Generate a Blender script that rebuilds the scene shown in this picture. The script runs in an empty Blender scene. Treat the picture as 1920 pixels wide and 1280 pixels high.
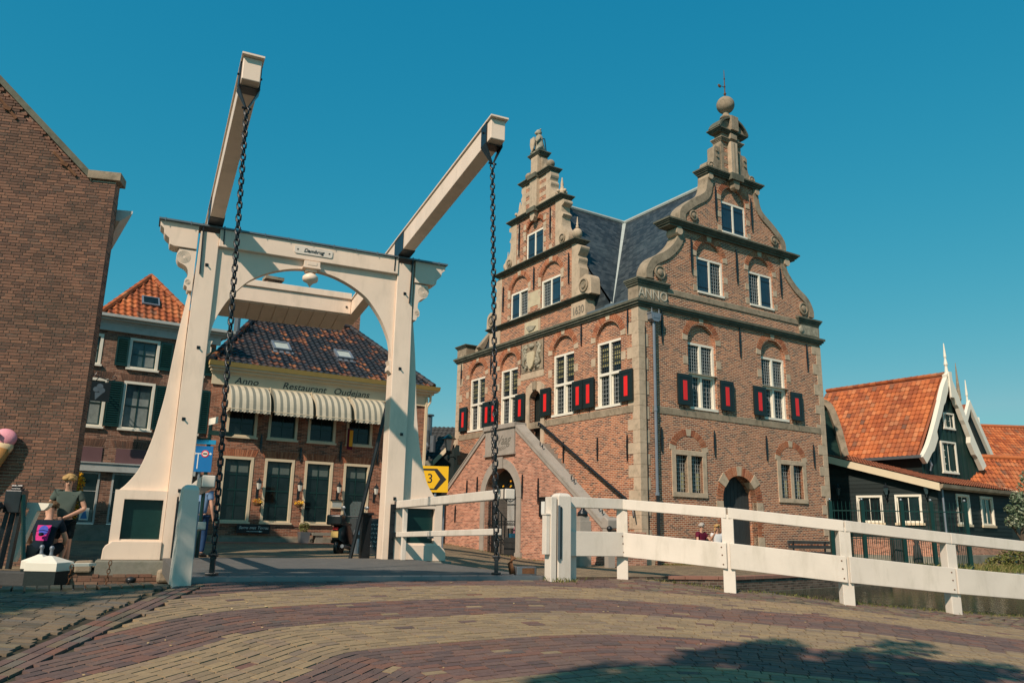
import bpy, bmesh, math, random
import numpy as np
from mathutils import Vector, Matrix
from mathutils.geometry import tessellate_polygon
rad=math.radians; pi=math.pi
rnd=random.Random(7)
SC=bpy.context.scene
COL=SC.collection
# ---------------------------------------------------------------- camera
cam_d=bpy.data.cameras.new('camera'); cam=bpy.data.objects.new('camera',cam_d); COL.objects.link(cam)
CAMH=1.0
cam.location=(0,0,CAMH)
cam.matrix_world=Matrix.Translation((0,0,CAMH))@Matrix.Rotation(rad(90+13.344),4,'X')@Matrix.Rotation(rad(1.222),4,'Z')
cam_d.sensor_width=36; cam_d.lens=36*1494.6/1920
cam_d.clip_start=.05; cam_d.clip_end=3000
SC.camera=cam
SC.render.resolution_x=1024; SC.render.resolution_y=682
# ---------------------------------------------------------------- sky and sun
SUN_AZ=240.0; SUN_EL=40.0
w=bpy.data.worlds.new('World'); SC.world=w; w.use_nodes=True
nt=w.node_tree; nt.nodes.clear()
out=nt.nodes.new('ShaderNodeOutputWorld'); bg=nt.nodes.new('ShaderNodeBackground')
sky=nt.nodes.new('ShaderNodeTexSky'); sky.sky_type='NISHITA'; sky.sun_disc=False
sky.sun_elevation=rad(SUN_EL); sky.sun_rotation=rad(90-SUN_AZ)
sky.air_density=1.0; sky.dust_density=0.6; sky.ozone_density=2.0; sky.altitude=0
# graded sky colour: each channel of the physical sky gets its own contrast, the same over the whole dome
sep=nt.nodes.new('ShaderNodeSeparateColor'); com=nt.nodes.new('ShaderNodeCombineColor'); nt.links.new(sky.outputs[0],sep.inputs[0])
for ch,(k,g,mx) in enumerate(((1.97,2.0,.22),(.765,.60,.61),(.665,.36,.70))):
    m1=nt.nodes.new('ShaderNodeMath'); m1.operation='MULTIPLY'; m1.inputs[1].default_value=.085; nt.links.new(sep.outputs[ch],m1.inputs[0])
    m2=nt.nodes.new('ShaderNodeMath'); m2.operation='POWER'; m2.inputs[1].default_value=g; nt.links.new(m1.outputs[0],m2.inputs[0])
    m3=nt.nodes.new('ShaderNodeMath'); m3.operation='MULTIPLY'; m3.inputs[1].default_value=k; nt.links.new(m2.outputs[0],m3.inputs[0])
    m4=nt.nodes.new('ShaderNodeMath'); m4.operation='MINIMUM'; m4.inputs[1].default_value=mx; nt.links.new(m3.outputs[0],m4.inputs[0])
    m5=nt.nodes.new('ShaderNodeMath'); m5.operation='MULTIPLY'; m5.inputs[1].default_value=10; nt.links.new(m4.outputs[0],m5.inputs[0]); nt.links.new(m5.outputs[0],com.inputs[ch])
nt.links.new(com.outputs[0],bg.inputs[0])
bg.inputs[1].default_value=0.10
nt.links.new(bg.outputs[0],out.inputs[0])
sun_d=bpy.data.lights.new('sun','SUN'); sun_d.energy=5.0; sun_d.angle=rad(.55); sun_d.color=(1,.82,.66)
sun=bpy.data.objects.new('sun',sun_d); COL.objects.link(sun)
sv=Vector((math.cos(rad(SUN_AZ))*math.cos(rad(SUN_EL)),math.sin(rad(SUN_AZ))*math.cos(rad(SUN_EL)),math.sin(rad(SUN_EL))))
sun.rotation_euler=sv.to_track_quat('Z','Y').to_euler()
SC.view_settings.view_transform='Standard'; SC.view_settings.look='None'
SC.view_settings.exposure=0.0; SC.view_settings.gamma=1; SC.view_settings.use_curve_mapping=False
# ---------------------------------------------------------------- materials
def newmat(name):
    m=bpy.data.materials.new(name); m.use_nodes=True; nt=m.node_tree; nt.nodes.clear()
    o=nt.nodes.new('ShaderNodeOutputMaterial'); p=nt.nodes.new('ShaderNodeBsdfPrincipled')
    nt.links.new(p.outputs[0],o.inputs[0]); return m,nt,p
def N(nt,t,**k):
    n=nt.nodes.new('ShaderNode'+t)
    for a,b in k.items(): setattr(n,a,b)
    return n
def noise(nt,vec,scale,detail=4,rough=.6):
    n=N(nt,'TexNoise'); n.inputs['Scale'].default_value=scale; n.inputs['Detail'].default_value=detail; n.inputs['Roughness'].default_value=rough
    if vec is not None: nt.links.new(vec,n.inputs['Vector'])
    return n
def ramp(nt,fac,stops):
    r=N(nt,'ValToRGB'); e=r.color_ramp.elements
    while len(e)<len(stops): e.new(.5)
    for i,(p,c) in enumerate(stops): e[i].position=p; e[i].color=(*c,1)
    nt.links.new(fac,r.inputs[0]); return r
def mixc(nt,a,b,fac,mode='MIX'):
    m=N(nt,'Mix',data_type='RGBA',blend_type=mode)
    for v,i in ((a,6),(b,7)):
        if isinstance(v,tuple): m.inputs[i].default_value=(*v[:3],1)
        else: nt.links.new(v,m.inputs[i])
    if isinstance(fac,(int,float)): m.inputs[0].default_value=fac
    else: nt.links.new(fac,m.inputs[0])
    return m.outputs[2]
def math_(nt,op,a,b=None):
    m=N(nt,'Math',operation=op)
    for v,i in ((a,0),(b,1)):
        if v is None: continue
        if isinstance(v,(int,float)): m.inputs[i].default_value=v
        else: nt.links.new(v,m.inputs[i])
    return m.outputs[0]
def bump(nt,p,h,strength=.3,dist=.01):
    b=N(nt,'Bump'); b.inputs['Strength'].default_value=strength; b.inputs['Distance'].default_value=dist
    nt.links.new(h,b.inputs['Height']); nt.links.new(b.outputs[0],p.inputs['Normal'])
def plain(name,col,rough=.6,var=.18,scale=3.,spec=.3,metal=0,bmp=.15,bscale=40,stain=None,streak=False):
    """painted / stone / metal surface with soft colour variation, fine relief and optional stains"""
    m,nt,p=newmat(name); tc=N(nt,'TexCoord'); v=tc.outputs['Object']
    n=noise(nt,v,scale,6)
    lo=tuple(c*(1-var) for c in col); hi=tuple(min(1,c*(1+var*.7)) for c in col)
    r=ramp(nt,n.outputs[0],[(.3,lo),(.7,hi)]); c=r.outputs[0]
    if stain:
        mp=N(nt,'Mapping'); nt.links.new(v,mp.inputs[0]); mp.inputs['Scale'].default_value=(1,1,.25) if streak else (1,1,1)
        n2=noise(nt,mp.outputs[0],scale*1.7,8,.7); f=ramp(nt,n2.outputs[0],[(.5,(0,0,0)),(.72,(1,1,1))])
        c=mixc(nt,c,stain[:3],math_(nt,'MULTIPLY',f.outputs[0],stain[3]))
    nt.links.new(c,p.inputs['Base Color'])
    p.inputs['Roughness'].default_value=rough; p.inputs['Metallic'].default_value=metal
    p.inputs['Specular IOR Level'].default_value=spec
    nb=noise(nt,v,bscale,5); bump(nt,p,nb.outputs[0],bmp,.01)
    return m
def brickmat(name,c1,c2,c3,mort,bw=.21,bh=.065,ms=.010,rough=.85,dirt=(.05,.05,.045,.35),spots=.5,vecscale=None,off=.5):
    """brick wall on metre UVs"""
    m,nt,p=newmat(name); tc=N(nt,'TexCoord'); v=tc.outputs['UV']
    wob=noise(nt,v,1.3,3); 
    b=N(nt,'TexBrick',offset=off); b.inputs['Scale'].default_value=1
    b.inputs['Brick Width'].default_value=bw; b.inputs['Row Height'].default_value=bh; b.inputs['Mortar Size'].default_value=ms*.5
    b.inputs['Mortar Smooth'].default_value=.15; b.inputs['Bias'].default_value=0
    b.inputs['Color1'].default_value=(0,0,0,1); b.inputs['Color2'].default_value=(1,1,1,1); b.inputs['Mortar'].default_value=(.5,.5,.5,1)
    nt.links.new(v,b.inputs['Vector'])
    r=ramp(nt,b.outputs['Color'],[(.0,c3),(.35,c1),(.7,c2),(1.,tuple(x*1.25 for x in c2))])
    n=noise(nt,v,.7,5,.65); f=ramp(nt,n.outputs[0],[(.35,(0,0,0)),(.75,(1,1,1))])
    c=mixc(nt,r.outputs[0],c3,math_(nt,'MULTIPLY',f.outputs[0],spots))
    n3=noise(nt,v,30,4); c=mixc(nt,c,n3.outputs[0],.25,'OVERLAY')
    n4=noise(nt,v,1.6,6,.7); f4=ramp(nt,n4.outputs[0],[(.3,(.62,.62,.64)),(.5,(1,1,1)),(.72,(1.25,1.15,1.05))]); c=mixc(nt,c,f4.outputs[0],.8,'MULTIPLY')
    c=mixc(nt,c,mort,b.outputs['Fac'])
    n2=noise(nt,v,.35,7,.7); f2=ramp(nt,n2.outputs[0],[(.5,(0,0,0)),(.8,(1,1,1))])
    c=mixc(nt,c,dirt[:3],math_(nt,'MULTIPLY',f2.outputs[0],dirt[3]))
    nt.links.new(c,p.inputs['Base Color']); p.inputs['Roughness'].default_value=rough; p.inputs['Specular IOR Level'].default_value=.2
    inv=math_(nt,'SUBTRACT',1,b.outputs['Fac']); h=math_(nt,'ADD',inv,math_(nt,'MULTIPLY',n3.outputs[0],.3)); bump(nt,p,h,.5,.008)
    return m
def piecemat(name,stops,rough=.85,dirt=None,scale=25,bmp=.3):
    """material for separately built bricks, tiles and boards: each piece takes its own colour"""
    m,nt,p=newmat(name); g=N(nt,'NewGeometry'); oi=N(nt,'ObjectInfo'); tc=N(nt,'TexCoord')
    f=math_(nt,'FRACT',math_(nt,'ADD',g.outputs['Random Per Island'],oi.outputs['Random']))
    r=ramp(nt,f,stops); r.color_ramp.interpolation='LINEAR'; c=r.outputs[0]
    n=noise(nt,g.outputs['Position'],scale,5); c=mixc(nt,c,n.outputs[0],.35,'OVERLAY')
    if dirt:
        n2=noise(nt,g.outputs['Position'],.8,7,.7); f2=ramp(nt,n2.outputs[0],[(.45,(0,0,0)),(.75,(1,1,1))])
        c=mixc(nt,c,dirt[:3],math_(nt,'MULTIPLY',f2.outputs[0],dirt[3]))
    nt.links.new(c,p.inputs['Base Color']); p.inputs['Roughness'].default_value=rough; p.inputs['Specular IOR Level'].default_value=.25
    bump(nt,p,n.outputs[0],bmp,.006); return m
def glassmat(name,col=(.012,.016,.018),rough=.06,wav=.02,spec=.45):
    m,nt,p=newmat(name); tc=N(nt,'TexCoord'); n=noise(nt,tc.outputs['Object'],2.2,2)
    r=ramp(nt,n.outputs[0],[(.35,col),(.7,tuple(c*2.2 for c in col))]); nt.links.new(r.outputs[0],p.inputs['Base Color'])
    p.inputs['Roughness'].default_value=rough; p.inputs['Specular IOR Level'].default_value=spec; bump(nt,p,n.outputs[0],wav,.05); return m
M={}
M['cream']=plain('white_paint_portal',(.80,.64,.51),.42,.06,1.5,.35,bmp=.05,bscale=60,stain=(.40,.34,.26,.4),streak=True)
M['white']=plain('white_paint_fence',(.68,.61,.53),.5,.07,2.2,.3,bmp=.12,bscale=35,stain=(.38,.34,.26,.42),streak=True)
M['trim']=plain('white_window_paint',(.76,.71,.60),.5,.05,3,.3,bmp=.05)
M['yellowtrim']=plain('cream_yellow_paint',(.64,.53,.37),.5,.06,2,.3,bmp=.05)
M['gold']=plain('ochre_gutter_paint',(.50,.35,.12),.5,.06,2,.3,bmp=.05)
M['greygutter']=plain('grey_white_paint',(.42,.44,.42),.5,.08,2,.3,bmp=.05,stain=(.16,.17,.16,.4))
M['stone']=plain('sandstone',(.50,.385,.275),.85,.16,2.2,.2,bmp=.5,bscale=18,stain=(.17,.15,.105,.6))
M['stone2']=plain('weathered_sandstone',(.31,.245,.175),.88,.28,2.6,.2,bmp=.6,bscale=16,stain=(.070,.068,.045,.75))
M['cornice']=plain('lichened_cornice_stone',(.125,.125,.095),.9,.3,3,.2,bmp=.5,bscale=20,stain=(.05,.055,.035,.6))
M['bluestone']=plain('grey_bluestone',(.33,.29,.25),.75,.12,2,.25,bmp=.2,stain=(.16,.16,.14,.4))
M['iron']=plain('black_painted_iron',(.016,.020,.024),.35,.3,6,.5,metal=.2,bmp=.2,bscale=60)
M['lead']=plain('lead_sheet',(.17,.20,.22),.4,.15,4,.5,metal=.5,bmp=.1)
M['green']=plain('dark_green_paint',(.006,.030,.026),.32,.15,2,.45,bmp=.06,stain=(.01,.045,.04,.5))
M['darkgreen']=plain('black_green_paint',(.012,.020,.020),.4,.15,3,.4,bmp=.06)
M['teal']=plain('blue_green_shutter_paint',(.013,.045,.075),.45,.15,3,.4,bmp=.06)
M['red']=plain('bright_red_paint',(.75,.022,.02),.4,.05,3,.4,bmp=.02)
M['grass']=piecemat('weed_leaf',[(0,(.06,.085,.02)),(.5,(.12,.13,.035)),(1,(.22,.18,.07))],.7)
M['leaf']=piecemat('tree_leaf',[(0,(.02,.045,.012)),(.5,(.035,.075,.02)),(1,(.07,.11,.03))],.6)
M['silverleaf']=piecemat('silver_leaf',[(0,(.05,.09,.045)),(.5,(.12,.16,.09)),(1,(.32,.34,.24))],.6)
M['bark']=plain('bark',(.09,.07,.05),.9,.3,6,.2,bmp=.6,bscale=14)
M['townbrick']=brickmat('town_hall_brick',(.29,.088,.043),(.41,.148,.070),(.095,.044,.034),(.66,.53,.39),.19,.0625,.0135,spots=.35,dirt=(.14,.085,.05,.25))
M['stairbrick']=brickmat('stair_wall_brick',(.38,.15,.095),(.46,.21,.14),(.20,.09,.065),(.60,.48,.37),.19,.055,.010,spots=.2,dirt=(.22,.15,.10,.25))
M['restbrick']=brickmat('restaurant_brick',(.25,.088,.050),(.34,.135,.08),(.10,.048,.038),(.42,.33,.24),.21,.058,.008,spots=.4)
M['midbrick']=brickmat('brown_house_brick',(.20,.095,.065),(.27,.135,.09),(.10,.055,.043),(.36,.29,.22),.21,.06,.008,spots=.3)
M['mortar']=plain('pale_mortar',(.60,.50,.39),.95,.2,3,.1,bmp=.3)
M['darkmortar']=plain('dark_joint_sand',(.060,.052,.040),.95,.35,3,.1,bmp=.5,stain=(.08,.10,.03,.35))
M['leftbrick']=piecemat('left_gable_brick',[(0,(.10,.058,.045)),(.3,(.155,.082,.057)),(.6,(.19,.098,.067)),(.85,(.235,.120,.078)),(1,(.125,.080,.062))],.85,(.050,.040,.030,.6))
M['voussoir']=piecemat('arch_brick',[(0,(.26,.085,.045)),(.5,(.38,.14,.07)),(1,(.46,.20,.11))],.85)
M['pavered']=piecemat('purple_clinker',[(0,(.100,.070,.066)),(.3,(.140,.086,.076)),(.6,(.165,.105,.088)),(.88,(.19,.090,.065)),(1,(.120,.092,.086))],.82,(.13,.105,.08,.5))
M['paveyel']=piecemat('yellow_clinker',[(0,(.22,.160,.10)),(.35,(.265,.190,.115)),(.7,(.31,.22,.125)),(.9,(.255,.18,.12)),(1,(.20,.15,.11))],.82,(.20,.145,.10,.5))
M['paveold']=piecemat('old_brown_clinker',[(0,(.10,.085,.065)),(.3,(.17,.125,.085)),(.6,(.21,.15,.095)),(.9,(.13,.115,.10)),(1,(.27,.20,.11))],.8,(.10,.09,.06,.4))
M['plaza']=brickmat('plaza_clinker',(.22,.155,.095),(.29,.21,.125),(.14,.105,.075),(.10,.085,.06),.21,.07,.010,spots=.3)
M['redpave']=plain('red_pavement',(.30,.15,.11),.85,.18,1.2,.2,bmp=.3)
M['asphalt']=plain('grey_deck_surface',(.125,.12,.112),.85,.14,2.5,.25,bmp=.5,bscale=120,stain=(.06,.065,.065,.4))
M['quaybrick']=brickmat('old_quay_brick',(.13,.075,.055),(.19,.12,.09),(.07,.055,.045),(.20,.18,.14),.21,.062,.012,spots=.5,dirt=(.035,.045,.025,.6))
M['quaypiece']=piecemat('loose_quay_brick',[(0,(.13,.075,.05)),(.5,(.21,.11,.075)),(1,(.27,.17,.12))],.9,(.08,.08,.05,.5))
M['slate']=brickmat('slate_roof',(.030,.040,.048),(.050,.062,.070),(.020,.028,.034),(.016,.02,.024),.22,.16,.012,rough=.5,dirt=(.10,.13,.14,.55),spots=.5)
M['tiledark']=piecemat('glazed_dark_pantile',[(0,(.018,.022,.028)),(.5,(.032,.035,.042)),(.78,(.055,.042,.040)),(.92,(.15,.060,.035)),(1,(.27,.11,.05))],.5,(.035,.035,.03,.35))
M['tilered']=piecemat('orange_pantile',[(0,(.26,.065,.025)),(.4,(.40,.105,.035)),(.8,(.50,.15,.05)),(.92,(.52,.19,.08)),(1,(.16,.07,.045))],.75,(.13,.07,.045,.65))
M['tileshed']=piecemat('brown_orange_pantile',[(0,(.20,.06,.03)),(.5,(.28,.09,.045)),(1,(.33,.12,.06))],.8,(.13,.07,.045,.5))
M['glass']=glassmat('dark_window_glass',(.006,.010,.011),.05,.02,.35)
M['glassblue']=glassmat('sky_window_glass',(.03,.05,.055),.08)
M['net']=plain('grey_net_curtain',(.20,.23,.22),.8,.2,6,.2)
M['curtain']=plain('white_net_curtain',(.36,.40,.38),.8,.12,6,.2)
M['wood']=plain('grey_weathered_wood',(.055,.056,.055),.8,.25,3,.25,bmp=.5,bscale=25)
M['gatewood']=plain('old_door_boards',(.032,.040,.042),.7,.2,4,.3,bmp=.3,stain=(.06,.07,.07,.4),streak=True)
M['boardgreen']=piecemat('dark_green_boards',[(0,(.007,.022,.018)),(.5,(.010,.030,.025)),(1,(.014,.040,.033))],.5)
M['boardblack']=piecemat('tarred_boards',[(0,(.008,.014,.014)),(.5,(.012,.021,.021)),(1,(.018,.028,.028))],.55)
M['steel']=plain('grey_steel',(.20,.22,.24),.35,.12,4,.5,metal=.6,bmp=.05)
M['zinc']=plain('zinc_pipe',(.20,.23,.27),.45,.1,4,.5,metal=.3,bmp=.05)
M['rust']=plain('rusty_iron',(.15,.07,.035),.85,.35,9,.2,bmp=.5,stain=(.05,.04,.035,.5))
M['blue']=plain('blue_sign_enamel',(.012,.16,.42),.3,.04,2,.5,bmp=.01)
M['blue2']=plain('pale_blue_sign_enamel',(.015,.27,.50),.3,.04,2,.5,bmp=.01)
M['yellow']=plain('yellow_sign_enamel',(.80,.45,.012),.35,.04,2,.4,bmp=.01)
M['flower']=piecemat('orange_flower',[(0,(.70,.25,.01)),(.5,(.85,.42,.02)),(1,(.75,.55,.05))],.6)
M['skin']=plain('skin',(.52,.29,.20),.55,.06,8,.3,bmp=.05)
M['hairblond']=plain('blond_hair',(.42,.26,.10),.6,.25,30,.3,bmp=.6,bscale=60)
M['hairbrown']=plain('brown_hair',(.13,.075,.035),.6,.25,30,.3,bmp=.6,bscale=60)
M['hairgrey']=plain('grey_hair',(.38,.35,.32),.6,.2,30,.3,bmp=.6,bscale=60)
M['shirtgreen']=plain('grey_green_cotton',(.085,.11,.095),.9,.1,5,.1,bmp=.3,bscale=9)
M['shirtnavy']=plain('navy_cotton',(.012,.022,.034),.9,.12,5,.1,bmp=.3,bscale=9)
M['shorts']=plain('dark_cotton',(.008,.016,.020),.9,.15,5,.1,bmp=.3,bscale=9)
M['maroon']=plain('maroon_cotton',(.11,.012,.03),.9,.12,5,.1,bmp=.3,bscale=9)
M['whitecotton']=plain('white_cotton',(.62,.62,.62),.9,.06,5,.1,bmp=.25,bscale=9)
M['lightblue']=plain('light_blue_cotton',(.16,.26,.42),.9,.08,5,.1,bmp=.3,bscale=9)
M['jeans']=plain('blue_denim',(.025,.06,.14),.9,.12,9,.1,bmp=.2)
M['pink']=plain('pink_print',(.60,.03,.22),.7,.1,9,.2,bmp=.02)
M['print']=plain('blue_print',(.06,.09,.50),.7,.2,14,.2,bmp=.02)
M['shoe']=plain('black_leather',(.015,.015,.016),.5,.1,9,.4)
M['whiteshoe']=plain('white_leather',(.55,.54,.50),.5,.1,9,.3)
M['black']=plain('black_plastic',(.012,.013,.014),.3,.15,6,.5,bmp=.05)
M['paper']=plain('white_sheet',(.70,.70,.66),.6,.03,4,.3,bmp=.01)
M['lampglass']=plain('milk_lamp_glass',(.55,.55,.50),.2,.05,4,.5,bmp=.01)
M['cone']=plain('wafer_cone',(.50,.24,.08),.7,.15,8,.2,bmp=.3)
M['icepink']=plain('pink_ice_cream',(.72,.30,.36),.6,.1,8,.3,bmp=.3,bscale=12)
M['icecream']=plain('vanilla_ice_cream',(.66,.50,.30),.6,.1,8,.3,bmp=.3,bscale=12)
M['sandstonerelief']=plain('carved_pale_stone',(.33,.30,.23),.85,.35,5,.2,bmp=1.0,bscale=9,stain=(.10,.10,.075,.7))
M['goldstone']=plain('painted_pale_shield',(.52,.44,.30),.7,.12,4,.2,bmp=.2)
M['carve']=plain('carved_letters',(.44,.40,.32),.8,.1,5,.2,bmp=.1)
M['carvedark']=plain('incised_letters',(.17,.155,.13),.85,.1,5,.2,bmp=.1)
M['ink']=plain('black_sign_paint',(.02,.02,.022),.5,.05,5,.3,bmp=.01)
M['mauve']=plain('mauve_panel',(.14,.075,.08),.7,.08,2,.3,bmp=.1)
M['concrete']=plain('stained_concrete',(.24,.23,.19),.9,.2,2,.15,bmp=.4,stain=(.10,.11,.075,.5))
M['stainglass']=plain('yellow_leaded_pane',(.30,.27,.12),.25,.35,14,.5,bmp=.1)
M['lattice']=plain('lead_came',(.34,.36,.35),.5,.15,5,.4,metal=.2,bmp=.05)
M['latticedark']=plain('dark_lead_came',(.03,.04,.05),.5,.15,5,.4,bmp=.05)
# striped awning cloth
def stripemat():
    m,nt,p=newmat('striped_awning_cloth'); tc=N(nt,'TexCoord'); s=N(nt,'SeparateXYZ'); nt.links.new(tc.outputs['Object'],s.inputs[0])
    f=math_(nt,'FRACT',math_(nt,'MULTIPLY',s.outputs[0],1/.25)); g=math_(nt,'GREATER_THAN',f,.56)
    n=noise(nt,tc.outputs['Object'],3,5); base=ramp(nt,n.outputs[0],[(.3,(.48,.43,.32)),(.7,(.58,.52,.40))])
    c=mixc(nt,base.outputs[0],(.19,.195,.16),g); nt.links.new(c,p.inputs['Base Color']); p.inputs['Roughness'].default_value=.85
    bump(nt,p,n.outputs[0],.3,.03); return m
M['awning']=stripemat()
# canal water
def watermat():
    m,nt,p=newmat('green_brown_canal_water'); g=N(nt,'NewGeometry'); n=noise(nt,g.outputs['Position'],3.5,4,.55)
    p.inputs['Base Color'].default_value=(.030,.036,.018,1); p.inputs['Roughness'].default_value=.07; p.inputs['Specular IOR Level'].default_value=.5
    p.inputs['IOR'].default_value=1.33; bump(nt,p,n.outputs[0],.22,.06); return m
M['water']=watermat()
def clearmat():
    m,nt,p=newmat('clear_plastic'); p.inputs['Base Color'].default_value=(.25,.30,.30,1); p.inputs['Roughness'].default_value=.1; p.inputs['Alpha'].default_value=.28; return m
M['clear']=clearmat()
# ---------------------------------------------------------------- mesh helpers
class MB:
    def __init__(s,T=None): s.v=[]; s.f=[]; s.T=T
    def add(s,vs,fs):
        k=len(s.v); T=s.T
        s.v+= [tuple(T(*p)) for p in vs] if T else [tuple(p) for p in vs]
        s.f+= [tuple(i+k for i in f) for f in fs]; return s
    def box(s,x0,x1,y0,y1,z0,z1):
        s.add([(x,y,z) for z in (z0,z1) for y in (y0,y1) for x in (x0,x1)],[(0,2,3,1),(4,5,7,6),(0,1,5,4),(2,6,7,3),(0,4,6,2),(1,3,7,5)]); return s
    def prism(s,pts,y0,y1,closed=True):
        """outline in (x,z) run from y0 to y1"""
        n=len(pts); vs=[(x,y0,z) for x,z in pts]+[(x,y1,z) for x,z in pts]
        tri=tessellate_polygon([[Vector((x,z,0)) for x,z in pts]])
        fs=[tuple(t) for t in tri]+[tuple(n+i for i in reversed(t)) for t in tri]+[(i,(i+1)%n,n+(i+1)%n,n+i) for i in range(n)]
        return s.add(vs,fs)
    def loft(s,rings,caps=True,closed=True):
        n=len(rings[0]); vs=[p for r in rings for p in r]; fs=[]
        for k in range(len(rings)-1):
            for i in range(n if closed else n-1): fs.append((k*n+i,k*n+(i+1)%n,(k+1)*n+(i+1)%n,(k+1)*n+i))
        if caps: fs+= [tuple(range(n-1,-1,-1)),tuple((len(rings)-1)*n+i for i in range(n))]
        return s.add(vs,fs)
    def lathe(s,prof,cx,cy,n=14,sq=0):
        rings=[[(cx+r*math.cos(2*pi*(i+.5*sq)/n),cy+r*math.sin(2*pi*(i+.5*sq)/n),z) for i in range(n)] for r,z in prof]
        return s.loft(rings)
    def tube(s,pts,r,n=8,caps=True):
        pts=[Vector(p) for p in pts]; rings=[]; rr=r if isinstance(r,(list,tuple)) else [r]*len(pts)
        up=Vector((0,0,1))
        for k,p in enumerate(pts):
            d=(pts[min(k+1,len(pts)-1)]-pts[max(k-1,0)]).normalized()
            a=d.cross(up if abs(d.z)<.95 else Vector((1,0,0))).normalized(); b=d.cross(a)
            rings.append([tuple(p+a*rr[k]*math.cos(2*pi*i/n)+b*rr[k]*math.sin(2*pi*i/n)) for i in range(n)])
        return s.loft(rings,caps)
    def ball(s,c,r,n=12,m=8,sc=(1,1,1)):
        rings=[]
        for j in range(m+1):
            t=-pi/2+pi*j/m; q=max(math.cos(t),.02)
            rings.append([(c[0]+r*sc[0]*q*math.cos(2*pi*i/n),c[1]+r*sc[1]*q*math.sin(2*pi*i/n),c[2]+r*sc[2]*math.sin(t)) for i in range(n)])
        return s.loft(rings)
    def bar(s,p,q,w,h):
        """rectangular bar between two points"""
        p=Vector(p); q=Vector(q); d=(q-p).normalized(); a=d.cross(Vector((0,0,1)))
        a=(a.normalized() if a.length>1e-3 else Vector((1,0,0))); b=a.cross(d)
        c=[(-1,-1),(1,-1),(1,1),(-1,1)]
        return s.loft([[tuple(e+a*w*.5*i+b*h*.5*j) for i,j in c] for e in (p,q)])
    def wall(s,outer,holes,y0,y1,back=False):
        """face at y0 with holes through to y1; outline and holes in (x,z)"""
        loops=[outer]+holes; allp=[p for l in loops for p in l]
        tri=tessellate_polygon([[Vector((x,z,0)) for x,z in l] for l in loops])
        s.add([(x,y0,z) for x,z in allp],[tuple(t) for t in tri])
        if back: s.add([(x,y1,z) for x,z in allp],[tuple(t) for t in tri])
        for l in (loops if back else loops[1:]):
            n=len(l); s.add([(x,y0,z) for x,z in l]+[(x,y1,z) for x,z in l],[(i,(i+1)%n,n+(i+1)%n,n+i) for i in range(n)])
        return s
    def build(s,name,mat,parent=None,label=None,smooth=False,bev=0,recalc=False,kind=None,uv=True,auto=False):
        me=bpy.data.meshes.new(name); me.from_pydata(s.v,[],s.f)
        if recalc or smooth or bev:
            bm=bmesh.new(); bm.from_mesh(me)
            if smooth or bev: bmesh.ops.remove_doubles(bm,verts=bm.verts,dist=1e-5)
            bmesh.ops.recalc_face_normals(bm,faces=bm.faces); bm.to_mesh(me); bm.free()
        if uv: mkuv(me)
        me.materials.append(M[mat] if isinstance(mat,str) else mat)
        if smooth: me.polygons.foreach_set('use_smooth',[True]*len(me.polygons))
        o=bpy.data.objects.new(name,me); COL.objects.link(o)
        if parent: o.parent=parent
        if auto: me.set_sharp_from_angle(angle=rad(40))
        if bev:
            b=o.modifiers.new('bevel','BEVEL'); b.width=bev; b.segments=2; b.limit_method='ANGLE'
        if label: o['label']=label
        if kind: o['kind']=kind
        return o
def mkuv(me):
    nl=len(me.loops); npz=len(me.polygons)
    if not npz: return
    uvl=me.uv_layers.new(name='uv'); co=np.empty(len(me.vertices)*3,'f'); me.vertices.foreach_get('co',co); co=co.reshape(-1,3)
    vi=np.empty(nl,'i'); me.loops.foreach_get('vertex_index',vi)
    nr=np.empty(npz*3,'f'); me.polygons.foreach_get('normal',nr); nr=nr.reshape(-1,3)
    lt=np.empty(npz,'i'); me.polygons.foreach_get('loop_total',lt)
    n=np.repeat(nr,lt,0); p=co[vi]
    h=np.stack([-n[:,1],n[:,0]],1); L=np.linalg.norm(h,axis=1); flat=L<.3; L[L<1e-6]=1; h/=L[:,None]
    sgn=np.where(np.abs(h[:,0])>=np.abs(h[:,1]),np.sign(h[:,0]),np.sign(h[:,1])); h*=sgn[:,None]
    u=(p[:,:2]*h).sum(1); sl=np.sqrt(np.clip(1-n[:,2]**2,.05,1)); v=p[:,2]/sl
    u=np.where(flat,p[:,0],u); v=np.where(flat,p[:,1],v)
    uvl.data.foreach_set('uv',np.stack([u,v],1).astype('f').ravel())
def thing(name,label,cat,loc=(0,0,0),rz=0,group=None,kind=None):
    o=bpy.data.objects.new(name,None); COL.objects.link(o); o.location=loc; o.rotation_euler=(0,0,rz); o.empty_display_size=.2
    return tag(o,label,cat,group,kind)
def tag(o,label=None,cat=None,group=None,kind=None):
    if label: o['label']=label
    if cat: o['category']=cat
    if group: o['group']=group
    if kind: o['kind']=kind
    return o
def copy_tree(o,parent=None):
    c=o.copy(); COL.objects.link(c); c.parent=parent
    for ch in o.children: copy_tree(ch,c)
    return c
def text(s,size,mat,parent,loc,rot,name='lettering',depth=.004,shear=0,align='CENTER',sx=1,space=1):
    c=bpy.data.curves.new('t','FONT'); c.body=s; c.size=size; c.extrude=depth; c.shear=shear; c.align_x=align; c.align_y='CENTER'; c.space_character=space; c.resolution_u=3
    t=bpy.data.objects.new('t',c); COL.objects.link(t); dg=bpy.context.evaluated_depsgraph_get()
    me=bpy.data.meshes.new_from_object(t.evaluated_get(dg)); bpy.data.objects.remove(t)
    me.materials.clear(); me.materials.append(M[mat]); o=bpy.data.objects.new(name,me); COL.objects.link(o); o.parent=parent
    o.location=loc; o.rotation_euler=rot; o.scale=(sx,1,1); return o
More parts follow.
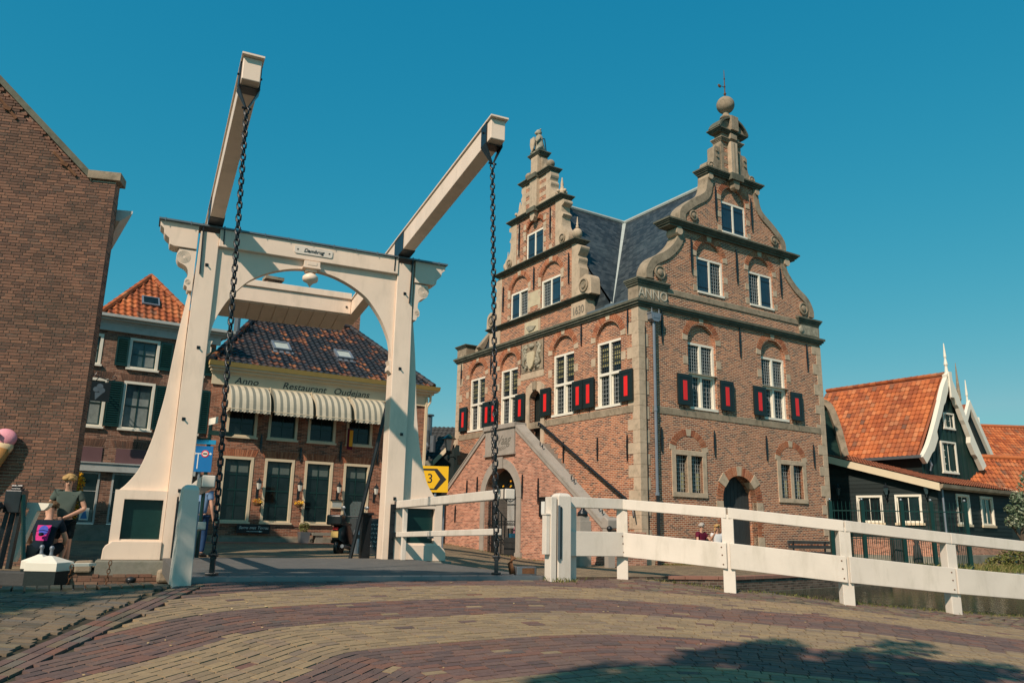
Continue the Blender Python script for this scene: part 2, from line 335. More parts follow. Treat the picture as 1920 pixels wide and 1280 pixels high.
def cat_rom(pts,n=6):
    P=[pts[0]]+list(pts)+[pts[-1]]; o=[]
    for i in range(1,len(P)-2):
        for k in range(n):
            t=k/n; a,b,c,d=[np.array(P[i+j],float) for j in (-1,0,1,2)]
            o.append(tuple(.5*((2*b)+(c-a)*t+(2*a-5*b+4*c-d)*t*t+(3*b-a-3*c+d)*t**3)))
    o.append(tuple(map(float,pts[-1]))); return o
def arch(c,r,zs,n=14,rz=None,a0=0,a1=pi):
    rz=rz or r; return [(c+r*math.cos(a0+(a1-a0)*i/n),zs+rz*math.sin(a0+(a1-a0)*i/n)) for i in range(n+1)]
def archhole(c,r,z0,zs,rz=None): return [(c-r,z0),(c+r,z0)]+arch(c,r,zs,14,rz)
def joined(name,meshdata,mats,mat,parent,kind='stuff'):
    """many copies of one small mesh joined into one object"""
    vs,fs=meshdata; vs=np.array(vs,float); k=len(vs); V=[];F=[]
    for i,m in enumerate(mats):
        m=np.array(m); V.append(vs@m[:3,:3].T+m[:3,3]); F+= [tuple(j+i*k for j in f) for f in fs]
    if not V: return None
    mb=MB(); mb.v=[tuple(p) for p in np.concatenate(V)]; mb.f=F
    return mb.build(name,mat,parent,kind=kind,uv=False)
def pieces(name,meshdata,mats,mat,parent,limit=300,key=None,rest='rest'):
    """first `limit` copies (ordered by key) as objects sharing one mesh, the others joined"""
    mats=sorted(mats,key=key) if key else mats
    mb=MB(); mb.v=list(meshdata[0]); mb.f=list(meshdata[1]); me=None
    for m in mats[:limit]:
        if me is None:
            o=mb.build(name,mat,parent,uv=False); me=o.data
        else:
            o=bpy.data.objects.new(name,me); COL.objects.link(o); o.parent=parent
        o.matrix_local=m
    if len(mats)>limit: joined(rest,meshdata,mats[limit:],mat,parent)
def leaves(n,blobs,size,rng,flat=.6):
    """leaf quads scattered near the surface of ellipsoid clumps"""
    out=[]; w_=np.array([b[1][0]*b[1][1] for b in blobs]); w_=w_/w_.sum()
    idx=rng.choice(len(blobs),n,p=w_); C=np.array([b[0] for b in blobs])[idx]; S=np.array([b[1] for b in blobs])[idx]
    d=rng.normal(size=(n,3)); d/=np.linalg.norm(d,axis=1)[:,None]; p=C+d*S*(rng.uniform(.35,1.05,n)**.6)[:,None]
    a=rng.normal(size=(n,3)); a/=np.linalg.norm(a,axis=1)[:,None]; b=np.cross(a,rng.normal(size=(n,3))); b/=np.linalg.norm(b,axis=1)[:,None]
    s=size*rng.uniform(.6,1.4,n)[:,None]; V=np.stack([p-a*s,p-b*s*.5,p+a*s,p+b*s*.5],1).reshape(-1,3)
    mb=MB(); mb.v=[tuple(q) for q in V]; mb.f=[(4*i,4*i+1,4*i+2,4*i+3) for i in range(n)]; return mb
def frame(o,az): return (float(o[0]),float(o[1]),0.),rad(az)
# ================================================================ SETTING
A=np.array([-6.936,15.350]); AZP=24.6
eP=np.array([math.cos(rad(AZP)),math.sin(rad(AZP))]); bP=np.array([eP[1],-eP[0]])
C0=np.array([4.401,26.918]); AZF=122.6; AZR=32.6
dR=np.array([math.cos(rad(AZR)),math.sin(rad(AZR))]); dF=np.array([-dR[1],dR[0]])
def TP(s,t): q=A+s*eP+t*bP; return float(q[0]),float(q[1])
def TH(x,y): q=C0+x*dR+y*dF; return float(q[0]),float(q[1])
def zroad(X,Y):
    u=(X+.37)*bP[0]+(Y-12.65)*bP[1]; t=u-.6
    sp=np.log1p(np.exp(np.clip(t*2.5,-30,30)))/2.5
    z=.36-.1*sp-.05*max(0,X-4)
    return float(z)
def sm(t): t=min(1,max(0,t)); return t*t*(3-2*t)
def zfar(x,y):
    w_=sm((1.2-x)/4.2); z=w_*(.32+.08*sm((y-20)/8))
    return z-.27*sm((-x-6.9)/1.2)*(1-sm((y-18)/6))
# far bank line (quay edge) from left to right
QUAY=[(-60,-5),(-30,6),TP(-2.4,.35),TP(.55,.35),TP(5.1,.35),TP(6.3,.35),(3.9,20.1),(5.6,20.4),(9.7,24.1),(12.2,26.3),(60,29),(140,40)]
def yquay(x):
    for (a,b),(c,d) in zip(QUAY,QUAY[1:]):
        if a<=x<=c: return b+(d-b)*(x-a)/(c-a)
    return 40
xs=sorted(set([q[0] for q in QUAY]+[-60,-40]+[-20+i*.5 for i in range(80)]+[22,26,32,40,60,90,140]))
ys=[0,.02,.05,.09,.14,.2,.28,.37,.5,.65,.8,1.0]
mb=MB(); rows=[]
for x in xs:
    y0=yquay(x); rows.append([(x,y0+(62-y0)*k,zfar(x,y0+(62-y0)*k)) for k in ys]+[(x*1.5,300,0.0),(x*6,2200,0.0)])
nrow=len(rows[0]); mb.v=[p for r in rows for p in r]
mb.f=[(i*nrow+j,(i+1)*nrow+j,(i+1)*nrow+j+1,i*nrow+j+1) for i in range(len(rows)-1) for j in range(nrow-1)]
tag(mb.build('plaza_ground','plaza',smooth=True),kind='structure')
# far quay wall
mb=MB()
for (a,b),(c,d) in zip(QUAY,QUAY[1:]):
    n_=max(1,int(abs(c-a)/1.)) if abs(a)<13 else 4
    for i in range(n_):
        x0=a+(c-a)*i/n_; x1=a+(c-a)*(i+1)/n_; y0=b+(d-b)*i/n_; y1=b+(d-b)*(i+1)/n_
        mb.add([(x0,y0,-1.4),(x1,y1,-1.4),(x1,y1,zfar(x1,y1)-.01),(x0,y0,zfar(x0,y0)-.01)],[(0,1,2,3)])
tag(mb.build('quay_wall','quaybrick'),kind='structure')
mb=MB()
for (a,b),(c,d) in zip(QUAY[6:9],QUAY[7:10]):
    n_=int(math.hypot(c-a,d-b)/.42); dx,dy=(c-a)/n_,(d-b)/n_; L=math.hypot(dx,dy); px,py=dy/L,-dx/L
    for i in range(n_):
        x0,y0=a+dx*(i+.02),b+dy*(i+.02); x1,y1=a+dx*(i+.98),b+dy*(i+.98)
        mb.loft([[(x+px*o,y+py*o,z) for o,z in ((.03,-.06),(.03,.018),(-.20,.022),(-.20,-.1))] for x,y in ((x0,y0),(x1,y1))])
tag(mb.build('quay_coping','redpave'),kind='structure')
mb=MB(); mb.add([(-70,-12,-.38),(160,-12,-.38),(160,60,-.38),(-70,60,-.38)],[(0,1,2,3)])
mb.v=[(-70,-4,-.38),(160,-4,-.38),(160,45,-.38),(-70,30,-.38)]
tag(mb.build('canal_water','water'),kind='structure')
# red pavement strip at the foot of the restaurant, and the lane in front
# ---------------- near bank: road surface sheet
EDGE=[(-40,3.0),(-12,6.4),(-7,8.1),(-5.2,8.95),(-4.5,9.35),(-4.05,9.72)]   # left canal edge
s1=TP(.25,6.02); s2=TP(6.3,6.02)
EDGE+= [s1,s2,(2.0,13.0),(3.3,12.25),(4.9,12.08),(6.6,12.42),(8.2,12.95),(14,16),(60,24)]
def yedge(x):
    for (a,b),(c,d) in zip(EDGE,EDGE[1:]):
        if a<=x<=c: return b+(d-b)*(x-a)/(c-a) if c>a else b
    return 24
def zr(x,y): return zroad(x,y)
xs=sorted(set([q[0] for q in EDGE]+[-9+i*.4 for i in range(54)]+[-40,-25,-16,20,40,60])); mb=MB(); rows=[]
for x in xs:
    y0=yedge(x); rows.append([(x,y0-(y0+14)*k,zr(x,y0-(y0+14)*k)-.018) for k in [i/30 for i in range(31)]])
nrow=31; mb.v=[p for r in rows for p in r]
mb.f=[(i*nrow+j,(i+1)*nrow+j,(i+1)*nrow+j+1,i*nrow+j+1) for i in range(len(rows)-1) for j in range(nrow-1)]
road=tag(mb.build('brick_road','darkmortar',smooth=True),kind='structure')
mb=MB()
for (a,b),(c,d) in zip(EDGE,EDGE[1:]):
    n_=max(1,int(abs(c-a)/1.)) if abs(a)<15 else 4
    for i in range(n_):
        x0=a+(c-a)*i/n_; x1=a+(c-a)*(i+1)/n_; y0=b+(d-b)*i/n_; y1=b+(d-b)*(i+1)/n_
        mb.add([(x0,y0,-1.4),(x1,y1,-1.4),(x1,y1,zr(x1,y1)-.03),(x0,y0,zr(x0,y0)-.03)],[(0,1,2,3)])
tag(mb.build('near_quay_wall','quaybrick'),kind='structure')
# ---------------- paving bricks of the road, course by course
BASE=[(-6.5,1.5),(-5.2,3.2),(-4.35,5.1),(-3.48,7.05),(-3.13,7.95),(-2.62,8.66),(-1.5,9.46),(.07,10.30),(1.72,10.62),(3.63,10.46),(5.41,10.36),(6.41,10.39),(8.5,10.8),(11,11.8),(14,13.4)]
bc=np.array(cat_rom(BASE,8)); dd=np.gradient(bc,axis=0); dd/=np.linalg.norm(dd,axis=1)[:,None]; nn=np.stack([dd[:,1],-dd[:,0]],1)   # towards the camera
def band(o):
    if o<-.86: return 0
    if o<0: return 1
    if o<.93: return 0
    if o<2.0: return 1
    if o<3.15: return 0
    if o<3.9: return 1
    return 0
BR=([(-.5,-.5,0),(.5,-.5,0),(.5,.5,0),(-.5,.5,0),(-.49,-.468,1),(.49,-.468,1),(.49,.468,1),(-.49,.468,1)],[(4,5,6,7),(0,1,5,4),(1,2,6,5),(2,3,7,6),(3,0,4,7)])
def inside(x,y):
    return x>-3.42-.035*(y-6) and y<yedge(x)-.12 and x<9.5 and y>2.2
def brickmat_at(x,y,ang,L,W,hh=.035):
    z=zr(x,y); gx=(zr(x+.1,y)-zr(x-.1,y))/.2; gy=(zr(x,y+.1)-zr(x,y-.1))/.2
    ux=Vector((math.cos(ang),math.sin(ang),0)); ux.z=gx*ux.x+gy*ux.y; ux.normalize()
    nz=Vector((-gx,-gy,1)).normalized(); uy=nz.cross(ux)
    m=Matrix(((ux.x*L,uy.x*W,nz.x*hh,x),(ux.y*L,uy.y*W,nz.y*hh,y),(ux.z*L,uy.z*W,nz.z*hh,z-.03+rnd.uniform(-.003,.003)),(0,0,0,1)))
    return m
pv={0:[],1:[],2:[]}
RW=.090; BL=.198
for k in range(-40,78):
    o=k*RW
    P=bc+nn*o; 
    # drop folded parts of the offset curve
    seg=np.diff(P,axis=0); good=(seg*dd[:-1]).sum(1)>.0; L=np.linalg.norm(seg,axis=1)
    s=rnd.uniform(0,BL); acc=0
    for i in range(len(seg)):
        if not good[i]: continue
        while s<acc+L[i]:
            t=(s-acc)/L[i]; x,y=P[i]+seg[i]*t; s+=BL
            if not inside(x,y): continue
            ang=math.atan2(seg[i][1],seg[i][0]); c=band(o+RW*.5)
            if o<-.86 and x>1.6:
                c=2 if rnd.random()<.6 else 0; ang+=rnd.choice([0,.5,-.35]) 
            if c==0 and rnd.random()<.015: c=1
            elif c==1 and rnd.random()<.03: c=0
            pv[c].append(brickmat_at(x,y,ang+rnd.uniform(-.02,.02),BL-.009,RW-.0055 if c!=2 else RW-.008))
        acc+=L[i]
# border courses along the gutter and the older lane left of it
for j in range(3):
    y=2.3
    while y<10.0:
        x=-3.50-.035*(y-6)-j*.093; 
        if y<yedge(x)-.1: pv[rnd.choice((0,0,2))].append(brickmat_at(x,y,pi/2+.035,BL-.006,RW-.008))
        y+=BL
for r in range(0,88):
    y=2.3+r*.092; x=-3.86-rnd.uniform(0,.10)-.035*(y-6)
    while x>-9:
        if y<yedge(x)-.14: pv[2].append(brickmat_at(x,y,rnd.uniform(-.03,.03),BL-.008,RW-.01))
        x-=BL
def camkey(m): return (m[0][3]**2+m[1][3]**2)+ (1e3 if abs(m[0][3])>.62*m[1][3] or m[1][3]<5.9 else 0)
allp=sorted([(camkey(m),c,i) for c in pv for i,m in enumerate(pv[c])])
near=set((c,i) for _,c,i in allp[:300])
for c,mt in ((0,'pavered'),(1,'paveyel'),(2,'paveold')):
    a=[m for i,m in enumerate(pv[c]) if (c,i) in near]; b=[m for i,m in enumerate(pv[c]) if (c,i) not in near]
    pieces('brick',BR,a,mt,road,400); joined('paving_bricks',BR,b,mt,road)
# plain paving where the camera does not look
mb=MB()
for i in range(24):
    for j in range(16):
        x0,x1=-14+i*1.2,-12.8+i*1.2; y0,y1=-13.9+j,-12.9+j
        mb.add([(x0,y0,zr(x0,y0)),(x1,y0,zr(x1,y0)),(x1,y1,zr(x1,y1)),(x0,y1,zr(x0,y1))],[(0,1,2,3)])
tag(mb.build('road_behind_camera','plaza'),kind='structure')
# kerb bricks along the left canal edge
kb=[]
for (a,b),(c,d) in zip(EDGE[1:5],EDGE[2:6]):
    n_=int(math.hypot(c-a,d-b)/.11); ang=math.atan2(d-b,c-a)+pi/2
    for i in range(n_):
        x,y=a+(c-a)*i/n_,b+(d-b)*i/n_; m=brickmat_at(x,y-.06,ang,.22,.10,.06); kb.append(m)
joined('kerb_bricks',BR,kb,'paveold',road)
# dead leaves and grit on the road
rng=np.random.default_rng(5); mb=MB()
for i in range(150):
    x=rng.uniform(-3,8); y=rng.uniform(6,11.3); z=zr(x,y)+.012; a=rng.uniform(0,6.3); s=rng.uniform(.008,.022)
    mb.add([(x+s*math.cos(a),y+s*math.sin(a),z+.006),(x-.5*s*math.sin(a),y+.5*s*math.cos(a),z),(x-s*math.cos(a),y-s*math.sin(a),z+.004),(x+.5*s*math.sin(a),y-.5*s*math.cos(a),z+.008)],[(0,1,2,3)])
tag(mb.build('fallen_leaves',piecemat('dry_leaf',[(0,(.30,.20,.09)),(1,(.50,.38,.2))]),uv=False),'small dry leaves scattered over the brick road','fallen leaves',kind='stuff')
def tufts(n,fn,h,rng,wd=.006):
    mb=MB()
    for i in range(n):
        x,y,z=fn(rng); hh=h*rng.uniform(.4,1.3); a=rng.uniform(0,6.3); lx,ly=rng.normal(0,hh*.45,2); q=wd*rng.uniform(.7,1.6)
        mb.add([(x-q*math.cos(a),y-q*math.sin(a),z),(x+q*math.cos(a),y+q*math.sin(a),z),(x+lx*.5+q*.7*math.cos(a),y+ly*.5+q*.7*math.sin(a),z+hh*.7),(x+lx,y+ly,z+hh)],[(0,1,2,3)])
    return mb
def along(pts,w_,zf):
    P=np.array(pts); L=np.cumsum([0]+[np.hypot(*(P[i+1]-P[i])) for i in range(len(P)-1)])
    def fn(r):
        s=r.uniform(0,L[-1]); i=min(int(np.searchsorted(L,s))-1,len(P)-2); i=max(i,0); q=P[i]+(P[i+1]-P[i])*(s-L[i])/(L[i+1]-L[i])+r.normal(0,w_,2)
        return q[0],q[1],zf(q[0],q[1])-.01
    return fn
mb=tufts(1500,along([(2.2,12.75),(3.3,12.1),(4.9,11.92),(6.6,12.25),(8.3,12.8)],.07,zr),.05,rng,.004)
b2=tufts(260,along([(.62,12.0),(.9,12.02)],.08,zr),.07,rng); mb.add(b2.v,b2.f)
b2=tufts(2600,along([(-2.9,8.2),(-1.4,7.6),(.5,7.5),(2,8.6),(4,9.4)],1.1,zr),.020,rng,.003); mb.add(b2.v,b2.f)
for sx,ex,sy in ((.8,9.8,-.06),(.8,9.8,-.12)):
    b2=tufts(1300,along([TH(sx,sy),TH(ex,sy)],.10,zfar),.07,rng,.006); mb.add(b2.v,b2.f)
b2=tufts(500,along([TH(-1.8,-.3),TH(-1.8,12)],.08,zfar),.06,rng,.006); mb.add(b2.v,b2.f)
b2=tufts(5200,along([(11.5,26.6),(14,27.6),(18,28.6),(30,31)],.7,zfar),.22,rng,.012); mb.add(b2.v,b2.f)
tag(mb.build('weeds_and_grass','grass',uv=False),'short weeds along the wall feet, fence and canal banks','grass',kind='stuff')
# ================================================================ DRAWBRIDGE
TPl=lambda s,o,z:(s,-o,z)
loc,rz=frame(A,AZP)
portal=thing('drawbridge_portal','cream painted wooden drawbridge portal with carved capitals and arched opening','bridge portal',loc,rz)
for side in (0,1):
    g=(lambda s:5.6-s) if side else (lambda s:s)
    T=lambda s,o,z,g=g:(g(s),-o,z)
    mb=MB(T); mb.prism([(.46,.34),(.87,.34),(.865,2.4),(.87,6.9),(.50,6.9),(.47,4.6)],.0,-.42); mb.build('post','cream',portal,bev=.012)
    # pedestal with recessed dark panel
    mb=MB(T)
    mb.wall([(-.45,.60),(.455,.60),(.455,1.6),(-.45,1.6)],[[(-.28,.68),(.40,.68),(.40,1.43),(-.28,1.43)]],-.03,-.2); 
    mb.wall([(-.45,.60),(.455,.60),(.455,1.6),(-.45,1.6)],[[(-.28,.68),(.40,.68),(.40,1.43),(-.28,1.43)]],-.50,-.36)
    mb.add([(-.45,-.03,.6),(-.45,-.5,.6),(-.45,-.5,1.6),(-.45,-.03,1.6)],[(0,1,2,3)]); mb.add([(.455,-.03,1.6),(.455,-.5,1.6),(-.45,-.5,1.6),(-.45,-.03,1.6)],[(0,1,2,3)])
    mb.build('pedestal','cream',portal)
    MB(T).prism([(-.54,.33),(.455,.33),(.455,.66),(-.40,.66),(-.44,.62),(-.50,.58),(-.53,.52)],.035,-.55).build('pedestal_base','cream',portal,bev=.01)
    MB(T).prism([(-.28,.66),(.40,.66),(.40,1.44),(-.28,1.44)],-.16,-.34).build('panel','green',portal)
    MB(T).box(-.28,.4,-.16,-.05,.675,.70).build('panel_sill','cream',portal)
    cv=cat_rom([(-.46,1.57),(-.37,1.62),(-.24,1.77),(-.08,2.05),(.06,2.56),(.13,2.95),(.21,3.55),(.26,4.2),(.32,4.9),(.40,5.6)],4)
    MB(T).prism([(.458,1.57)]+[( .458,5.6)]+cv[::-1],-.15,-.42).build('curved_buttress','cream',portal,bev=.01)
    cp=[(-.28,7.0),(-.27,6.89),(-.20,6.83)]+cat_rom([(-.19,6.80),(-.17,6.72),(-.08,6.64)],4)+[(-.06,6.52),(.03,6.49),(.13,6.46)]+cat_rom([(.13,6.44),(.10,6.36),(.10,6.28),(.15,6.18),(.27,6.12),(.335,6.04),(.35,5.93),(.335,5.88),(.30,5.82),(.30,5.72),(.35,5.69)],4)+[(.37,5.61),(.458,5.61),(.458,7.0)]
    MB(T).prism([p for p in cp if p[1]<=6.47 or p==(.458,7.0)][:-1]+[(.458,6.47)],-.03,-.38).build('carved_bracket','cream',portal,bev=.006)
    MB(T).prism(cp[:cp.index((.03,6.49))+1]+[(.458,6.49),(.458,7.0)],.0,-.42).build('capital','cream',portal,bev=.008)
    mb=MB(T)
    for k in range(5):
        r=.125-.022*k; pts=[(.235+r*math.cos(a),-.028-.0,6.30+r*math.sin(a)) for a in [i*pi/10 for i in range(21)]]
        mb.tube(pts,.0035,5,False)
    mb.build('scroll_carving','carve',portal); mb=MB(T)
    for k in range(3):
        r=.05-.016*k; mb.tube([(.36+r*math.cos(a),-.028,5.78+r*math.sin(a)) for a in [i*pi/8 for i in range(17)]],.003,5,False)
    mb.build('small_scroll_carving','carve',portal)
    mb=MB(T); mb.bar((.535,.012,7.06),(.565-.0,.012,5.98),.075,.022); mb.build('iron_strap','iron',portal)
    mb=MB(T); mb.bar((.95,.012,7.07),(.96,.012,6.68),.06,.022); mb.build('iron_strap','iron',portal)
    for s_,z_ in ((.68,6.19),(.70,4.45),(.66,1.62),(.58,3.0)):
        mb=MB(T); mb.box(s_-.03,s_+.03,-.002,.012,z_-.03,z_+.03); mb.lathe([(.015,0),(.015,.05)],0,0,6); 
        mb.v=mb.v[:8]; mb.f=mb.f[:6]; mb.tube([(s_,.01,z_),(s_,.06,z_)],.016,6); mb.build('bolt','iron',portal)
    mb=MB(T); mb.box(.63,.74,.001,.022,.37,1.5)
    for z_ in (.5,.8,1.1,1.35): mb.tube([(.685,.02,z_),(.685,.045,z_)],.02,6)
    mb.build('hinge_plate','iron',portal)
    MB(T).box(-.62 if not side else -.66,.60,.352 if not side else .10,-.60,.06,.325).build('stone_plinth','concrete',portal,bev=.02)
T=TPl
mb=MB(T); mb.box(.872,4.728,.03,-.38,6.62,6.998); mb.build('top_beam','cream',portal,bev=.01)
mb=MB(T)
mb.box(-.31,5.91,.07,-.45,7.0,7.035); mb.build('lead_cap','lead',portal)
mb=MB(T)
for k in range(13): mb.box(-.2+k*.49,-.185+k*.49,.072,-.44,7.037,7.05); mb.box(-.2+k*.49,-.185+k*.49,.072,.076,6.97,7.05)
mb.build('lead_seams','lead',portal)
ar=cat_rom([(.872,4.60),(.93,4.95),(1.0,5.18),(1.17,5.53),(1.42,5.87),(1.64,6.07),(2.0,6.27),(2.4,6.40),(2.8,6.44),(3.2,6.40),(3.6,6.27),(3.96,6.07),(4.18,5.87),(4.43,5.53),(4.60,5.18),(4.67,4.95),(4.728,4.60)],4)
mb=MB(T); mb.prism([(.872,6.62)]+ar+[(4.728,6.62)],-.07,-.25); mb.build('arch_panel','cream',portal)
mb=MB(T)
for c in (.872,4.728):
    d=1 if c<2 else -1; mb.prism([(c,4.62),(c+d*.09,4.62),(c+d*.05,4.52),(c+d*.08,4.48),(c+d*.08,4.40),(c,4.33)],-.05,-.3)
mb.build('arch_corbels','cream',portal)
mb=MB(T); mb.box(2.63,2.97,.06,-.24,6.47,6.60); mb.box(2.61,2.99,.07,-.22,6.44,6.47); mb.box(2.68,2.92,.0,-.2,6.38,6.44)
mb.box(2.70,2.90,.062,.068,6.50,6.57); mb.build('pendant_block','cream',portal,bev=.008)
mb=MB(); mb.lathe([(.045,6.40),(.05,6.35),(.11,6.32),(.165,6.27),(.17,6.21),(.15,6.17),(.07,6.13),(.03,6.08),(.008,6.04)],2.80,.05,14); mb.build('pendant_drop','cream',portal,smooth=True)
mb=MB(T); mb.prism([(2.40,6.76),(2.43,6.735),(3.19,6.735),(3.22,6.76),(3.22,6.885),(3.19,6.91),(2.43,6.91),(2.40,6.885)],.032,.048); sgn=mb.build('name_sign','white',portal,label='small white enamel name sign with two stars')
text('Dambrug',.115,'ink',sgn,(2.81,-.052,6.82),(pi/2,0,0),shear=.35)
for q in (2.47,3.15):
    mb=MB(T); mb.prism([(q+(.026 if i%2==0 else .011)*math.sin(i*pi/5),6.825+(.026 if i%2==0 else .011)*math.cos(i*pi/5)) for i in range(10)],.048,.053); mb.build('star','ink',sgn)
# quay abutment under the left pedestal
TA=lambda s,o,z:(s,-o,z)
ab=thing('bridge_abutment','low brick quay wall with stone cap below the left portal pedestal','quay wall',loc,rz)
MB(TA).box(-2.6,.66,.33,.0,-.9,.10).build('mortar_core','mortar',ab)
qb=[]
for r in range(9):
    z=.07-r*.066; s=-2.6+(.11 if r%2 else 0)
    while s<.62:
        L=.205 if rnd.random()<.75 else .10; qb.append(Matrix.Translation((s+L/2,-.33-rnd.uniform(.004,.02),z))@Matrix.Diagonal((L,.03,.055,1))); s+=L+.012
UB=([(-.5,.5,-.5),(.5,.5,-.5),(.5,.5,.5),(-.5,.5,.5),(-.5,-.5,-.5),(.5,-.5,-.5),(.5,-.5,.5),(-.5,-.5,.5)],[(4,5,6,7),(0,4,7,3),(1,2,6,5),(3,7,6,2),(0,1,5,4)])
pieces('brick',UB,qb,'quaypiece',ab,300,rest='small_bricks')
for s0,s1 in ((-1.75,-1.3),(-1.28,-.95),(-.93,-.66)):
    MB(TA).box(s0,s1,.40,-.15,.12,.30+rnd.uniform(-.01,.02)).build('cap_stone','stone2',ab,bev=.03)
MB(TA).box(.42,.78,.42,.05,-.06,.18).build('loose_stone','stone2',ab,bev=.05)
MB(TA).prism([(.62,.2),(.95,.02),(1.0,-.06),(.7,.06)],.42,.1).build('broken_stone','stone2',ab,bev=.02)
MB(TA).box(-1.35,-.9,.345,.30,-.22,-.10).build('stone_block','concrete',ab,bev=.01)
# ---- deck
dk=thing('bridge_deck','grey surfaced bridge deck with steel front edge','bridge deck',loc,rz)
MB(TPl).box(.5,5.40,6.0,-.4,.12,.365).build('deck_surface','asphalt',dk)
MB(TPl).box(.5,5.5,6.08,6.004,.05,.372).build('steel_edge','steel',dk)
mb=MB(TPl)
for k in range(18): mb.tube([(.5+k*.28,6.03,.372),(.5+k*.28,6.03,.380)],.018,6)
mb.build('edge_bolts','steel',dk)
MB(TPl).box(.52,5.38,6.001,5.9,.366,.374).build('edge_strip','steel',dk)
# ---- balance frame
bal=thing('balance_frame','pair of long cream balance beams with iron yokes and a closed counterweight box','balance beams',(loc[0],loc[1],0),rz)
zc=lambda t:7.27+.083*t
for s_ in (.76,4.84):
    mb=MB(TPl); w2=.135
    mb.loft([[(s_-w2,t,zc(t)-h),(s_+w2,t,zc(t)-h),(s_+w2,t,zc(t)+h),(s_-w2,t,zc(t)+h)] for t,h in ((-5.2,.20),(0,.215),(5.33,.185))]); bo=mb.build('beam','cream',bal,bev=.012)
    mb=MB(TPl); w3=.165
    mb.loft([[(s_-w3,t,zc(t)+h),(s_+w3,t,zc(t)+h),(s_+w3,t,zc(t)+h+.03),(s_-w3,t,zc(t)+h+.03)] for t,h in ((-5.2,.202),(0,.217),(5.40,.187))]); mb.build('cap_board','cream',bo)
    mb=MB(TPl)
    mb.loft([[(s_-w2-.012,t,zc(t)-.228),(s_+w2+.012,t,zc(t)-.228),(s_+w2+.012,t,zc(t)+.20),(s_-w2-.012,t,zc(t)+.20)] for t in (-.25,.42)]); mb.build('iron_shoe','iron',bal)
    mb=MB(TPl)
    for q in (-1,1):
        mb.box(s_+q*(w2+.016)-.008,s_+q*(w2+.016)+.008,4.95,5.18,zc(5)-.19,zc(5)+.22)
        mb.tube([(s_+q*(w2+.02),5.06,zc(5)+.05),(s_+q*(w2+.05),5.06,zc(5)+.05)],.018,6)
        mb.loft([[(s_+q*(w2+.016),4.95,zc(5)-.19),(s_+q*(w2+.016),5.18,zc(5)-.19),(s_+q*(w2+.03),5.18,zc(5)-.19),(s_+q*(w2+.03),4.95,zc(5)-.19)],[(s_+q*.012,5.09,zc(5)-.50),(s_+q*.012,5.15,zc(5)-.50),(s_+q*.03,5.15,zc(5)-.50),(s_+q*.03,5.09,zc(5)-.50)]])
    mb.box(s_-w2-.01,s_+w2+.01,4.95,5.18,zc(5)-.20,zc(5)-.188); mb.tube([(s_-.07,5.12,zc(5)-.52),(s_+.07,5.12,zc(5)-.52)],.02,8)
    mb.build('iron_yoke','iron',bal)
mb=MB(TPl); mb.loft([[(s,-4.35,6.72),(s,-4.35,7.12),(s,-5.45,7.02),(s,-5.45,6.50)] for s in (.905,4.695)]); cw=mb.build('counterweight_box','cream',bal,bev=.01)
mb=MB(TPl); mb.loft([[(s,-4.30,7.13),(s,-4.30,7.30),(s,-5.5,7.22),(s,-5.5,7.04)] for s in (.905,4.695)]); mb.build('upper_box','cream',bal,bev=.01)
for k in range(11):
    s_=1.05+k*.335; MB(TPl).loft([[(s,-4.42,6.69),(s,-4.42,6.715),(s,-5.4,6.505),(s,-5.4,6.48)] for s in (s_,s_+.31)]).build('board','cream',cw)
mb=MB(TPl); mb.box(4.55,4.60,-4.345,-4.33,6.88,6.93); mb.build('bolt','iron',cw)
# ---- chains
def chain(name,label,p,q,grp,link=.078,wd=.030,r=.0095,mat='iron'):
    p=Vector(p); q=Vector(q); d=q-p; n=int(d.length/link/.80); step=d/n
    th=thing(name,label,'chain',tuple(p),0,grp)
    mb=MB(); h=link*.5; pts=[]
    for i in range(12):
        a=2*pi*i/12; pts.append((wd*.5*math.cos(a)*1.0,0,(h-wd*.5)*(1 if math.sin(a)>=0 else -1)+wd*.5*math.sin(a)))
    pts.append(pts[0]); rings=[]
    mb.tube(pts,r,6,False); me=None; rot=d.to_track_quat('-Z','X').to_matrix().to_4x4()
    for i in range(n+1):
        if me is None: o=mb.build('link',mat,th,smooth=True,uv=False); me=o.data
        else: o=bpy.data.objects.new('link',me); COL.objects.link(o); o.parent=th
        jit=Matrix.Rotation(rnd.uniform(-.05,.05),4,'X'); o.matrix_local=Matrix.Translation(step*i)@rot@Matrix.Rotation(rad(45)+(pi/2 if i%2 else 0),4,'Z')@jit
    return th,step
for s_,s2,lb in ((.76,.90,'black iron chain hanging from the left balance beam tip to the deck'),(4.84,4.86,'black iron chain hanging from the right balance beam tip to the deck')):
    a=TP(s_,5.12); b=TP(s2,5.66)
    th,st=chain('lifting_chain',lb,(*a,zc(5)-.57),(*b,.62),'lifting chains of the drawbridge',link=.122,wd=.068,r=.0145)
    L=Vector((b[0]-a[0],b[1]-a[1],.62-(zc(5)-.57)))
    mb=MB(); q=Vector((b[0],b[1],.38))-Vector((*a,zc(5)-.57)); mb.bar(q+Vector((0,0,.22)),q,.06,.05); mb.bar(q+Vector((0,0,.02)),q+Vector((0,0,-.01)),.14,.12); mb.build('anchor_lug','iron',th,bev=.006)
    mb=MB(); mb.tube([q+Vector((-.06,-.0,.24)),q+Vector((.06,.0,.24))],.022,8); mb.build('shackle_pin','iron',th)
# slack safety chain beside the right one
th,_=chain('slack_chain','thinner slack chain hanging beside the right lifting chain','' and (0,0,0) or (*TP(4.93,5.2),2.55),(*TP(5.0,5.3),.75),None,link=.06,wd=.034,r=.006)
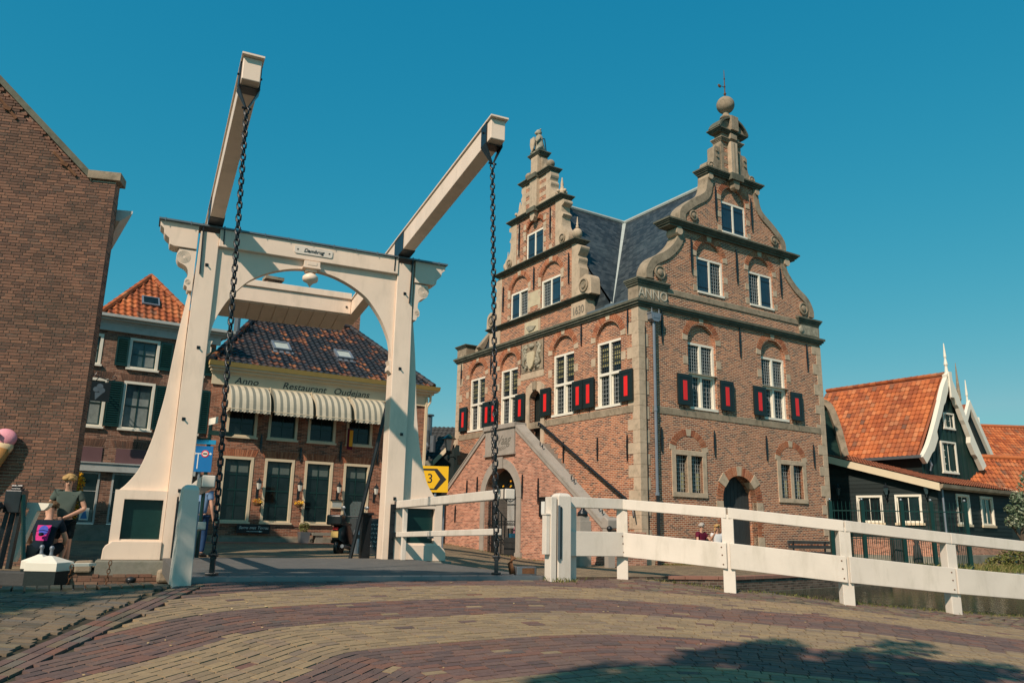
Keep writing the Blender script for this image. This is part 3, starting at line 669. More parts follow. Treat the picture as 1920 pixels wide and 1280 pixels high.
# ---- railings of the deck
for s_,lb in ((5.02,'white two-bar railing along the right side of the bridge deck'),(.74,'white two-bar railing along the left side of the bridge deck, behind the left gate post')):
    r=thing('deck_railing',lb,'railing',loc,rz,'railings of the bridge deck')
    for z0,z1,h,wd_ in ((1.49,1.54,.15,.16),(.87,.98,.10,.11)):
        mb=MB(TPl); te=5.75 if z0>1 else 5.35
        mb.loft([[(s_-wd_/2,t,z-h/2),(s_+wd_/2,t,z-h/2),(s_+wd_/2,t,z+h/2),(s_-wd_/2,t,z+h/2)] for t,z in ((.06,z0),(te,z1))]); bb=mb.build('rail','white',r,bev=.012)
        mb=MB(TPl); mb.loft([[(s_-wd_/2-.006,t,z1-h/2-.006),(s_+wd_/2+.006,t,z1-h/2-.006),(s_+wd_/2+.006,t,z1+h/2+.006),(s_-wd_/2-.006,t,z1+h/2+.006)] for t in (te-.06,te-.03)]); mb.build('iron_band','iron',bb)
        mb=MB(TPl); mb.loft([[(s_-wd_/2-.004,t,z0-h/2),(s_+wd_/2+.004,t,z0-h/2),(s_+wd_/2+.004,t,z0+h/2),(s_-wd_/2-.004,t,z0+h/2)] for t in (.02,.16)]); mb.build('hinge','iron',bb)
        mb=MB(TPl); mb.box(s_-wd_/2-.003,s_+wd_/2+.003,2.2,2.22,z0-h/2+.01,z0+h/2+.03); mb.build('joint','steel',bb)
    for t in (.5,): MB(TPl).box(s_-.045,s_+.045,t,t+.09,.37,1.42).build('stile','white',r,bev=.008)
# ---- near gate posts
p=TP(.50,6.30)
g=thing('gate_post','square white gate post in shade at the left end of the deck','post',(p[0],p[1],zr(*p)-.05),rad(AZP+8))
mb=MB(); mb.loft([[(-a,-a,z),(a,-a,z),(a,a,z),(-a,a,z)] for a,z in ((.108,0),(.092,1.15),(.08,1.18),(.05,1.21))]); mb.build('post','white',g,bev=.008)
MB().box(.101,.12,-.05,.05,.35,1.02).build('steel_guide','zinc',g)
p=TP(5.66,6.18)
g=thing('gate_post','white double gate post with steel slot, left end of the long fence','post',(p[0],p[1],zr(*p)-.05),rad(AZP+3))
mb=MB(); mb.loft([[(-a,-a,z),(a,-a,z),(a,a,z),(-a,a,z)] for a,z in ((.11,0),(.11,1.26),(.085,1.29),(.06,1.30))]); mb.build('post','white',g,bev=.01)
MB().loft([[(x-.18,y,z) for x,y in ((-.05,-.10),(.045,-.10),(.045,.08),(-.05,.08))] for z in (0,1.24)]).build('side_post','white',g,bev=.008)
MB().box(-.125,-.095,-.135,-.112,.34,1.12).build('steel_guide','steel',g); MB().box(-.088,-.06,-.125,-.112,.36,1.10).build('slot','black',g)
MB().box(-.30,-.235,-.08,.04,.42,.98).build('side_board','white',g,bev=.006); MB().box(-.31,-.2,-.09,.05,.98,1.0).build('side_board_cap','white',g)
# ---- long white fence
FP=[(.92,12.28),(1.77,12.69),(3.21,11.95),(4.82,11.79),(6.51,12.15),(8.3,12.75),(10.2,13.7)]
fence=thing('white_fence','long white board fence with top rail along the canal edge','fence',(0,0,0),0)
ph=[1.17,1.19,1.20,1.20,1.17,1.16,1.16]
base=[zr(*p) for p in FP]; base[1]=.33
base=[.33,.325,.20,.06,-.055,-.16,-.3]
ZT=[1.515,1.515,1.395,1.245,1.105,.98,.85]
for i,(x,y) in enumerate(FP):
    a=math.atan2(FP[min(i+1,6)][1]-FP[max(i-1,0)][1],FP[min(i+1,6)][0]-FP[max(i-1,0)][0])
    if i==0: a=math.atan2(.41,.85)
    w_=.085; M_=Matrix.Translation((x,y,0))@Matrix.Rotation(a,4,'Z'); mb=MB(lambda X,Y,Z,M_=M_:tuple(M_@Vector((X,Y,Z))))
    mb.loft([[(-w_,-.07,z),(w_,-.07,z),(w_,.07,z),(-w_,.07,z)] for z in (base[i]-.12,ZT[i]-.10)]); mb.build('post','white',fence,bev=.008)
for i in range(6):
    a=Vector((*FP[i],0)); b=Vector((*FP[i+1],0)); d=(b-a).normalized(); n_=Vector((d.y,-d.x,0))
    e0=-.0 if i else .06; 
    for nm,h0,h1,th_ in (('top_rail',-.155,0,.17),('lower_board',-.86,-.50,.045)):
        o0=.0 if nm=='top_rail' else .073
        A0=a-d*(.10 if i==0 else 0); B0=b
        pts=[]
        for P_,z in ((A0,ZT[i]),(B0,ZT[i+1])):
            nA=n_
            c_=P_+nA*(o0+ (th_/2 if nm=='top_rail' else th_)); c2=P_+nA*(o0-(th_/2 if nm=='top_rail' else 0))
            pts.append([(c2.x,c2.y,z+h0),(c_.x,c_.y,z+h0),(c_.x,c_.y,z+h1),(c2.x,c2.y,z+h1)])
        if nm=='lower_board' and i:
            mid=[[tuple(np.array(p)*(1-t)+np.array(q)*t) for p,q in zip(*pts)] for t in (.003,.997)]; pts=mid
        MB().loft(pts).build(nm,'white',fence,bev=.008)
    mb=MB()
    for t in (.0,):
        for k,(dx,h) in enumerate(((.03,-.56),(.045,-.67),(.07,-.80))):
            c_=b-d*(.09-dx*.5)+n_*(.118); mb.tube([(c_.x,c_.y,ZT[i+1]+h),(c_.x+n_.x*.006,c_.y+n_.y*.006,ZT[i+1]+h)],.011,6)
    mb.build('bolts','rust',fence)
# ================================================================ TOWN HALL
loc,rz=frame(C0,AZR)
th=thing('town_hall','tall red brick and sandstone hall with two scrolled stepped gables and slate roof','town hall',loc,rz)
TR=lambda s,o,z:(s,-o,z)
TF=lambda s,o,z:(-o,s,z)
def anchor(T,s,z0,z1,par=th):
    mb=MB(T); m=(z0+z1)/2; mb.loft([[(s-a,.01,z),(s+a,.01,z),(s+a,.05,z),(s-a,.05,z)] for z,a in ((z0,.012),(m-.12,.035),(m-.05,.03),(m,.05),(m+.05,.03),(m+.12,.035),(z1,.012))]); mb.build('wall_anchor','iron',par)
def voussoirs(T,c,zs,r0,r1,n,par,a0=0,a1=pi,rz=1.0,key=True,imp=True,o=.012,dep=.12):
    """arch of separate bricks with sandstone key and springers"""
    mb=MB(T); i=0; da=(a1-a0)/n
    for k in range(n):
        t0=a0+da*k+.12*da; t1=a0+da*(k+1)-.12*da; tm=(t0+t1)/2
        if key and abs(tm-(a0+a1)/2)<da*1.15: continue
        if imp and (tm<a0+da*2.0 or tm>a1-da*2.0): continue
        q=[(c+r*math.cos(t),zs+rz*r*math.sin(t)) for r,t in ((r0,t0),(r1,t0),(r1,t1),(r0,t1))]
        mb.loft([[(x,o,z) for x,z in q],[(x,-dep,z) for x,z in q]])
    mb.build('arch_bricks','voussoir',par,kind='stuff')
    def blk(t0,t1,e=.02):
        q=[(c+r*math.cos(t),zs+rz*r*math.sin(t)) for r,t in ((r0,t0),(r1+e,t0),(r1+e,(t0+t1)/2),(r1+e,t1),(r0,t1),(r0,(t0+t1)/2))]
        MB(T).prism(q,o+.008,-dep).build('arch_stone','stone',par)
    am=(a0+a1)/2
    if key: blk(am-da*1.1,am+da*1.1)
    if imp: blk(a0,a0+da*1.9); blk(a1-da*1.9,a1)
def lattice(T,x0,x1,z0,z1,o,nx,nz,par,mat='lattice',w_=.008):
    mb=MB(T)
    for i in range(1,nx): x=x0+(x1-x0)*i/nx; mb.box(x-w_,x+w_,o,o+.012,z0,z1)
    for i in range(1,nz): z=z0+(z1-z0)*i/nz; mb.box(x0,x1,o+.002,o+.010,z-w_,z+w_)
    return mb.build('lead_lattice',mat,par,kind='stuff')
def main_window(T,c,par,shut=(1,1),stain=True,fb=False):
    """tall cross window with transom; lower casements between open shutters"""
    wd=.715; z0,z1,zt=5.36,7.84,6.62; o0,o1=-.20,-.10
    mb=MB(T)
    mb.box(c-wd,c+wd,o0,o1+.0,z1-.08,z1); mb.box(c-wd,c-wd+.09,o0,o1,z0+.09,z1-.081); mb.box(c+wd-.09,c+wd,o0,o1,z0+.09,z1-.081)
    mb.box(c-wd+.091,c+wd-.091,o0,o1+.015,zt-.05,zt+.05); mb.box(c-.05,c+.05,o0,o1+.004,zt+.051,z1-.081); mb.box(c-.05,c+.05,o0,o1+.008,z0+.091,zt-.051)
    mb.box(c-wd,c+wd,o0,.035,z0,z0+.09); mb.box(c-wd,c+wd,-.1,.05,zt+.051,zt+.06) if fb else None
    f=mb.build('window','trim',par)
    MB(T).box(c-wd+.05,c+wd-.05,-.21,-.19,z0+.05,z1-.05).build('glass','glass',f)
    for sgn in (-1,1):
        x0,x1=sorted((c+sgn*.05,c+sgn*(wd-.09)))
        lattice(T,x0,x1,zt+.05,z1-.08,-.16,5,9,f,'lattice' if T is TR else 'latticedark')
        if T is TF:
            mb=MB(T)
            for k in range(4): mb.box(x0+.10,x1-.06,-.186,-.178,zt+.30+k*.19,zt+.43+k*.19)
            mb.build('yellow_panes','stainglass',f,kind='stuff')
        lattice(T,x0,x1,z0+.09,zt-.05,-.18,4,7,f,'lattice')
        mb=MB(T); a,b=x0+.0,x1-.0
        for q in (a,b-.05): mb.box(q,q+.05,-.19,-.15,z0+.09,zt-.05)
        mb.build('casement','trim',f)
    for k,sgn in enumerate((-1,1)):
        if not shut[k]: continue
        x0,x1=sorted((c+sgn*(wd+.01),c+sgn*(wd+.69)))
        if T is TR: x0,x1=sorted((c+sgn*(wd+(.10 if sgn>0 else -.06)),c+sgn*(wd+(.78 if sgn>0 else .64))))
        mb=MB(T); mb.box(x0,x1,.055,.105,5.46,6.57); s_=mb.build('shutter','darkgreen',par)
        mb=MB(T)
        for q in (x0,x1-.10): mb.box(q,q+.10,.106,.116,5.46,6.57)
        for z in (5.46,6.45): mb.box(x0+.101,x1-.101,.106,.116,z,z+.12)
        mb.build('shutter_frame','darkgreen',s_)
        MB(T).box((x0+x1)/2-.095,(x0+x1)/2+.095,.106,.114,5.64,6.34).build('red_panel','red',s_)
        mb=MB(T); hx=x1 if sgn<0 else x0
        for z in (5.62,6.38): mb.tube([(hx,.04,z),(hx+sgn*-.06,.01,z+.03),(hx+sgn*-.09,.02,z-.03)],.012,5)
        mb.box((x0+x1)/2-.01,(x0+x1)/2+.01,.02,.03,5.30,5.46); mb.tube([((x0+x1)/2,.0,5.36),((x0+x1)/2,.10,5.36),((x0+x1)/2,.10,5.28)],.012,5)
        mb.build('iron_fittings','iron',s_)
def gable_window(T,c,z0,z1,par,openside,w_=.71,both=False):
    """two-light window: closed plank shutter on one side, leaded light on the other"""
    mb=MB(T); o0,o1=-.16,-.07
    mb.box(c-w_,c+w_,o0,o1,z1-.08,z1); mb.box(c-w_,c-w_+.08,o0,o1,z0+.08,z1-.081); mb.box(c+w_-.08,c+w_,o0,o1,z0+.08,z1-.081); mb.box(c-.04,c+.04,o0,o1+.004,z0+.081,z1-.081); mb.box(c-w_,c+w_,o0,.02,z0,z0+.08)
    f=mb.build('window','trim',par); MB(T).box(c-w_+.04,c+w_-.04,-.175,-.155,z0+.04,z1-.04).build('glass','glass',f)
    for sgn in (-1,1):
        x0,x1=sorted((c+sgn*.04,c+sgn*(w_-.08)))
        if both or sgn!=openside:
            mb=MB(T); 
            for k in range(4): q=x0+(x1-x0)*k/4; mb.box(q+.004,q+(x1-x0)/4-.004,-.13,-.095,z0+.09,z1-.09)
            s_=mb.build('plank_shutter','teal',f); mb=MB(T)
            for z in (z0+.25,z1-.3): mb.box(x0,x1,-.094,-.088,z,z+.05)
            mb.tube([(c+sgn*w_,.0,z1-.28),(c+sgn*(w_+.02),.07,z1-.28)],.014,5); mb.tube([(c+sgn*w_,.0,z0+.3),(c+sgn*(w_+.02),.07,z0+.3)],.014,5)
            mb.build('iron_hinges','iron',s_)
        else: lattice(T,x0,x1,z0+.08,z1-.08,-.14,5,9,f,'lattice')
def moulding(T,s0,s1,z0,z1,p,par,name='cornice',mat='cornice',back=-.45,ends=True,steps=((0,.38),(.30,.62),(.52,.80),(.74,1.0))):
    h=z1-z0; mb=MB(T); q=1 if ends else 0
    for i,(a,pr) in enumerate(steps):
        b=steps[i+1][0] if i+1<len(steps) else 1
        mb.box(s0-q*p*pr,s1+q*p*pr,back-q*p*pr*.6,p*pr,z0+h*a+(.0005 if i else 0),z0+h*b)
    return mb.build(name,mat,par)
# --- walls with openings
def open_(c,w_,z0,zs,r=None): return archhole(c,w_,z0,zs)
WF=[11.08,8.38,4.42,1.66]; WR=[3.07,7.02]
holesF=[archhole(c,.72,5.36,7.84) for c in WF]+[archhole(6.28,.42,4.35,6.18)]
MB(TF).wall([(0,-.3),(13,-.3),(13,8.78),(0,8.78)],holesF,0,-.24).build('front_wall','townbrick',th)
gw=[(1.60,2.16),(2.34,2.90),(7.08,7.64),(7.82,8.38)]
holesR=[archhole(c,.72,5.36,7.84) for c in WR]+[[(a,2.42),(b,2.42),(b,3.70),(a,3.70)] for a,b in gw]+[archhole(4.76,.88,-.1,2.25)]
MB(TR).wall([(0,-.3),(10,-.3),(10,8.78),(0,8.78)],holesR,0,-.24).build('side_wall','townbrick',th)
MB().add([(10,0,-.3),(10,13,-.3),(10,13,9),(10,0,9),(0,13,-.3),(0,13,9)],[(0,1,2,3),(1,4,5,2)]).build('back_walls','townbrick',th)
for T,cs in ((TF,WF),(TR,WR)):
    for c in cs:
        MB(T).prism([(c-.72,7.84),(c+.72,7.84)]+arch(c,.72,7.84,12),-.13,-.2).build('blind_arch_brick','townbrick',th)
        voussoirs(T,c,7.88,.73,.97,26,th)
        for q in (-.97,.73): MB(T).box(c+q,c+q+.24,-.05,.014,6.98,7.28).build('jamb_stone','stone',th)
for c in WF: main_window(TF,c,th)
for c in WR: main_window(TR,c,th,fb=True)
# corner stones
def quoins(T,at_,dirn,z0,z1,seed):
    r=random.Random(seed); z=z0; k=0
    while z<z1-.1:
        h=min(r.uniform(.34,.46),z1-z); w_=(.30,.56)[k%2]; a,b=sorted((at_,at_+dirn*w_))
        MB(T).box(a,b,-.1,.018,z+.004,z+h-.004).build('quoin_stone','stone',th,bev=0); z+=h; k+=1
z=-.1;k=0
while z<8.7:
    h=min(rnd.uniform(.36,.50),8.78-z); a=(.34,.60)[k%2]; b=(.46,.32)[k%2] if z>.4 else .6
    if 5.07-.3<z<5.3: pass
    MB().box(-.018,b*.9,-.018,a,z+.004,z+h-.004).build('quoin_stone','stone',th); z+=h; k+=1
quoins(TR,10.0,-1,-.1,8.78,3); quoins(TF,13.0,-1,2.2,8.78,5)
# string courses, cut in blocks
def course(T,s0,s1,z0,z1,mat='stone2',o=.02,mn=.7,mx=1.3):
    s=s0
    while s<s1-.05:
        L=min(rnd.uniform(mn,mx),s1-s); 
        if s1-s-L<.3: L=s1-s
        MB(T).box(s+.004,s+L-.004,-.05,o,z0,z1).build('string_course_stone',mat,th); s+=L
course(TR,.56,9.7,5.07,5.30); course(TF,.3,12.6,5.05,5.30); course(TR,1.4,8.9,9.46,9.66)
course(TF,6.85,7.4,7.15,7.42,'stone'); course(TF,5.7,6.85,7.15,7.42,'stone')
# main cornice round both streets
mb=MB()
for a,b,p in ((8.78,8.85,.06),(8.8505,8.93,.12),(8.9305,9.02,.17)):
    mb.box(-p,10+p,-p,.0,a,b); mb.box(-p,0,.0005,13+p,a,b); 
mb.build('main_cornice','cornice',th)
mb=MB(); mb.box(.0005,10,.0005,.5,8.78,9.02); mb.box(.0005,.5,.5005,13,8.78,9.02); mb.build('wall_head','stone2',th)
# --- ground floor windows and door, side street
for c in (2.25,7.73):
    mb=MB(TR)
    mb.box(c-.84,c-.65,-.15,.03,2.42,3.70); mb.box(c+.65,c+.84,-.15,.03,2.42,3.70); mb.box(c-.09,c+.09,-.15,.025,2.42,3.70); mb.box(c-.84,c+.84,-.15,.032,3.701,3.86); mb.box(c-.84,c+.84,-.15,.045,2.26,2.419)
    f=mb.build('stone_window_frame','stone',th)
    for q in (-.65,.09):
        MB(TR).box(c+q,c+q+.56,-.2,-.14,2.42,3.70).build('glass','glass',f); lattice(TR,c+q,c+q+.56,2.42,3.70,-.13,5,9,f)
        MB(TR).box(c+q+.34,c+q+.50,-.138,-.132,2.5,3.1).build('yellow_curtain','stainglass',f)
    voussoirs(TR,c,3.86,.64,.92,24,th,rz=.82)
door=MB(TR)
for k in range(9): x=3.88+k*1.76/9; door.box(x+.006,x+1.76/9-.006,-.42,-.36,-.05,3.1 if abs(k-4)<2 else 2.9 if abs(k-4)<3 else 2.55)
door.build('door_board','gatewood',th,label='dark weathered double door of upright boards')
mb=MB(TR); mb.prism(archhole(4.76,.87,-.05,2.25),-.425,-.5); mb.build('door_leaf','gatewood',th)
mb=MB(TR); n=14; ao=archhole(4.76,.88,-.1,2.25); mb.add([(x,.0,z) for x,z in ao]+[(x,-.5,z) for x,z in ao],[(i,(i+1)%len(ao),len(ao)+(i+1)%len(ao),len(ao)+i) for i in range(1,len(ao)-1)]+[(len(ao)-1,0,len(ao),2*len(ao)-1)]); mb.build('door_reveal','townbrick',th)
voussoirs(TR,4.76,2.25,.88,1.2,30,th,imp=False)
for sgn in (-1,1):
    t=.72; q=[(4.76+sgn*r*math.cos(a),2.25+r*math.sin(a)) for r,a in ((.87,.52),(1.27,.52),(1.27,.86),(.87,.86))]
    MB(TR).prism(q,.03,-.3).build('arch_stone','stone',th)
    for z in (1.86,.62): MB(TR).box(*sorted((4.76+sgn*.88,4.76+sgn*1.22)),-.2,.024,z,z+.34).build('jamb_stone','stone',th)
    mb=MB(TR)
    for k in range(26): mb.box(*sorted((4.76+sgn*.885,4.76+sgn*(1.08 if k%2 else 1.18))),-.1,.010,-.08+k*.085,-.01+k*.085)
    mb.build('jamb_bricks','voussoir',th,kind='stuff')
MB(TR).box(5.58,9.9,-.0,.022,-.3,.08).build('plinth_stone','stone2',th)
# --- raised door on the front
sur=MB(TF); sur.wall([(5.62,4.35),(6.94,4.35),(6.94,6.75),(6.6,6.95),(5.96,6.95),(5.62,6.75)],[archhole(6.28,.42,4.352,6.18)],.05,-.02,back=True); sur.build('door_surround','stone',th)
sur=MB(TF)
for k in range(5): sur.box(5.87+k*.165,5.87+k*.165+.158,-.32,-.28,4.36,6.7)
sur.prism(archhole(6.28,.42,4.3,6.18),-.321,-.4); sur.build('front_door','darkgreen',th)
MB(TF).box(6.15,6.42,.051,.10,6.62,6.98).build('door_keystone','stone2',th)
mb=MB(TF); hr=[(.55,.17,2.12),(1.9,.17,2.90),(4.28,.17,4.32),(5.62,.17,5.12),(5.8,.17,5.20),(5.88,.14,5.12),(5.80,.10,5.08)]
mb.tube(hr,.042,8)
for s_,z_ in ((.9,2.32),(2.6,3.33),(4.2,4.27),(5.4,4.98)): mb.tube([(s_,0,z_-.12),(s_,.16,z_-.10),(s_,.17,z_)],.016,6)
mb.build('iron_handrail','iron',th)
mb=MB(TF); mb.tube([(.35,0,1.78),(.2,.2,1.72),(.12,.24,1.5)],.03,6); mb.build('iron_hook','iron',th)
# coat of arms
mb=MB(TF); mb.box(5.76,7.34,-.02,.03,7.45,8.69); cr_=mb.build('coat_of_arms','stone2',th,label='carved stone coat of arms with a pale shield')
mb=MB(TF); r_=random.Random(4)
for sgn in (-1,1):
    for z in np.linspace(7.6,8.5,7): mb.ball((6.55+sgn*(.42+.12*math.sin(z*7)),.03,z),.13,8,6,(1,.5,.85))
    mb.tube([(6.55+sgn*.3,.06,7.55),(6.55+sgn*.62,.08,7.8),(6.55+sgn*.45,.08,8.15),(6.55+sgn*.66,.07,8.45),(6.55+sgn*.35,.06,8.6)],[.06,.08,.06,.07,.03],7)
mb.ball((6.55,.05,8.5),.16,10,7,(1.1,.6,.7)); mb.build('relief_carving','sandstonerelief',cr_,smooth=True)
mb=MB(TF); mb.prism([(6.55+x,z) for x,z in [(-.24,8.25),(.24,8.25),(.27,8.1),(.25,7.85),(.15,7.62),(0,7.5),(-.15,7.62),(-.25,7.85),(-.27,8.1)]],.031,.14); mb.build('shield','goldstone',cr_,bev=.03)
for s_ in (5.72,7.40): MB(TF).box(s_-.012,s_+.012,.02,.03,7.4,8.74).build('iron_bar','iron',cr_)
# --- gables
def mirror(pts,c): return [(2*c-x,z) for x,z in pts][::-1]
def outline(left,c): return left+mirror(left,c)
def band_strip(T,pts,w_,sg,o0,o1,par,mat='stone2'):
    P=np.array(pts); d=np.gradient(P,axis=0); d/=np.linalg.norm(d,axis=1)[:,None]; n_=np.stack([d[:,1],-d[:,0]],1)*sg
    q=P+n_*w_; MB(T).prism([tuple(p) for p in P]+[tuple(p) for p in q[::-1]],o0,o1).build('scroll_stone',mat,par,recalc=True)
def volute(T,x,z,r,o,par):
    mb=MB(T); mb.loft([[(x+q*math.cos(2*pi*i/18),oo,z+q*math.sin(2*pi*i/18)) for i in range(18)] for q,oo in ((r,o),(r,o+.05),(r*.82,o+.06),(r*.78,o+.02),(r*.5,o+.02),(r*.46,o+.07),(r*.2,o+.09))]); mb.build('volute','stone2',par,smooth=False)
# side street gable (right), centre 4.98 / top 5.12
g2=[(.42,9.02),(.42,9.4),(.40,9.9),(.42,10.25),(.72,10.70),(1.38,11.10),(1.85,11.55),(2.02,11.9),(2.05,12.15)]
l2=[(.60,9.02),(.60,9.95)]+cat_rom([(.60,9.95),(.62,10.3),(.92,10.6),(1.5,11.0),(2.05,11.6),(2.2,12.15)],5)[1:]
mir=lambda pts,c:[(2*c-x,z) for x,z in pts][::-1]
CG=5.06
MB(TR).wall(l2+mir(l2,CG),[archhole(3.68,.71,9.80,11.22),archhole(6.54,.71,9.80,11.22)],-.02,-.47,back=True).build('side_gable_lower','townbrick',th)
l1=[(2.35,12.4)]+cat_rom([(2.35,12.4),(2.37,12.95),(2.95,13.40),(3.62,13.85),(3.9,14.4),(3.95,14.85)],5)[1:]
CT=5.16
MB(TR).wall(l1+mir(l1,CT),[archhole(5.14,.70,12.52,13.86)],-.02,-.47,back=True).build('side_gable_upper','townbrick',th)
for c,z0,zs in ((3.68,9.80,11.22),(6.54,9.80,11.22),(5.14,12.52,13.86)):
    MB(TR).prism([(c-.7,zs),(c+.7,zs)]+arch(c,.7,zs,12),-.12,-.2).build('blind_arch_brick','townbrick',th); voussoirs(TR,c,zs+.02,.72,.93,24,th,o=-.005)
    for q in (-.93,.72): 
        for zz in (z0+.05,z0+.62): MB(TR).box(c+q,c+q+.21,-.06,-.004,zz,zz+.24).build('jamb_stone','stone',th)
gable_window(TR,3.68,9.80,11.24,th,1); gable_window(TR,6.54,9.80,11.24,th,-1); gable_window(TR,5.14,12.52,13.88,th,1,both=True)
for cc,pts,r0,(vx,vz,vr) in ((CG,g2[2:],.30,(1.06,10.2,.26)),(CT,[(2.14,12.42),(2.20,12.95),(2.80,13.48),(3.50,13.95),(3.68,14.45),(3.70,14.84)],.30,(2.86,12.84,.20))):
    cp=cat_rom(pts,5); band_strip(TR,cp,r0,1,.03,-.5,th); band_strip(TR,mir(cp,cc),r0,1,.03,-.5,th)
    for x in (vx,2*cc-vx): volute(TR,x,vz,vr,.0,th)
moulding(TR,1.62,2*CG-1.62,12.15,12.40,.26,th); moulding(TR,3.72,2*CT-3.72,14.82,15.04,.22,th); MB(TR).box(4.8,5.48,.0,.30,14.78,15.06).build('cornice_break','cornice',th)
MB(TR).prism([(4.95,14.82),(5.33,14.82),(5.28,14.5),(5.22,14.42),(5.06,14.42),(5.0,14.5)],.22,-.02).build('bracket','stone2',th)
for x in (2.02,2*CG-2.02): MB(TR).loft([[(x+.16*math.cos(a),o,12.0+.16*math.sin(a)) for a in [i*pi/6 for i in range(12)]] for o in (.12,-.45)]).build('cornice_roll','stone',th)
for x in (3.82,2*CT-3.82): MB(TR).loft([[(x+.13*math.cos(a),o,14.70+.13*math.sin(a)) for a in [i*pi/6 for i in range(12)]] for o in (.10,-.45)]).build('cornice_roll','stone',th)
# ANNO and year blocks
for s0,s1,wt in ((.0,1.38,'ANNO'),(8.72,10.0,'')):
    b_=MB(TR).box(s0-.01,s1,-.52,.02,9.02,9.56).build('parapet_block','stone2',th); moulding(TR,s0,s1-.06,9.56,9.80,.15,th,back=-.52)
    if wt: text(wt,.50,'carve',b_,((s0+s1)/2,-.03,9.28),(pi/2,0,0),depth=.012,sx=.92)
    else:
        mb=MB(TR); mb.box(s0+.1,s1-.1,.021,.04,9.10,9.48); mb.ball((s0+.12,.03,9.28),.16,8,6,(1,.4,1)); mb.build('relief_carving','sandstonerelief',b_)
# obelisk stage of the side gable
mb=MB(TR); mb.box(4.60,5.72,-.42,-.04,15.04,16.5); ob=mb.build('gable_top_pier','townbrick',th)
for z in (15.2,15.55,15.9,16.25): MB(TR).box(4.59,5.73,-.43,-.03,z,z+.16).build('pier_stone','stone2',th)
for a,b in ((4.58,4.72),(5.60,5.74)): MB(TR).box(a,b,-.44,-.02,15.04,16.5).build('pier_edge','stone2',th)
MB(TR).box(4.98,5.34,-.1,.16,15.06,16.5).build('pilaster','stone',th); MB(TR).box(5.12,5.20,.161,.17,15.1,16.45).build('pilaster_groove','stone2',th)
for sgn in (-1,1):
    x=5.16
    MB(TR).prism([(x+sgn*a,z) for a,z in [(.57,15.04),(1.38,15.04),(1.46,15.16),(1.42,15.32),(1.26,15.42),(1.10,15.42),(1.02,15.5),(.98,15.7),(.98,16.1),(.88,16.2),(.57,16.2)]],-.05,-.40).build('side_scroll','stone2',th,recalc=True,bev=.02)
    volute(TR,x+sgn*1.18,15.24,.16,-.05,th)
    for z in (15.75,16.0): MB(TR).loft([[(x+sgn*.80+.06*math.cos(a),o,z+.06*math.sin(a)) for a in [i*pi/5 for i in range(10)]] for o in (-.04,.0)]).build('stone_boss','stone2',th)
moulding(TR,4.60,5.72,16.5,16.64,.12,th,'small_cornice','stone2',back=-.42); MB(TR).box(4.64,5.68,-.40,-.0,16.64,16.86).build('frieze','stone2',th)
MB(TR).box(4.98,5.34,.0,.17,16.64,16.86).build('frieze_block','stone2',th); moulding(TR,4.48,5.84,16.86,17.0,.18,th,'small_cornice','cornice',back=-.42)
sg=arch(5.16,.84,16.66,12,a0=.42,a1=pi-.42); MB(TR).prism([p for p in sg]+[(4.40,17.0),(5.92,17.0)],.08,-.34).build('segmental_pediment','stone2',th,recalc=True)
sg2=arch(5.16,.86,16.66,14,a0=.40,a1=pi-.40); sg3=arch(5.16,.94,16.66,14,a0=.40,a1=pi-.40)[::-1]; MB(TR).prism(sg2+sg3,.20,-.40).build('pediment_moulding','cornice',th,recalc=True)
MB(TR).box(4.96,5.36,.0,.26,17.0,17.62).build('pediment_break','stone2',th)
mb=MB(); mb.lathe([(.26,17.7),(.24,17.78),(.14,17.86),(.12,17.95),(.16,18.02)],5.16,.2,16); mb.ball((5.16,.2,18.33),.37,18,12); mb.build('stone_ball','stone2',th,smooth=True)
mb=MB(); mb.tube([(5.16,.2,18.65),(5.16,.2,19.95)],[.03,.012],6); mb.ball((5.16,.2,18.85),.06,8,6); mb.ball((5.16,.2,19.2),.04,8,6); mb.tube([(4.9,.2,19.15),(5.2,.2,19.15)],.012,5); mb.ball((4.85,.2,19.12),.10,8,6,(1,.3,.8)); mb.ball((5.16,.2,19.55),.035,8,6)
mb.build('weather_vane','rust',th)
# --- front gable, centre 6.5
CF=6.5
def fg(half): return CF-half,CF+half
a,b=2.98,10.02
MB(TF).wall([(a,9.02),(b,9.02),(b,9.76),(a,9.76)],[],-.02,-.47,back=True).build('front_gable_base','townbrick',th)
for s0,wt in ((2.96,'1630'),(9.14,'')):
    bl=MB(TF).box(s0,s0+.9,-.48,.03,9.021,9.70).build('date_block','stone',th)
    if wt: text(wt,.46,'carvedark',bl,(-.035,s0+.45,9.35),(pi/2,0,-pi/2),depth=.01,sx=.8)
MB(TF).box(6.0,7.15,-.03,.04,9.03,9.62).build('plaque_stone','stone',th)
pl_=MB(TF).box(6.10,7.05,.041,.06,9.09,9.60).build('relief_plaque','goldstone',th,label='white relief plaque with a fish net')
mb=MB(TF); mb.prism([(6.25,9.32),(6.4,9.18),(6.75,9.16),(6.95,9.36),(6.8,9.42),(6.45,9.36)],.06,.10); mb.build('relief_figure','sandstonerelief',pl_)
moulding(TF,3.0,10.0,9.76,9.90,.20,th)
S2=(3.72,9.28)
MB(TF).wall([(S2[0],9.9),(S2[1],9.9),(S2[1],12.2),(S2[0],12.2)],[archhole(7.70,.70,9.93,11.18),archhole(5.33,.70,9.93,11.18)],-.02,-.47,back=True).build('front_gable_second','townbrick',th)
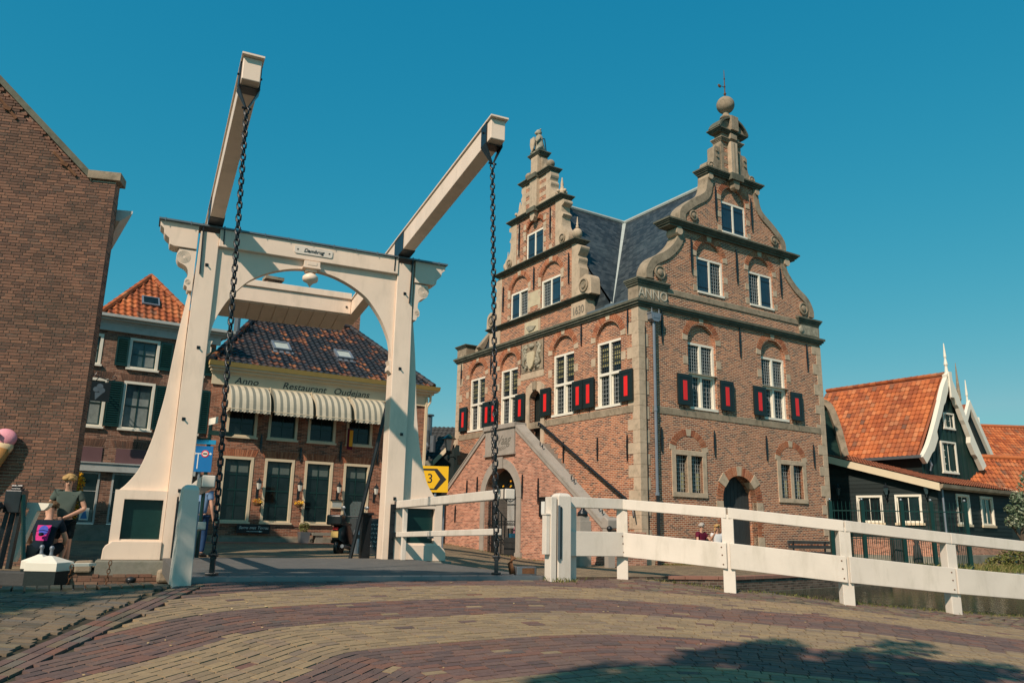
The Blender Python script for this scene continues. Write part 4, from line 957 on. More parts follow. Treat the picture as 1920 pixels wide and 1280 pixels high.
for c in (7.70,5.33):
    MB(TF).prism([(c-.7,11.18),(c+.7,11.18)]+arch(c,.7,11.18,12),-.12,-.2).build('blind_arch_brick','townbrick',th); voussoirs(TF,c,11.2,.71,.90,24,th,o=-.005)
    gable_window(TF,c,9.93,11.2,th,-1 if c>7 else 1,.69)
    for q in (-.90,.70): 
        for zz in (10.05,10.6,11.0): MB(TF).box(c+q,c+q+.20,-.06,-.004,zz,zz+.2).build('jamb_stone','stone',th)
MB(TF).box(6.06,6.98,-.05,-.006,10.25,10.9).build('pale_stone_panel','goldstone',th)
for sgn in (-1,1):
    X=lambda d:CF+sgn*d
    MB(TF).box(*sorted((X(2.62),X(2.86))),-.46,.0,9.9,12.2).build('pilaster','stone',th)
    pts=[(2.86,9.9),(3.86,9.9),(3.86,10.32)]+cat_rom([(3.86,10.32),(3.80,10.58),(3.55,10.72),(3.30,10.66)],4)+[(3.14,10.62),(3.14,11.1)]+cat_rom([(3.14,11.1),(3.05,11.3),(3.10,11.5),(3.02,11.62)],3)+cat_rom([(3.02,11.65),(3.16,11.82),(3.22,11.98),(3.10,12.05),(2.98,12.12)],3)+[(2.86,12.18)]
    MB(TF).prism([(X(d),z) for d,z in pts],.0,-.44).build('side_scroll','stone',th,recalc=True,bev=.02); volute(TF,X(3.42),10.30,.27,.0,th)
moulding(TF,3.62,9.38,12.2,12.34,.22,th)
S3=(5.02,7.98)
MB(TF).wall([(S3[0],12.34),(S3[1],12.34),(S3[1],14.44),(S3[0],14.44)],[archhole(6.56,.66,12.37,13.62)],-.02,-.47,back=True).build('front_gable_third','townbrick',th)
c=6.56; MB(TF).prism([(c-.66,13.62),(c+.66,13.62)]+arch(c,.66,13.62,12,rz=.52),-.12,-.2).build('blind_arch_brick','townbrick',th); voussoirs(TF,c,13.64,.68,.88,22,th,rz=.8,o=-.005)
gable_window(TF,c,12.37,13.64,th,1,.65,both=True)
MB(TF).prism([(6.32,14.44),(6.68,14.44),(6.66,14.2),(6.58,14.05),(6.42,14.05),(6.34,14.2)],.18,-.02).build('bracket','stone',th)
for q in (-1.30,-.86,.66,1.15): 
    for zz in (12.42,12.9,13.4,13.9): MB(TF).box(c+q,c+q+.2,-.06,-.004,zz,zz+.24).build('jamb_stone','stone',th)
for sgn in (-1,1):
    X=lambda d:CF+sgn*d
    MB(TF).box(*sorted((X(1.48),X(1.62))),-.46,.0,12.34,14.44).build('pilaster','stone',th)
    pts=[(1.62,12.34)]+cat_rom([(2.36,12.36),(2.42,12.62),(2.34,12.9),(2.12,13.05),(1.98,13.25),(1.94,13.6)],3)+[(2.06,13.72),(1.92,13.86),(1.90,14.1)]+cat_rom([(1.92,14.12),(2.1,14.22),(2.06,14.36),(1.9,14.42)],3)+[(1.62,14.44)]
    MB(TF).prism([(X(d),z) for d,z in pts],.0,-.44).build('side_scroll','stone',th,recalc=True,bev=.02); volute(TF,X(2.0),12.66,.2,.0,th)
moulding(TF,4.60,8.40,14.44,14.60,.20,th); MB(TF).box(6.2,6.8,.0,.29,14.42,14.62).build('cornice_break','cornice',th)
MB(TF).box(5.62,7.38,-.42,-.03,14.6,16.02).build('front_gable_fourth','townbrick',th)
for z in (14.66,15.06,15.46,15.82): MB(TF).box(5.61,7.39,-.43,-.022,z,z+.19).build('pier_stone','stone',th)
for sgn in (-1,1):
    X=lambda d:CF+sgn*d
    pts=[(.78,14.6)]+cat_rom([(1.42,14.62),(1.46,14.85),(1.25,15.05),(1.12,15.25),(1.16,15.45),(1.06,15.6),(1.14,15.8),(1.10,16.0)],3)+[(.78,16.02)]
    MB(TF).prism([(X(d),z) for d,z in pts],.0,-.42).build('side_scroll','stone',th,recalc=True,bev=.02)
MB(TF).box(6.24,6.78,-.1,.14,14.62,16.04).build('pilaster','stone',th)
moulding(TF,5.46,7.54,16.02,16.18,.18,th); MB(TF).box(6.2,6.82,.0,.26,16.0,16.2).build('cornice_break','cornice',th)
MB(TF).box(6.26,6.76,-.40,.10,16.18,17.06).build('statue_pedestal','stone',th)
for sgn in (-1,1): MB(TF).prism([(CF+sgn*d,z) for d,z in ((.26,16.19),(.80,16.19),(.72,16.38),(.5,16.6),(.40,16.9),(.26,16.98))],-.05,-.35).build('small_scroll','stone2',th,recalc=True)
moulding(TF,6.2,6.82,17.06,17.24,.16,th,back=-.40)
def finial(x,y,z,big=.25,name='ball_finial'):
    mb=MB(); mb.lathe([(.14,z),(.13,z+.05),(.07,z+.10),(.09,z+.14)],x,y,12); mb.ball((x,y,z+.14+big),big,14,9,(1,1,1.08))
    mb.lathe([(.09,z+.38+big),(.05,z+.42+big),(.07,z+.46+big),(.035,z+.52+big),(.05,z+.58+big),(.03,z+.64+big),(.012,z+.86+big)],x,y,8); mb.build(name,'stone',th,smooth=True)
for s_ in (3.80,9.0): finial(.22,s_,12.34,.21)
def crown(x,y,z):
    mb=MB(); mb.lathe([(.17,z),(.13,z+.08),(.16,z+.18),(.19,z+.28),(.15,z+.34),(.08,z+.42),(.09,z+.48),(.05,z+.52),(.07,z+.6),(.02,z+.92)],x,y,10)
    for a in range(4): mb.ball((x+.2*math.cos(a*pi/2),y+.2*math.sin(a*pi/2),z+.28),.08,7,5)
    mb.build('crown_finial','stone',th,smooth=True)
for s_ in (4.86,8.06): crown(.22,s_,14.6)
for s_ in (5.68,7.32):
    mb=MB(); mb.lathe([(.1,16.18),(.06,16.26),(.08,16.3)],.2,s_,10); mb.ball((.2,s_,16.48),.19,12,8); mb.build('ball_finial','stone2',th,smooth=True)
# seated lion with shield on the gable top
mb=MB(); X0=.14
mb.tube([(X0+.05,6.5,17.24),(X0+.05,6.5,17.45),(X0,6.5,17.8),(X0,6.5,18.05),(X0-.02,6.5,18.16)],[.24,.25,.19,.17,.10],10)
mb.ball((X0-.03,6.5,18.27),.15,10,8,(1.0,.95,1.0)); mb.ball((X0-.16,6.5,18.22),.075,8,6)
for q in (-.10,.10): mb.ball((X0,6.5+q,18.40),.045,6,5); mb.tube([(X0-.08,6.5+q*1.7,17.98),(X0-.2,6.5+q*1.6,17.78),(X0-.2,6.5+q*1.2,17.7)],[.07,.055,.05],7); mb.tube([(X0+.0,6.5+q*2.0,17.5),(X0-.2,6.5+q*2.0,17.42),(X0-.26,6.5+q*2.0,17.26)],[.10,.08,.07],7)
mb.box(X0-.28,X0+.3,6.24,6.76,17.238,17.29); st=mb.build('lion_statue','sandstonerelief',th,smooth=True,label='weathered stone lion holding a shield on the gable top')
mb=MB(TF); mb.prism([(6.60+x,z) for x,z in [(-.14,17.98),(.14,17.98),(.17,17.7),(.10,17.45),(0,17.33),(-.10,17.45),(-.17,17.7)]],.12,.17); mb.build('shield','stone',st)
mb=MB(); mb.tube([(.3,6.3,17.95),(.75,6.35,15.35)],.022,6); mb.tube([(.3,6.3,17.95),(.15,6.45,18.0)],.022,6); mb.build('iron_stay','iron',th)
MB(TF).box(12.15,13.02,-1.6,.03,9.021,9.46).build('parapet_block','stone2',th); moulding(TF,12.2,12.98,9.46,9.62,.14,th,back=-1.6)
MB().bar((.35,11.45,9.25),(5.0,11.45,15.2),.34,.42).build('rear_coping','stone2',th)
MB(TF).loft([[(11.75+.24*math.cos(a),o,9.26+.22*math.sin(a)) for a in [i*pi/6 for i in range(12)]] for o in (-.35,-.8)]).build('cornice_roll','stone2',th)
# anchors
for s_,a,b in ((3.53,3.75,4.68),(6.33,3.78,4.72),(9.12,3.68,4.6),(.95,3.74,4.59),(5.12,7.6,8.76),(9.1,7.58,8.7),(1.08,7.6,8.76),(2.67,10.5,11.9),(5.13,10.6,11.95),(7.72,10.5,11.7),(4.1,13.0,14.35),(6.15,13.0,14.35)): anchor(TR,s_,a,b)
for s_,a,b in ((12.56,7.7,8.72),(9.86,7.8,8.72),(3.22,7.9,8.76),(.53,7.85,8.76),(4.32,3.54,4.36),(2.27,3.5,4.35),(.64,3.4,4.3),(6.52,10.95,11.98),(4.05,10.6,11.9),(8.95,10.5,11.7),(5.35,12.9,14.3),(7.72,12.8,14.3),(9.9,3.5,4.3),(11.6,3.5,4.3)): anchor(TF,s_,a,b)
# downspout and hopper
mb=MB(TR); mb.tube([(.62,.11,8.28),(.62,.11,2.3)],.052,8); mb.tube([(.62,.11,5.1),(.62,.11,5.2)],.066,8); mb.tube([(.62,.11,2.35),(.62,.11,2.25)],.08,8); dp=mb.build('downpipe','zinc',th)
mb=MB(TR); mb.tube([(.63,.12,2.25),(.63,.12,-.1)],.06,8); mb.build('dark_downpipe','iron',dp)
mb=MB(TR); mb.loft([[(.62-a,.0,z),(.62+a,.0,z),(.62+a,.24,z),(.62-a,.24,z)] for z,a in ((8.26,.10),(8.34,.20),(8.52,.22),(8.54,.25),(8.57,.25))]); 
for q in (-.17,.17): mb.tube([(.62+q,.2,8.57),(.62+q,.2,8.75)],[.025,.005],5)
mb.box(.48,.76,.24,.252,8.38,8.48); mb.build('rain_hopper','zinc',dp)
mb=MB(TR); mb.tube([(.28,.03,8.1),(.28,.03,.2)],.014,6); mb.build('cable','black',dp)
# roofs (two crossing ridges)
ZR=15.15; K=(ZR-9.05)/4.9; xr,yr=5.1,6.55
def rz_(x,y): return ZR-K*min(abs(x-xr),max(0,abs(y-yr)) if x<xr else 99)
mb=MB()
mb.add([(xr,.45,ZR),(xr,yr,ZR),(.3,1.75-.0,9.17),(.3,.45,9.17)],[(0,1,2,3)])          # slope to the front street
mb.add([(xr,yr,ZR),(.45,yr,ZR),(.45,1.75,9.17)],[(0,1,2)])                              # slope of the front gable roof
mb.add([(xr,yr,ZR),(.45,yr,ZR),(.45,11.35,9.17)],[(0,1,2)])
mb.add([(xr,yr,ZR),(xr,11.3,ZR),(.3,11.35,9.17)],[(0,1,2)])
mb.add([(xr,.45,ZR),(xr,11.3,ZR),(9.9,11.3,9.17),(9.9,.45,9.17)],[(0,1,2,3)])
mb.add([(xr,11.3,ZR),(.3,11.3,9.02),(9.9,11.3,9.02)],[(0,1,2)])
mb.add([(.44,1.75,9.02),(.44,11.35,9.02),(.44,yr,ZR-.02)],[(0,1,2)]); mb.build('slate_roof','slate',th)
mb=MB(); mb.tube([(xr,.4,ZR+.03),(xr,11.3,ZR+.03)],.10,8); mb.tube([(.45,yr,ZR+.03),(xr,yr,ZR+.03)],.10,8); mb.build('ridge_capping','curtain',th)
d=Vector((xr-.4,yr-1.75,ZR-9.17)); mb=MB(); mb.bar((.40,1.75,9.22),(xr,yr,ZR+.05),.32,.03); mb.build('valley_lead','curtain',th)
MB().box(.02,.3,.5,2.95,9.0,9.16).build('gutter','lead',th); MB().box(.05,.32,1.5,1.9,9.161,9.22).build('gutter_lead','lead',th)
# ================================================================ entrance staircase
st_=thing('entrance_staircase','brick double staircase with blue stone copings in front of the hall','staircase',loc,rz)
TS=lambda s,o,z:(-(o+1.62),s,z)
prof=[(-.22,-.2),(-.22,1.12),(0,1.12),(5.2,4.72),(7.4,4.72),(12.7,1.12),(12.9,1.12),(12.9,-.2)]
MB(TS).wall(prof,[archhole(6.22,1.14,-.1,2.22)],0,-.34,back=True).build('wall','stairbrick',st_)
for s_,s2 in ((-.22,0),):
    mb=MB(TS); mb.box(-.22,.12,-1.62,-.34,-.2,1.05); mb.build('end_wall','stairbrick',st_)
MB(TS).box(12.6,12.9,-1.62,-.34,-.2,1.05).build('end_wall','stairbrick',st_)
for g in (lambda s:s,lambda s:12.62-s):
    T=lambda s,o,z,g=g:(-(o+1.62),g(s),z)
    MB(T).loft([[(s,.05,z),(s,.05,z+.24),(s,-.34,z+.29),(s,-.40,z)] for s,z in ((.0,1.13),(5.2,4.73))]).build('coping','bluestone',st_)
    MB(T).loft([[(s,.07,z+.16),(s,.07,z+.22),(s,.0,z+.22),(s,.0,z+.16)] for s,z in ((.0,1.13),(5.2,4.73))]).build('coping_moulding','bluestone',st_)
    MB(T).prism([(-.30,1.13),(.02,1.13),(.02,1.45),(-.14,1.50),(-.30,1.40)],.07,-.42).build('coping_end','bluestone',st_,bev=.03)
    MB(T).box(-.28,-.02,.0005,.05,.6,1.128).build('end_stone','bluestone',st_)
    mb=MB(T)
    for s_ in (1.7,3.6,.2): 
        for q in (0,.16): z=1.5+.692*s_; mb.tube([(s_+q,-.12,z-.05+q*.69),(s_+q,-.12,z+.09+q*.69)],.022,6)
    mb.build('iron_studs','iron',st_)
    n=20
    for k in range(n):
        z=.2+k*4.12/n; s=.3+k*4.9/n
        MB(T).box(s,5.2,-1.615,-.345,z-.17,z+.03).build('step','bluestone',st_)
MB(TS).box(5.2,7.42,-1.615,-.345,4.1,4.34).build('landing','bluestone',st_)
MB(TS).box(5.24,7.38,-.005,.06,3.92,4.86).build('name_stone','bluestone',st_,label='pale blue stone tablet with carved script')
MB(TS).box(5.16,7.46,-.45,.13,4.861,5.05).build('tablet_cornice','bluestone',st_,bev=.02); MB(TS).box(5.2,7.42,-.01,.10,3.84,3.915).build('tablet_sill','bluestone',st_)
text('Waag',.52,'carvedark',st_,(-1.685,6.15,4.42),(pi/2,0,-pi/2),'carved_script',depth=.006,shear=.45)
mb=MB(TS)
for k in range(3): r=.16+.09*k; mb.tube([(6.3+1.6*r*math.cos(a),.062,4.22+.5*r*math.sin(a)) for a in [pi*1.05+i*pi*.9/10 for i in range(11)]],.008,5)
mb.build('carved_flourish','carvedark',st_)
ring=[(6.22+r*math.cos(a),2.22+r*math.sin(a)) for r,rng_ in ((1.15,range(15)),(1.50,range(14,-1,-1))) for a in [i*pi/14 for i in rng_]]
MB(TS).prism(ring,.045,-.3).build('arch_stones','bluestone',st_,recalc=True)
for sgn in (-1,1): MB(TS).box(*sorted((6.22+sgn*1.16,6.22+sgn*1.46)),-.3,.04,-.1,2.22).build('jamb','bluestone',st_); MB(TS).box(*sorted((6.22+sgn*1.14,6.22+sgn*1.56)),-.3,.07,-.1,.22).build('jamb_foot','bluestone',st_)
MB(TS).box(6.02,6.42,.046,.09,3.34,3.78).build('keystone','bluestone',st_)
for s_,a,b in ((8.82,2.3,3.0),(7.98,2.4,3.1),(9.74,1.3,1.98),(4.68,2.15,3.05),(3.64,1.95,2.87)): anchor(TS,s_,a,b,st_)
for s_,z in ((9.05,.35),(3.0,.3)):
    mb=MB(TS); mb.tube([(s_,0,z),(s_,.06,z),(s_+.06,.07,z-.2)],.012,5); mb.tube([(s_+.01,.06,z-.05),(s_-.05,.06,z-.22)],.012,5); mb.build('iron_hook','iron',st_)
# iron gate in the arch
mb=MB(TS)
for k in range(27): x=5.12+k*2.2/26; mb.tube([(x,-.15,.08),(x,-.15,2.30)],.014,6)
for z in (.12,.55,1.2,1.34,2.28): mb.box(5.1,7.34,-.165,-.135,z,z+.03)
gt=mb.build('iron_gate','iron',st_,label='black barred iron gate')
mb=MB(TS)
for k in range(14): x=5.2+k*2.1/13; mb.tube([(x+.05*math.cos(a),-.13,1.27+.05*math.sin(a)) for a in [i*pi/4 for i in range(9)]],.008,5)
mb.build('gate_rings','iron',gt)
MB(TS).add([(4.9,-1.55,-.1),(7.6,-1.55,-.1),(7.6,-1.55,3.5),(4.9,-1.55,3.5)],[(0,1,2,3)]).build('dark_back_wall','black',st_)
# crown-shaped lamp hanging in the arch
cl=thing('chandelier','small iron crown lamp with golden tips hanging in the dark stair arch','lamp',loc,rz)
mb=MB(); cx,cy=-1.3,6.0; mb.tube([(cx+.32*math.cos(a),cy+.32*math.sin(a),2.55) for a in [i*pi/8 for i in range(17)]],.02,6); mb.tube([(cx,cy,3.3),(cx,cy,2.75)],.012,5)
for i in range(4): mb.tube([(cx,cy,2.8),(cx+.3*math.cos(i*pi/2),cy+.3*math.sin(i*pi/2),2.56)],.01,5)
mb.build('ring','iron',cl); mb=MB()
for i in range(6): mb.ball((cx+.33*math.cos(i*pi/3),cy+.33*math.sin(i*pi/3),2.66),.035,6,5)
mb.ball((cx,cy,2.86),.04,6,5); mb.build('gold_tips','flower',cl)
# notice boxes on the stair wall
nb=thing('notice_board','small black framed notice board on the stair wall','notice board',loc,rz)
MB(TS).box(2.95,3.50,.005,.09,1.50,2.16).build('case','black',nb,bev=.01); MB(TS).box(3.12,3.34,.091,.095,1.62,2.03).build('sheet','paper',nb); MB(TS).box(2.93,3.52,.0,.11,2.161,2.19).build('top_trim','black',nb)
nb=thing('notice_board','second black notice board, half hidden behind the double gate post','notice board',loc,rz)
MB(TS).box(2.25,2.75,.005,.09,1.55,2.24).build('case','black',nb,bev=.01); MB(TS).box(2.36,2.64,.091,.095,1.68,2.1).build('sheet','paper',nb)
# ================================================================ RESTAURANT
TL=lambda s,o,z:(s,-o,z)
def tilemesh(w_,L,t=.018,amp=.028,n=6):
    v=[];f=[]
    for y,dz in ((0,.032),(L*1.12,0)):
        for i in range(n+1):
            u=i/n; v.append((u*w_*1.04,y,dz+amp*math.sin(u*2*pi+.6)))
    for i in range(n+1): x,y,z=v[i]; v.append((x,y+.004,z-t))
    for i in range(n): f+= [(i,i+1,n+2+i,n+1+i),(2*n+2+i,2*n+3+i,i+1,i)]
    return v,f
def tiles(par,P0,U,V,cols,rows,w_,L,mat,clip,sag=.004):
    """pantiles laid in rows from the eave corner P0; U along the eave, V up the slope"""
    P0=Vector(P0);U=Vector(U).normalized();V=Vector(V).normalized();Nn=U.cross(V); ms=[]
    if Nn.z<0: Nn=-Nn
    for r in range(rows):
        for c in range(cols):
            if not clip((c+.5)*w_,(r+.5)*L): continue
            p=P0+U*(c*w_)+V*(r*L)+Nn*(.03+rnd.uniform(-sag,sag)); j=rnd.uniform(-.012,.012)
            X=(U+Nn*j).normalized(); Z=Nn; Y=V
            ms.append(Matrix(((X.x,Y.x,Z.x,p.x),(X.y,Y.y,Z.y,p.y),(X.z,Y.z,Z.z,p.z),(0,0,0,1))))
    pieces('roof_tile',tilemesh(w_,L),ms,mat,par,300,rest='more_roof_tiles')
def sash(T,c,w_,z0,z1,par,nx=2,nz=3,trim='yellowtrim',fr=.10,bar='green',o=-.04,dep=.14,glass='glass',sill=True):
    mb=MB(T); a,b=c-w_/2,c+w_/2
    mb.box(a,a+fr,-dep,o+.06,z0,z1-fr); mb.box(b-fr,b,-dep,o+.06,z0,z1-fr); mb.box(a,b,-dep,o+.061,z1-fr+.0005,z1); mb.box(a+fr,b-fr,-dep,o+.05,z0,z0+fr*.6)
    if sill: mb.box(a-.04,b+.04,-.05,.09,z0-.07,z0-.0005)
    f=mb.build('window',trim,par); x0,x1,y0,y1=a+fr,b-fr,z0+fr*.6,z1-fr
    MB(T).box(x0,x1,-dep+.01,-dep+.03,y0,y1).build('glass',glass,f)
    mb=MB(T); e=.035
    for q in (x0,x1-e): mb.box(q,q+e,-dep+.03,-dep+.06,y0,y1)
    for q in (y0,y1-e): mb.box(x0+e,x1-e,-dep+.03,-dep+.06,q,q+e)
    for i in range(1,nx): x=x0+(x1-x0)*i/nx; mb.box(x-.014,x+.014,-dep+.031,-dep+.055,y0+e,y1-e)
    for i in range(1,nz): z=y0+(y1-y0)*i/nz; mb.box(x0+e,x1-e,-dep+.03,-dep+.058,z-.014-(.012 if i==nz//2 and nz>2 else 0),z+.014)
    mb.build('glazing_bars',bar,f); return f
RO=(-7.873,31.0); rloc,rrz=frame(RO,31.5)
re=thing('restaurant','low brick restaurant with striped awnings and dark pantile hip roof','restaurant',rloc,rrz)
LWs=[(-2.50,1.13),(-.96,1.13),(.57,1.12),(2.12,1.10)]
holes=[[(c-w_/2,1.12),(c+w_/2,1.12),(c+w_/2,3.46),(c-w_/2,3.46)] for c,w_ in LWs]+[[(c-w_/2,4.2),(c+w_/2,4.2),(c+w_/2,5.72),(c-w_/2,5.72)] for c,w_ in LWs]+[[(3.35,.55),(4.35,.55),(4.35,3.4),(3.35,3.4)]]
MB(TL).wall([(-3.7,.2),(5.0,.2),(5.0,6.1),(-3.7,6.1)],holes,0,-.16).build('front_wall','restbrick',re)
MB(TL).add([(-3.7,0,.2),(-3.7,-8.4,.2),(-3.7,-8.4,6.6),(-3.7,0,6.6),(5.0,0,.2),(5.0,-8.4,.2),(5.0,-8.4,6.6),(5.0,0,6.6)],[(0,1,2,3),(4,5,6,7)]).build('side_walls','restbrick',re)
MB(TL).box(-3.72,5.02,.001,.05,.15,.62).build('plinth','stone2',re); MB(TL).box(-3.3,1.2,.051,.12,.36,.56).build('plinth_step','concrete',re)
MB(TL).box(-3.72,5.02,.0,.03,.98,1.02).build('sill_course','redpave',re)
for c,w_ in LWs:
    sash(TL,c,w_,1.12,3.46,re,2,4); sash(TL,c,w_,4.2,5.72,re,2,3)
    mb=MB(TL)
    for k in range(16): x=c-w_/2-.05+k*(w_+.1)/16; sl=(k-7.5)*.012; mb.prism([(x+.006,3.47),(x+(w_+.1)/16-.006,3.47),(x+(w_+.1)/16-.006+sl,3.72),(x+.006+sl,3.72)],.008,-.02)
    mb.build('flat_arch_bricks','voussoir',re,kind='stuff')
dd_=MB(TL).box(3.35,4.35,-.15,-.10,.55,3.4).build('front_door','darkgreen',re); 
mb=MB(TL); mb.box(3.22,3.35,-.1,.08,.45,3.55); mb.box(4.35,4.48,-.1,.08,.45,3.55); mb.box(3.2,4.5,-.1,.10,3.551,3.75); mb.build('door_frame','yellowtrim',re)
MB(TL).box(-3.75,5.05,.0,.06,6.05,6.45).build('name_board','yellowtrim',re)
mb=MB(TL)
for z0,z1,p in ((6.45,6.53,.10),(6.53,6.64,.22),(6.64,6.70,.36)): mb.box(-3.75-p*.4,5.05+p,.0,p,z0+.0005,z1)
mb.build('eave_cornice','yellowtrim',re)
mb=MB(TL); mb.loft([[(s,.2,6.701),(s,.40,6.701),(s,.47,6.86),(s,.2,6.86)] for s in (-3.95,5.45)]); mb.build('gutter','gold',re)
for t_,x in (('Anno',-2.50),('Restaurant',-.28),('Oudejans',1.65)): text(t_,.36,'ink',re,(x,-.066,6.25),(pi/2,0,0),shear=.25,sx=1.10)
mb=MB(TL); mb.box(4.95,5.05,.02,.12,.5,6.4); mb.tube([(5.12,.2,6.6),(5.16,.1,6.25),(5.02,.08,6.0),(5.02,.08,.5)],.05,7); mb.build('corner_pipe','yellowtrim',re)
# roof
ZE,ZRg=6.84,10.0; rl,rr=(-1.25,-4.2),(2.95,-4.2)
mb=MB(TL); mb.add([(-3.9,.3,ZE),(5.2,.3,ZE),(2.95,-4.2,ZRg),(-1.25,-4.2,ZRg),(-3.9,-8.6,ZE),(5.2,-8.6,ZE)],[(0,1,2,3),(0,3,4),(1,5,2),(4,5,2,3)]); mb.build('roof','restbrick',re)
sl=math.hypot(4.5,ZRg-ZE); Uv=(1,0,0); Vv=(0,4.5,ZRg-ZE)
def clipf(x,y,):
    t=y/sl; a=2.65*t+.05; b=9.1-2.25*t-.02
    if not a<x<b: return False
    for q in ((2.60,3.30,1.72,2.42),(5.25,5.95,1.72,2.42)):
        if q[0]<x<q[1] and q[2]<y<q[3]: return False
    return True
tiles(re,(-3.9,-.3,ZE),Uv,Vv,37,21,.247,.262,'tiledark',clipf)
Ul=Vector((0,1,0)); Vl=Vector((2.65,0,ZRg-ZE)); 
tiles_l=lambda: None
ms=[]
sl2=Vl.length
for r in range(16):
    for c in range(36):
        x=(c+.5)*.247; y=(r+.5)*.262; t=y/sl2
        if 4.5*t<x<9-4.4*t:
            p=Vector((-3.9,8.6,ZE))-Ul*(c*.247)+Vl.normalized()*(r*.262); Nn=(-Ul).cross(Vl.normalized()); Nn=Nn if Nn.z>0 else -Nn; X=-Ul; Y=Vl.normalized(); p+=Nn*.03
            ms.append(Matrix(((X.x,Y.x,Nn.x,p.x),(X.y,Y.y,Nn.y,p.y),(X.z,Y.z,Nn.z,p.z),(0,0,0,1))))
joined('side_roof_tiles',tilemesh(.247,.262),ms,'tilered',re)
def ridge_tiles(par,a,b,mat,r=.13,L=.33,name='ridge_tile'):
    a=Vector(a);b=Vector(b);d=(b-a);n=max(1,int(d.length/L));
    for k in range(n):
        p=a+d*k/n;q=a+d*(k+1.12)/n; MB().tube([p,q],[r,r*.82],8).build(name,mat,par,uv=False)
ridge_tiles(re,(-3.9,-.3,ZE+.06),(-1.25,4.2,ZRg+.06),'tiledark'); ridge_tiles(re,(5.2,-.3,ZE+.06),(2.95,4.2,ZRg+.06),'tiledark'); ridge_tiles(re,(-1.25,4.2,ZRg+.08),(2.95,4.2,ZRg+.08),'tiledark')
for s_ in (2.95,5.60):
    T=lambda s,o,z:(-3.9+s,-.3+0+o*4.5/sl+(-z)*(ZRg-ZE)/sl*1, ZE+o*(ZRg-ZE)/sl+z*4.5/sl)
    mb=MB(lambda a,b,c:(-3.9+a,-.3+b*4.5/sl-c*(ZRg-ZE)/sl,ZE+b*(ZRg-ZE)/sl+c*4.5/sl))
    mb.box(s_-.36,s_+.36,1.68,1.76,.03,.15); mb.box(s_-.36,s_+.36,2.36,2.44,.03,.15); mb.box(s_-.36,s_-.28,1.7601,2.3599,.03,.15); mb.box(s_+.28,s_+.36,1.7601,2.3599,.03,.15); mb.box(s_-.42,s_+.42,1.5,1.68,.02,.06)
    sk=mb.build('skylight','zinc',re); mb.v=[];mb.f=[]; mb.box(s_-.28,s_+.28,1.76,2.36,.06,.11); mb.build('pane','curtain',sk)
def chimney(par,x,y,z0,z1,w_=.35):
    mb=MB(); mb.box(x-w_,x+w_,y-w_*.7,y+w_*.7,z0,z1); c=mb.build('chimney','restbrick',par); MB().box(x-w_-.08,x+w_+.08,y-w_*.7-.08,y+w_*.7+.08,z1+.0005,z1+.14).build('cap','stone2',c)
chimney(re,-.75,4.4,9.6,11.7,.33); chimney(re,3.05,4.5,9.4,10.9,.36)
mb=MB(); mb.tube([(-2.6,2.1,8.2),(-2.6,2.1,9.3)],.12,10); mb.tube([(-2.6,2.1,9.35),(-2.6,2.1,9.42)],.2,10); mb.tube([(-2.6,2.1,9.5),(-2.6,2.1,9.62)],.13,10); mb.build('vent_pipe','steel',re)
# awnings
for i,(c,w_) in enumerate(((-2.43,1.44),(-.83,1.46),(.74,1.38),(2.30,1.38))):
    mb=MB(TL); pr=cat_rom([(.05,6.07),(.30,5.98),(.62,5.75),(.80,5.45),(.88,5.10)],3); n=12; rows=[]
    for o,z in pr: rows.append([(c-w_/2+w_*k/n,o,z) for k in range(n+1)])
    sc=[(c-w_/2+w_*k/(n*2),.885+.01*(k%2),4.98+(.035 if k%2 else 0)) for k in range(2*n+1)]
    v=[p for r in rows for p in r]; f=[(a*(n+1)+k,a*(n+1)+k+1,(a+1)*(n+1)+k+1,(a+1)*(n+1)+k) for a in range(len(rows)-1) for k in range(n)]
    b0=(len(rows)-1)*(n+1); k0=len(v); v+=sc; f+=[(b0+k,b0+k+1,k0+2*k+2,k0+2*k+1,k0+2*k) for k in range(n)]
    mb.add(v,f)
    for e in (0,n): 
        idx=[r[e] for r in rows]; mb.add([(idx[0][0],.05,5.0)]+idx,[tuple(range(len(idx)+1))])
    a_=mb.build('awning','awning',re); mb=MB(TL)
    for x in (c-w_/2,c+w_/2): mb.tube([(x,.03,5.15),(x,.87,5.12)],.018,6)
    mb.tube([(c-w_/2,.87,5.1),(c+w_/2,.87,5.1)],.018,6); mb.build('awning_frame','yellowtrim',a_); mb=MB(TL); mb.box(c-w_/2-.05,c-w_/2-.01,.06,.12,5.9,6.12); mb.build('awning_box','yellowtrim',a_)
# bits on the facade
for s_,a,b in ((-1.74,3.7,4.35),(-.2,3.4,3.95),(1.38,3.5,4.3),(2.95,3.5,4.2)): anchor(TL,s_,a,b,re)
sg_=MB(TL).box(-2.36,-1.16,.125,.15,.72,1.03).build('terrace_sign','ink',re,label='black board lettered Serre met Terras with an arrow'); text('Serre met Terras',.145,'paper',sg_,(-1.76,-.156,.91),(pi/2,0,0),shear=.3,sx=1.05)
mb=MB(TL); mb.box(-2.0,-1.55,.151,.156,.775,.79); mb.prism([(-1.55,.75),(-1.42,.783),(-1.55,.815)],.156,.151); mb.build('arrow','paper',sg_)
bx=MB(TL).box(1.14,1.60,.0,.07,1.70,1.99).build('menu_case','yellowtrim',re); MB(TL).box(1.19,1.55,.071,.075,1.75,1.94).build('menu_sheet','curtain',bx); MB(TL).box(1.10,1.64,.0,.12,2.0,2.03).build('menu_roof','darkgreen',bx)
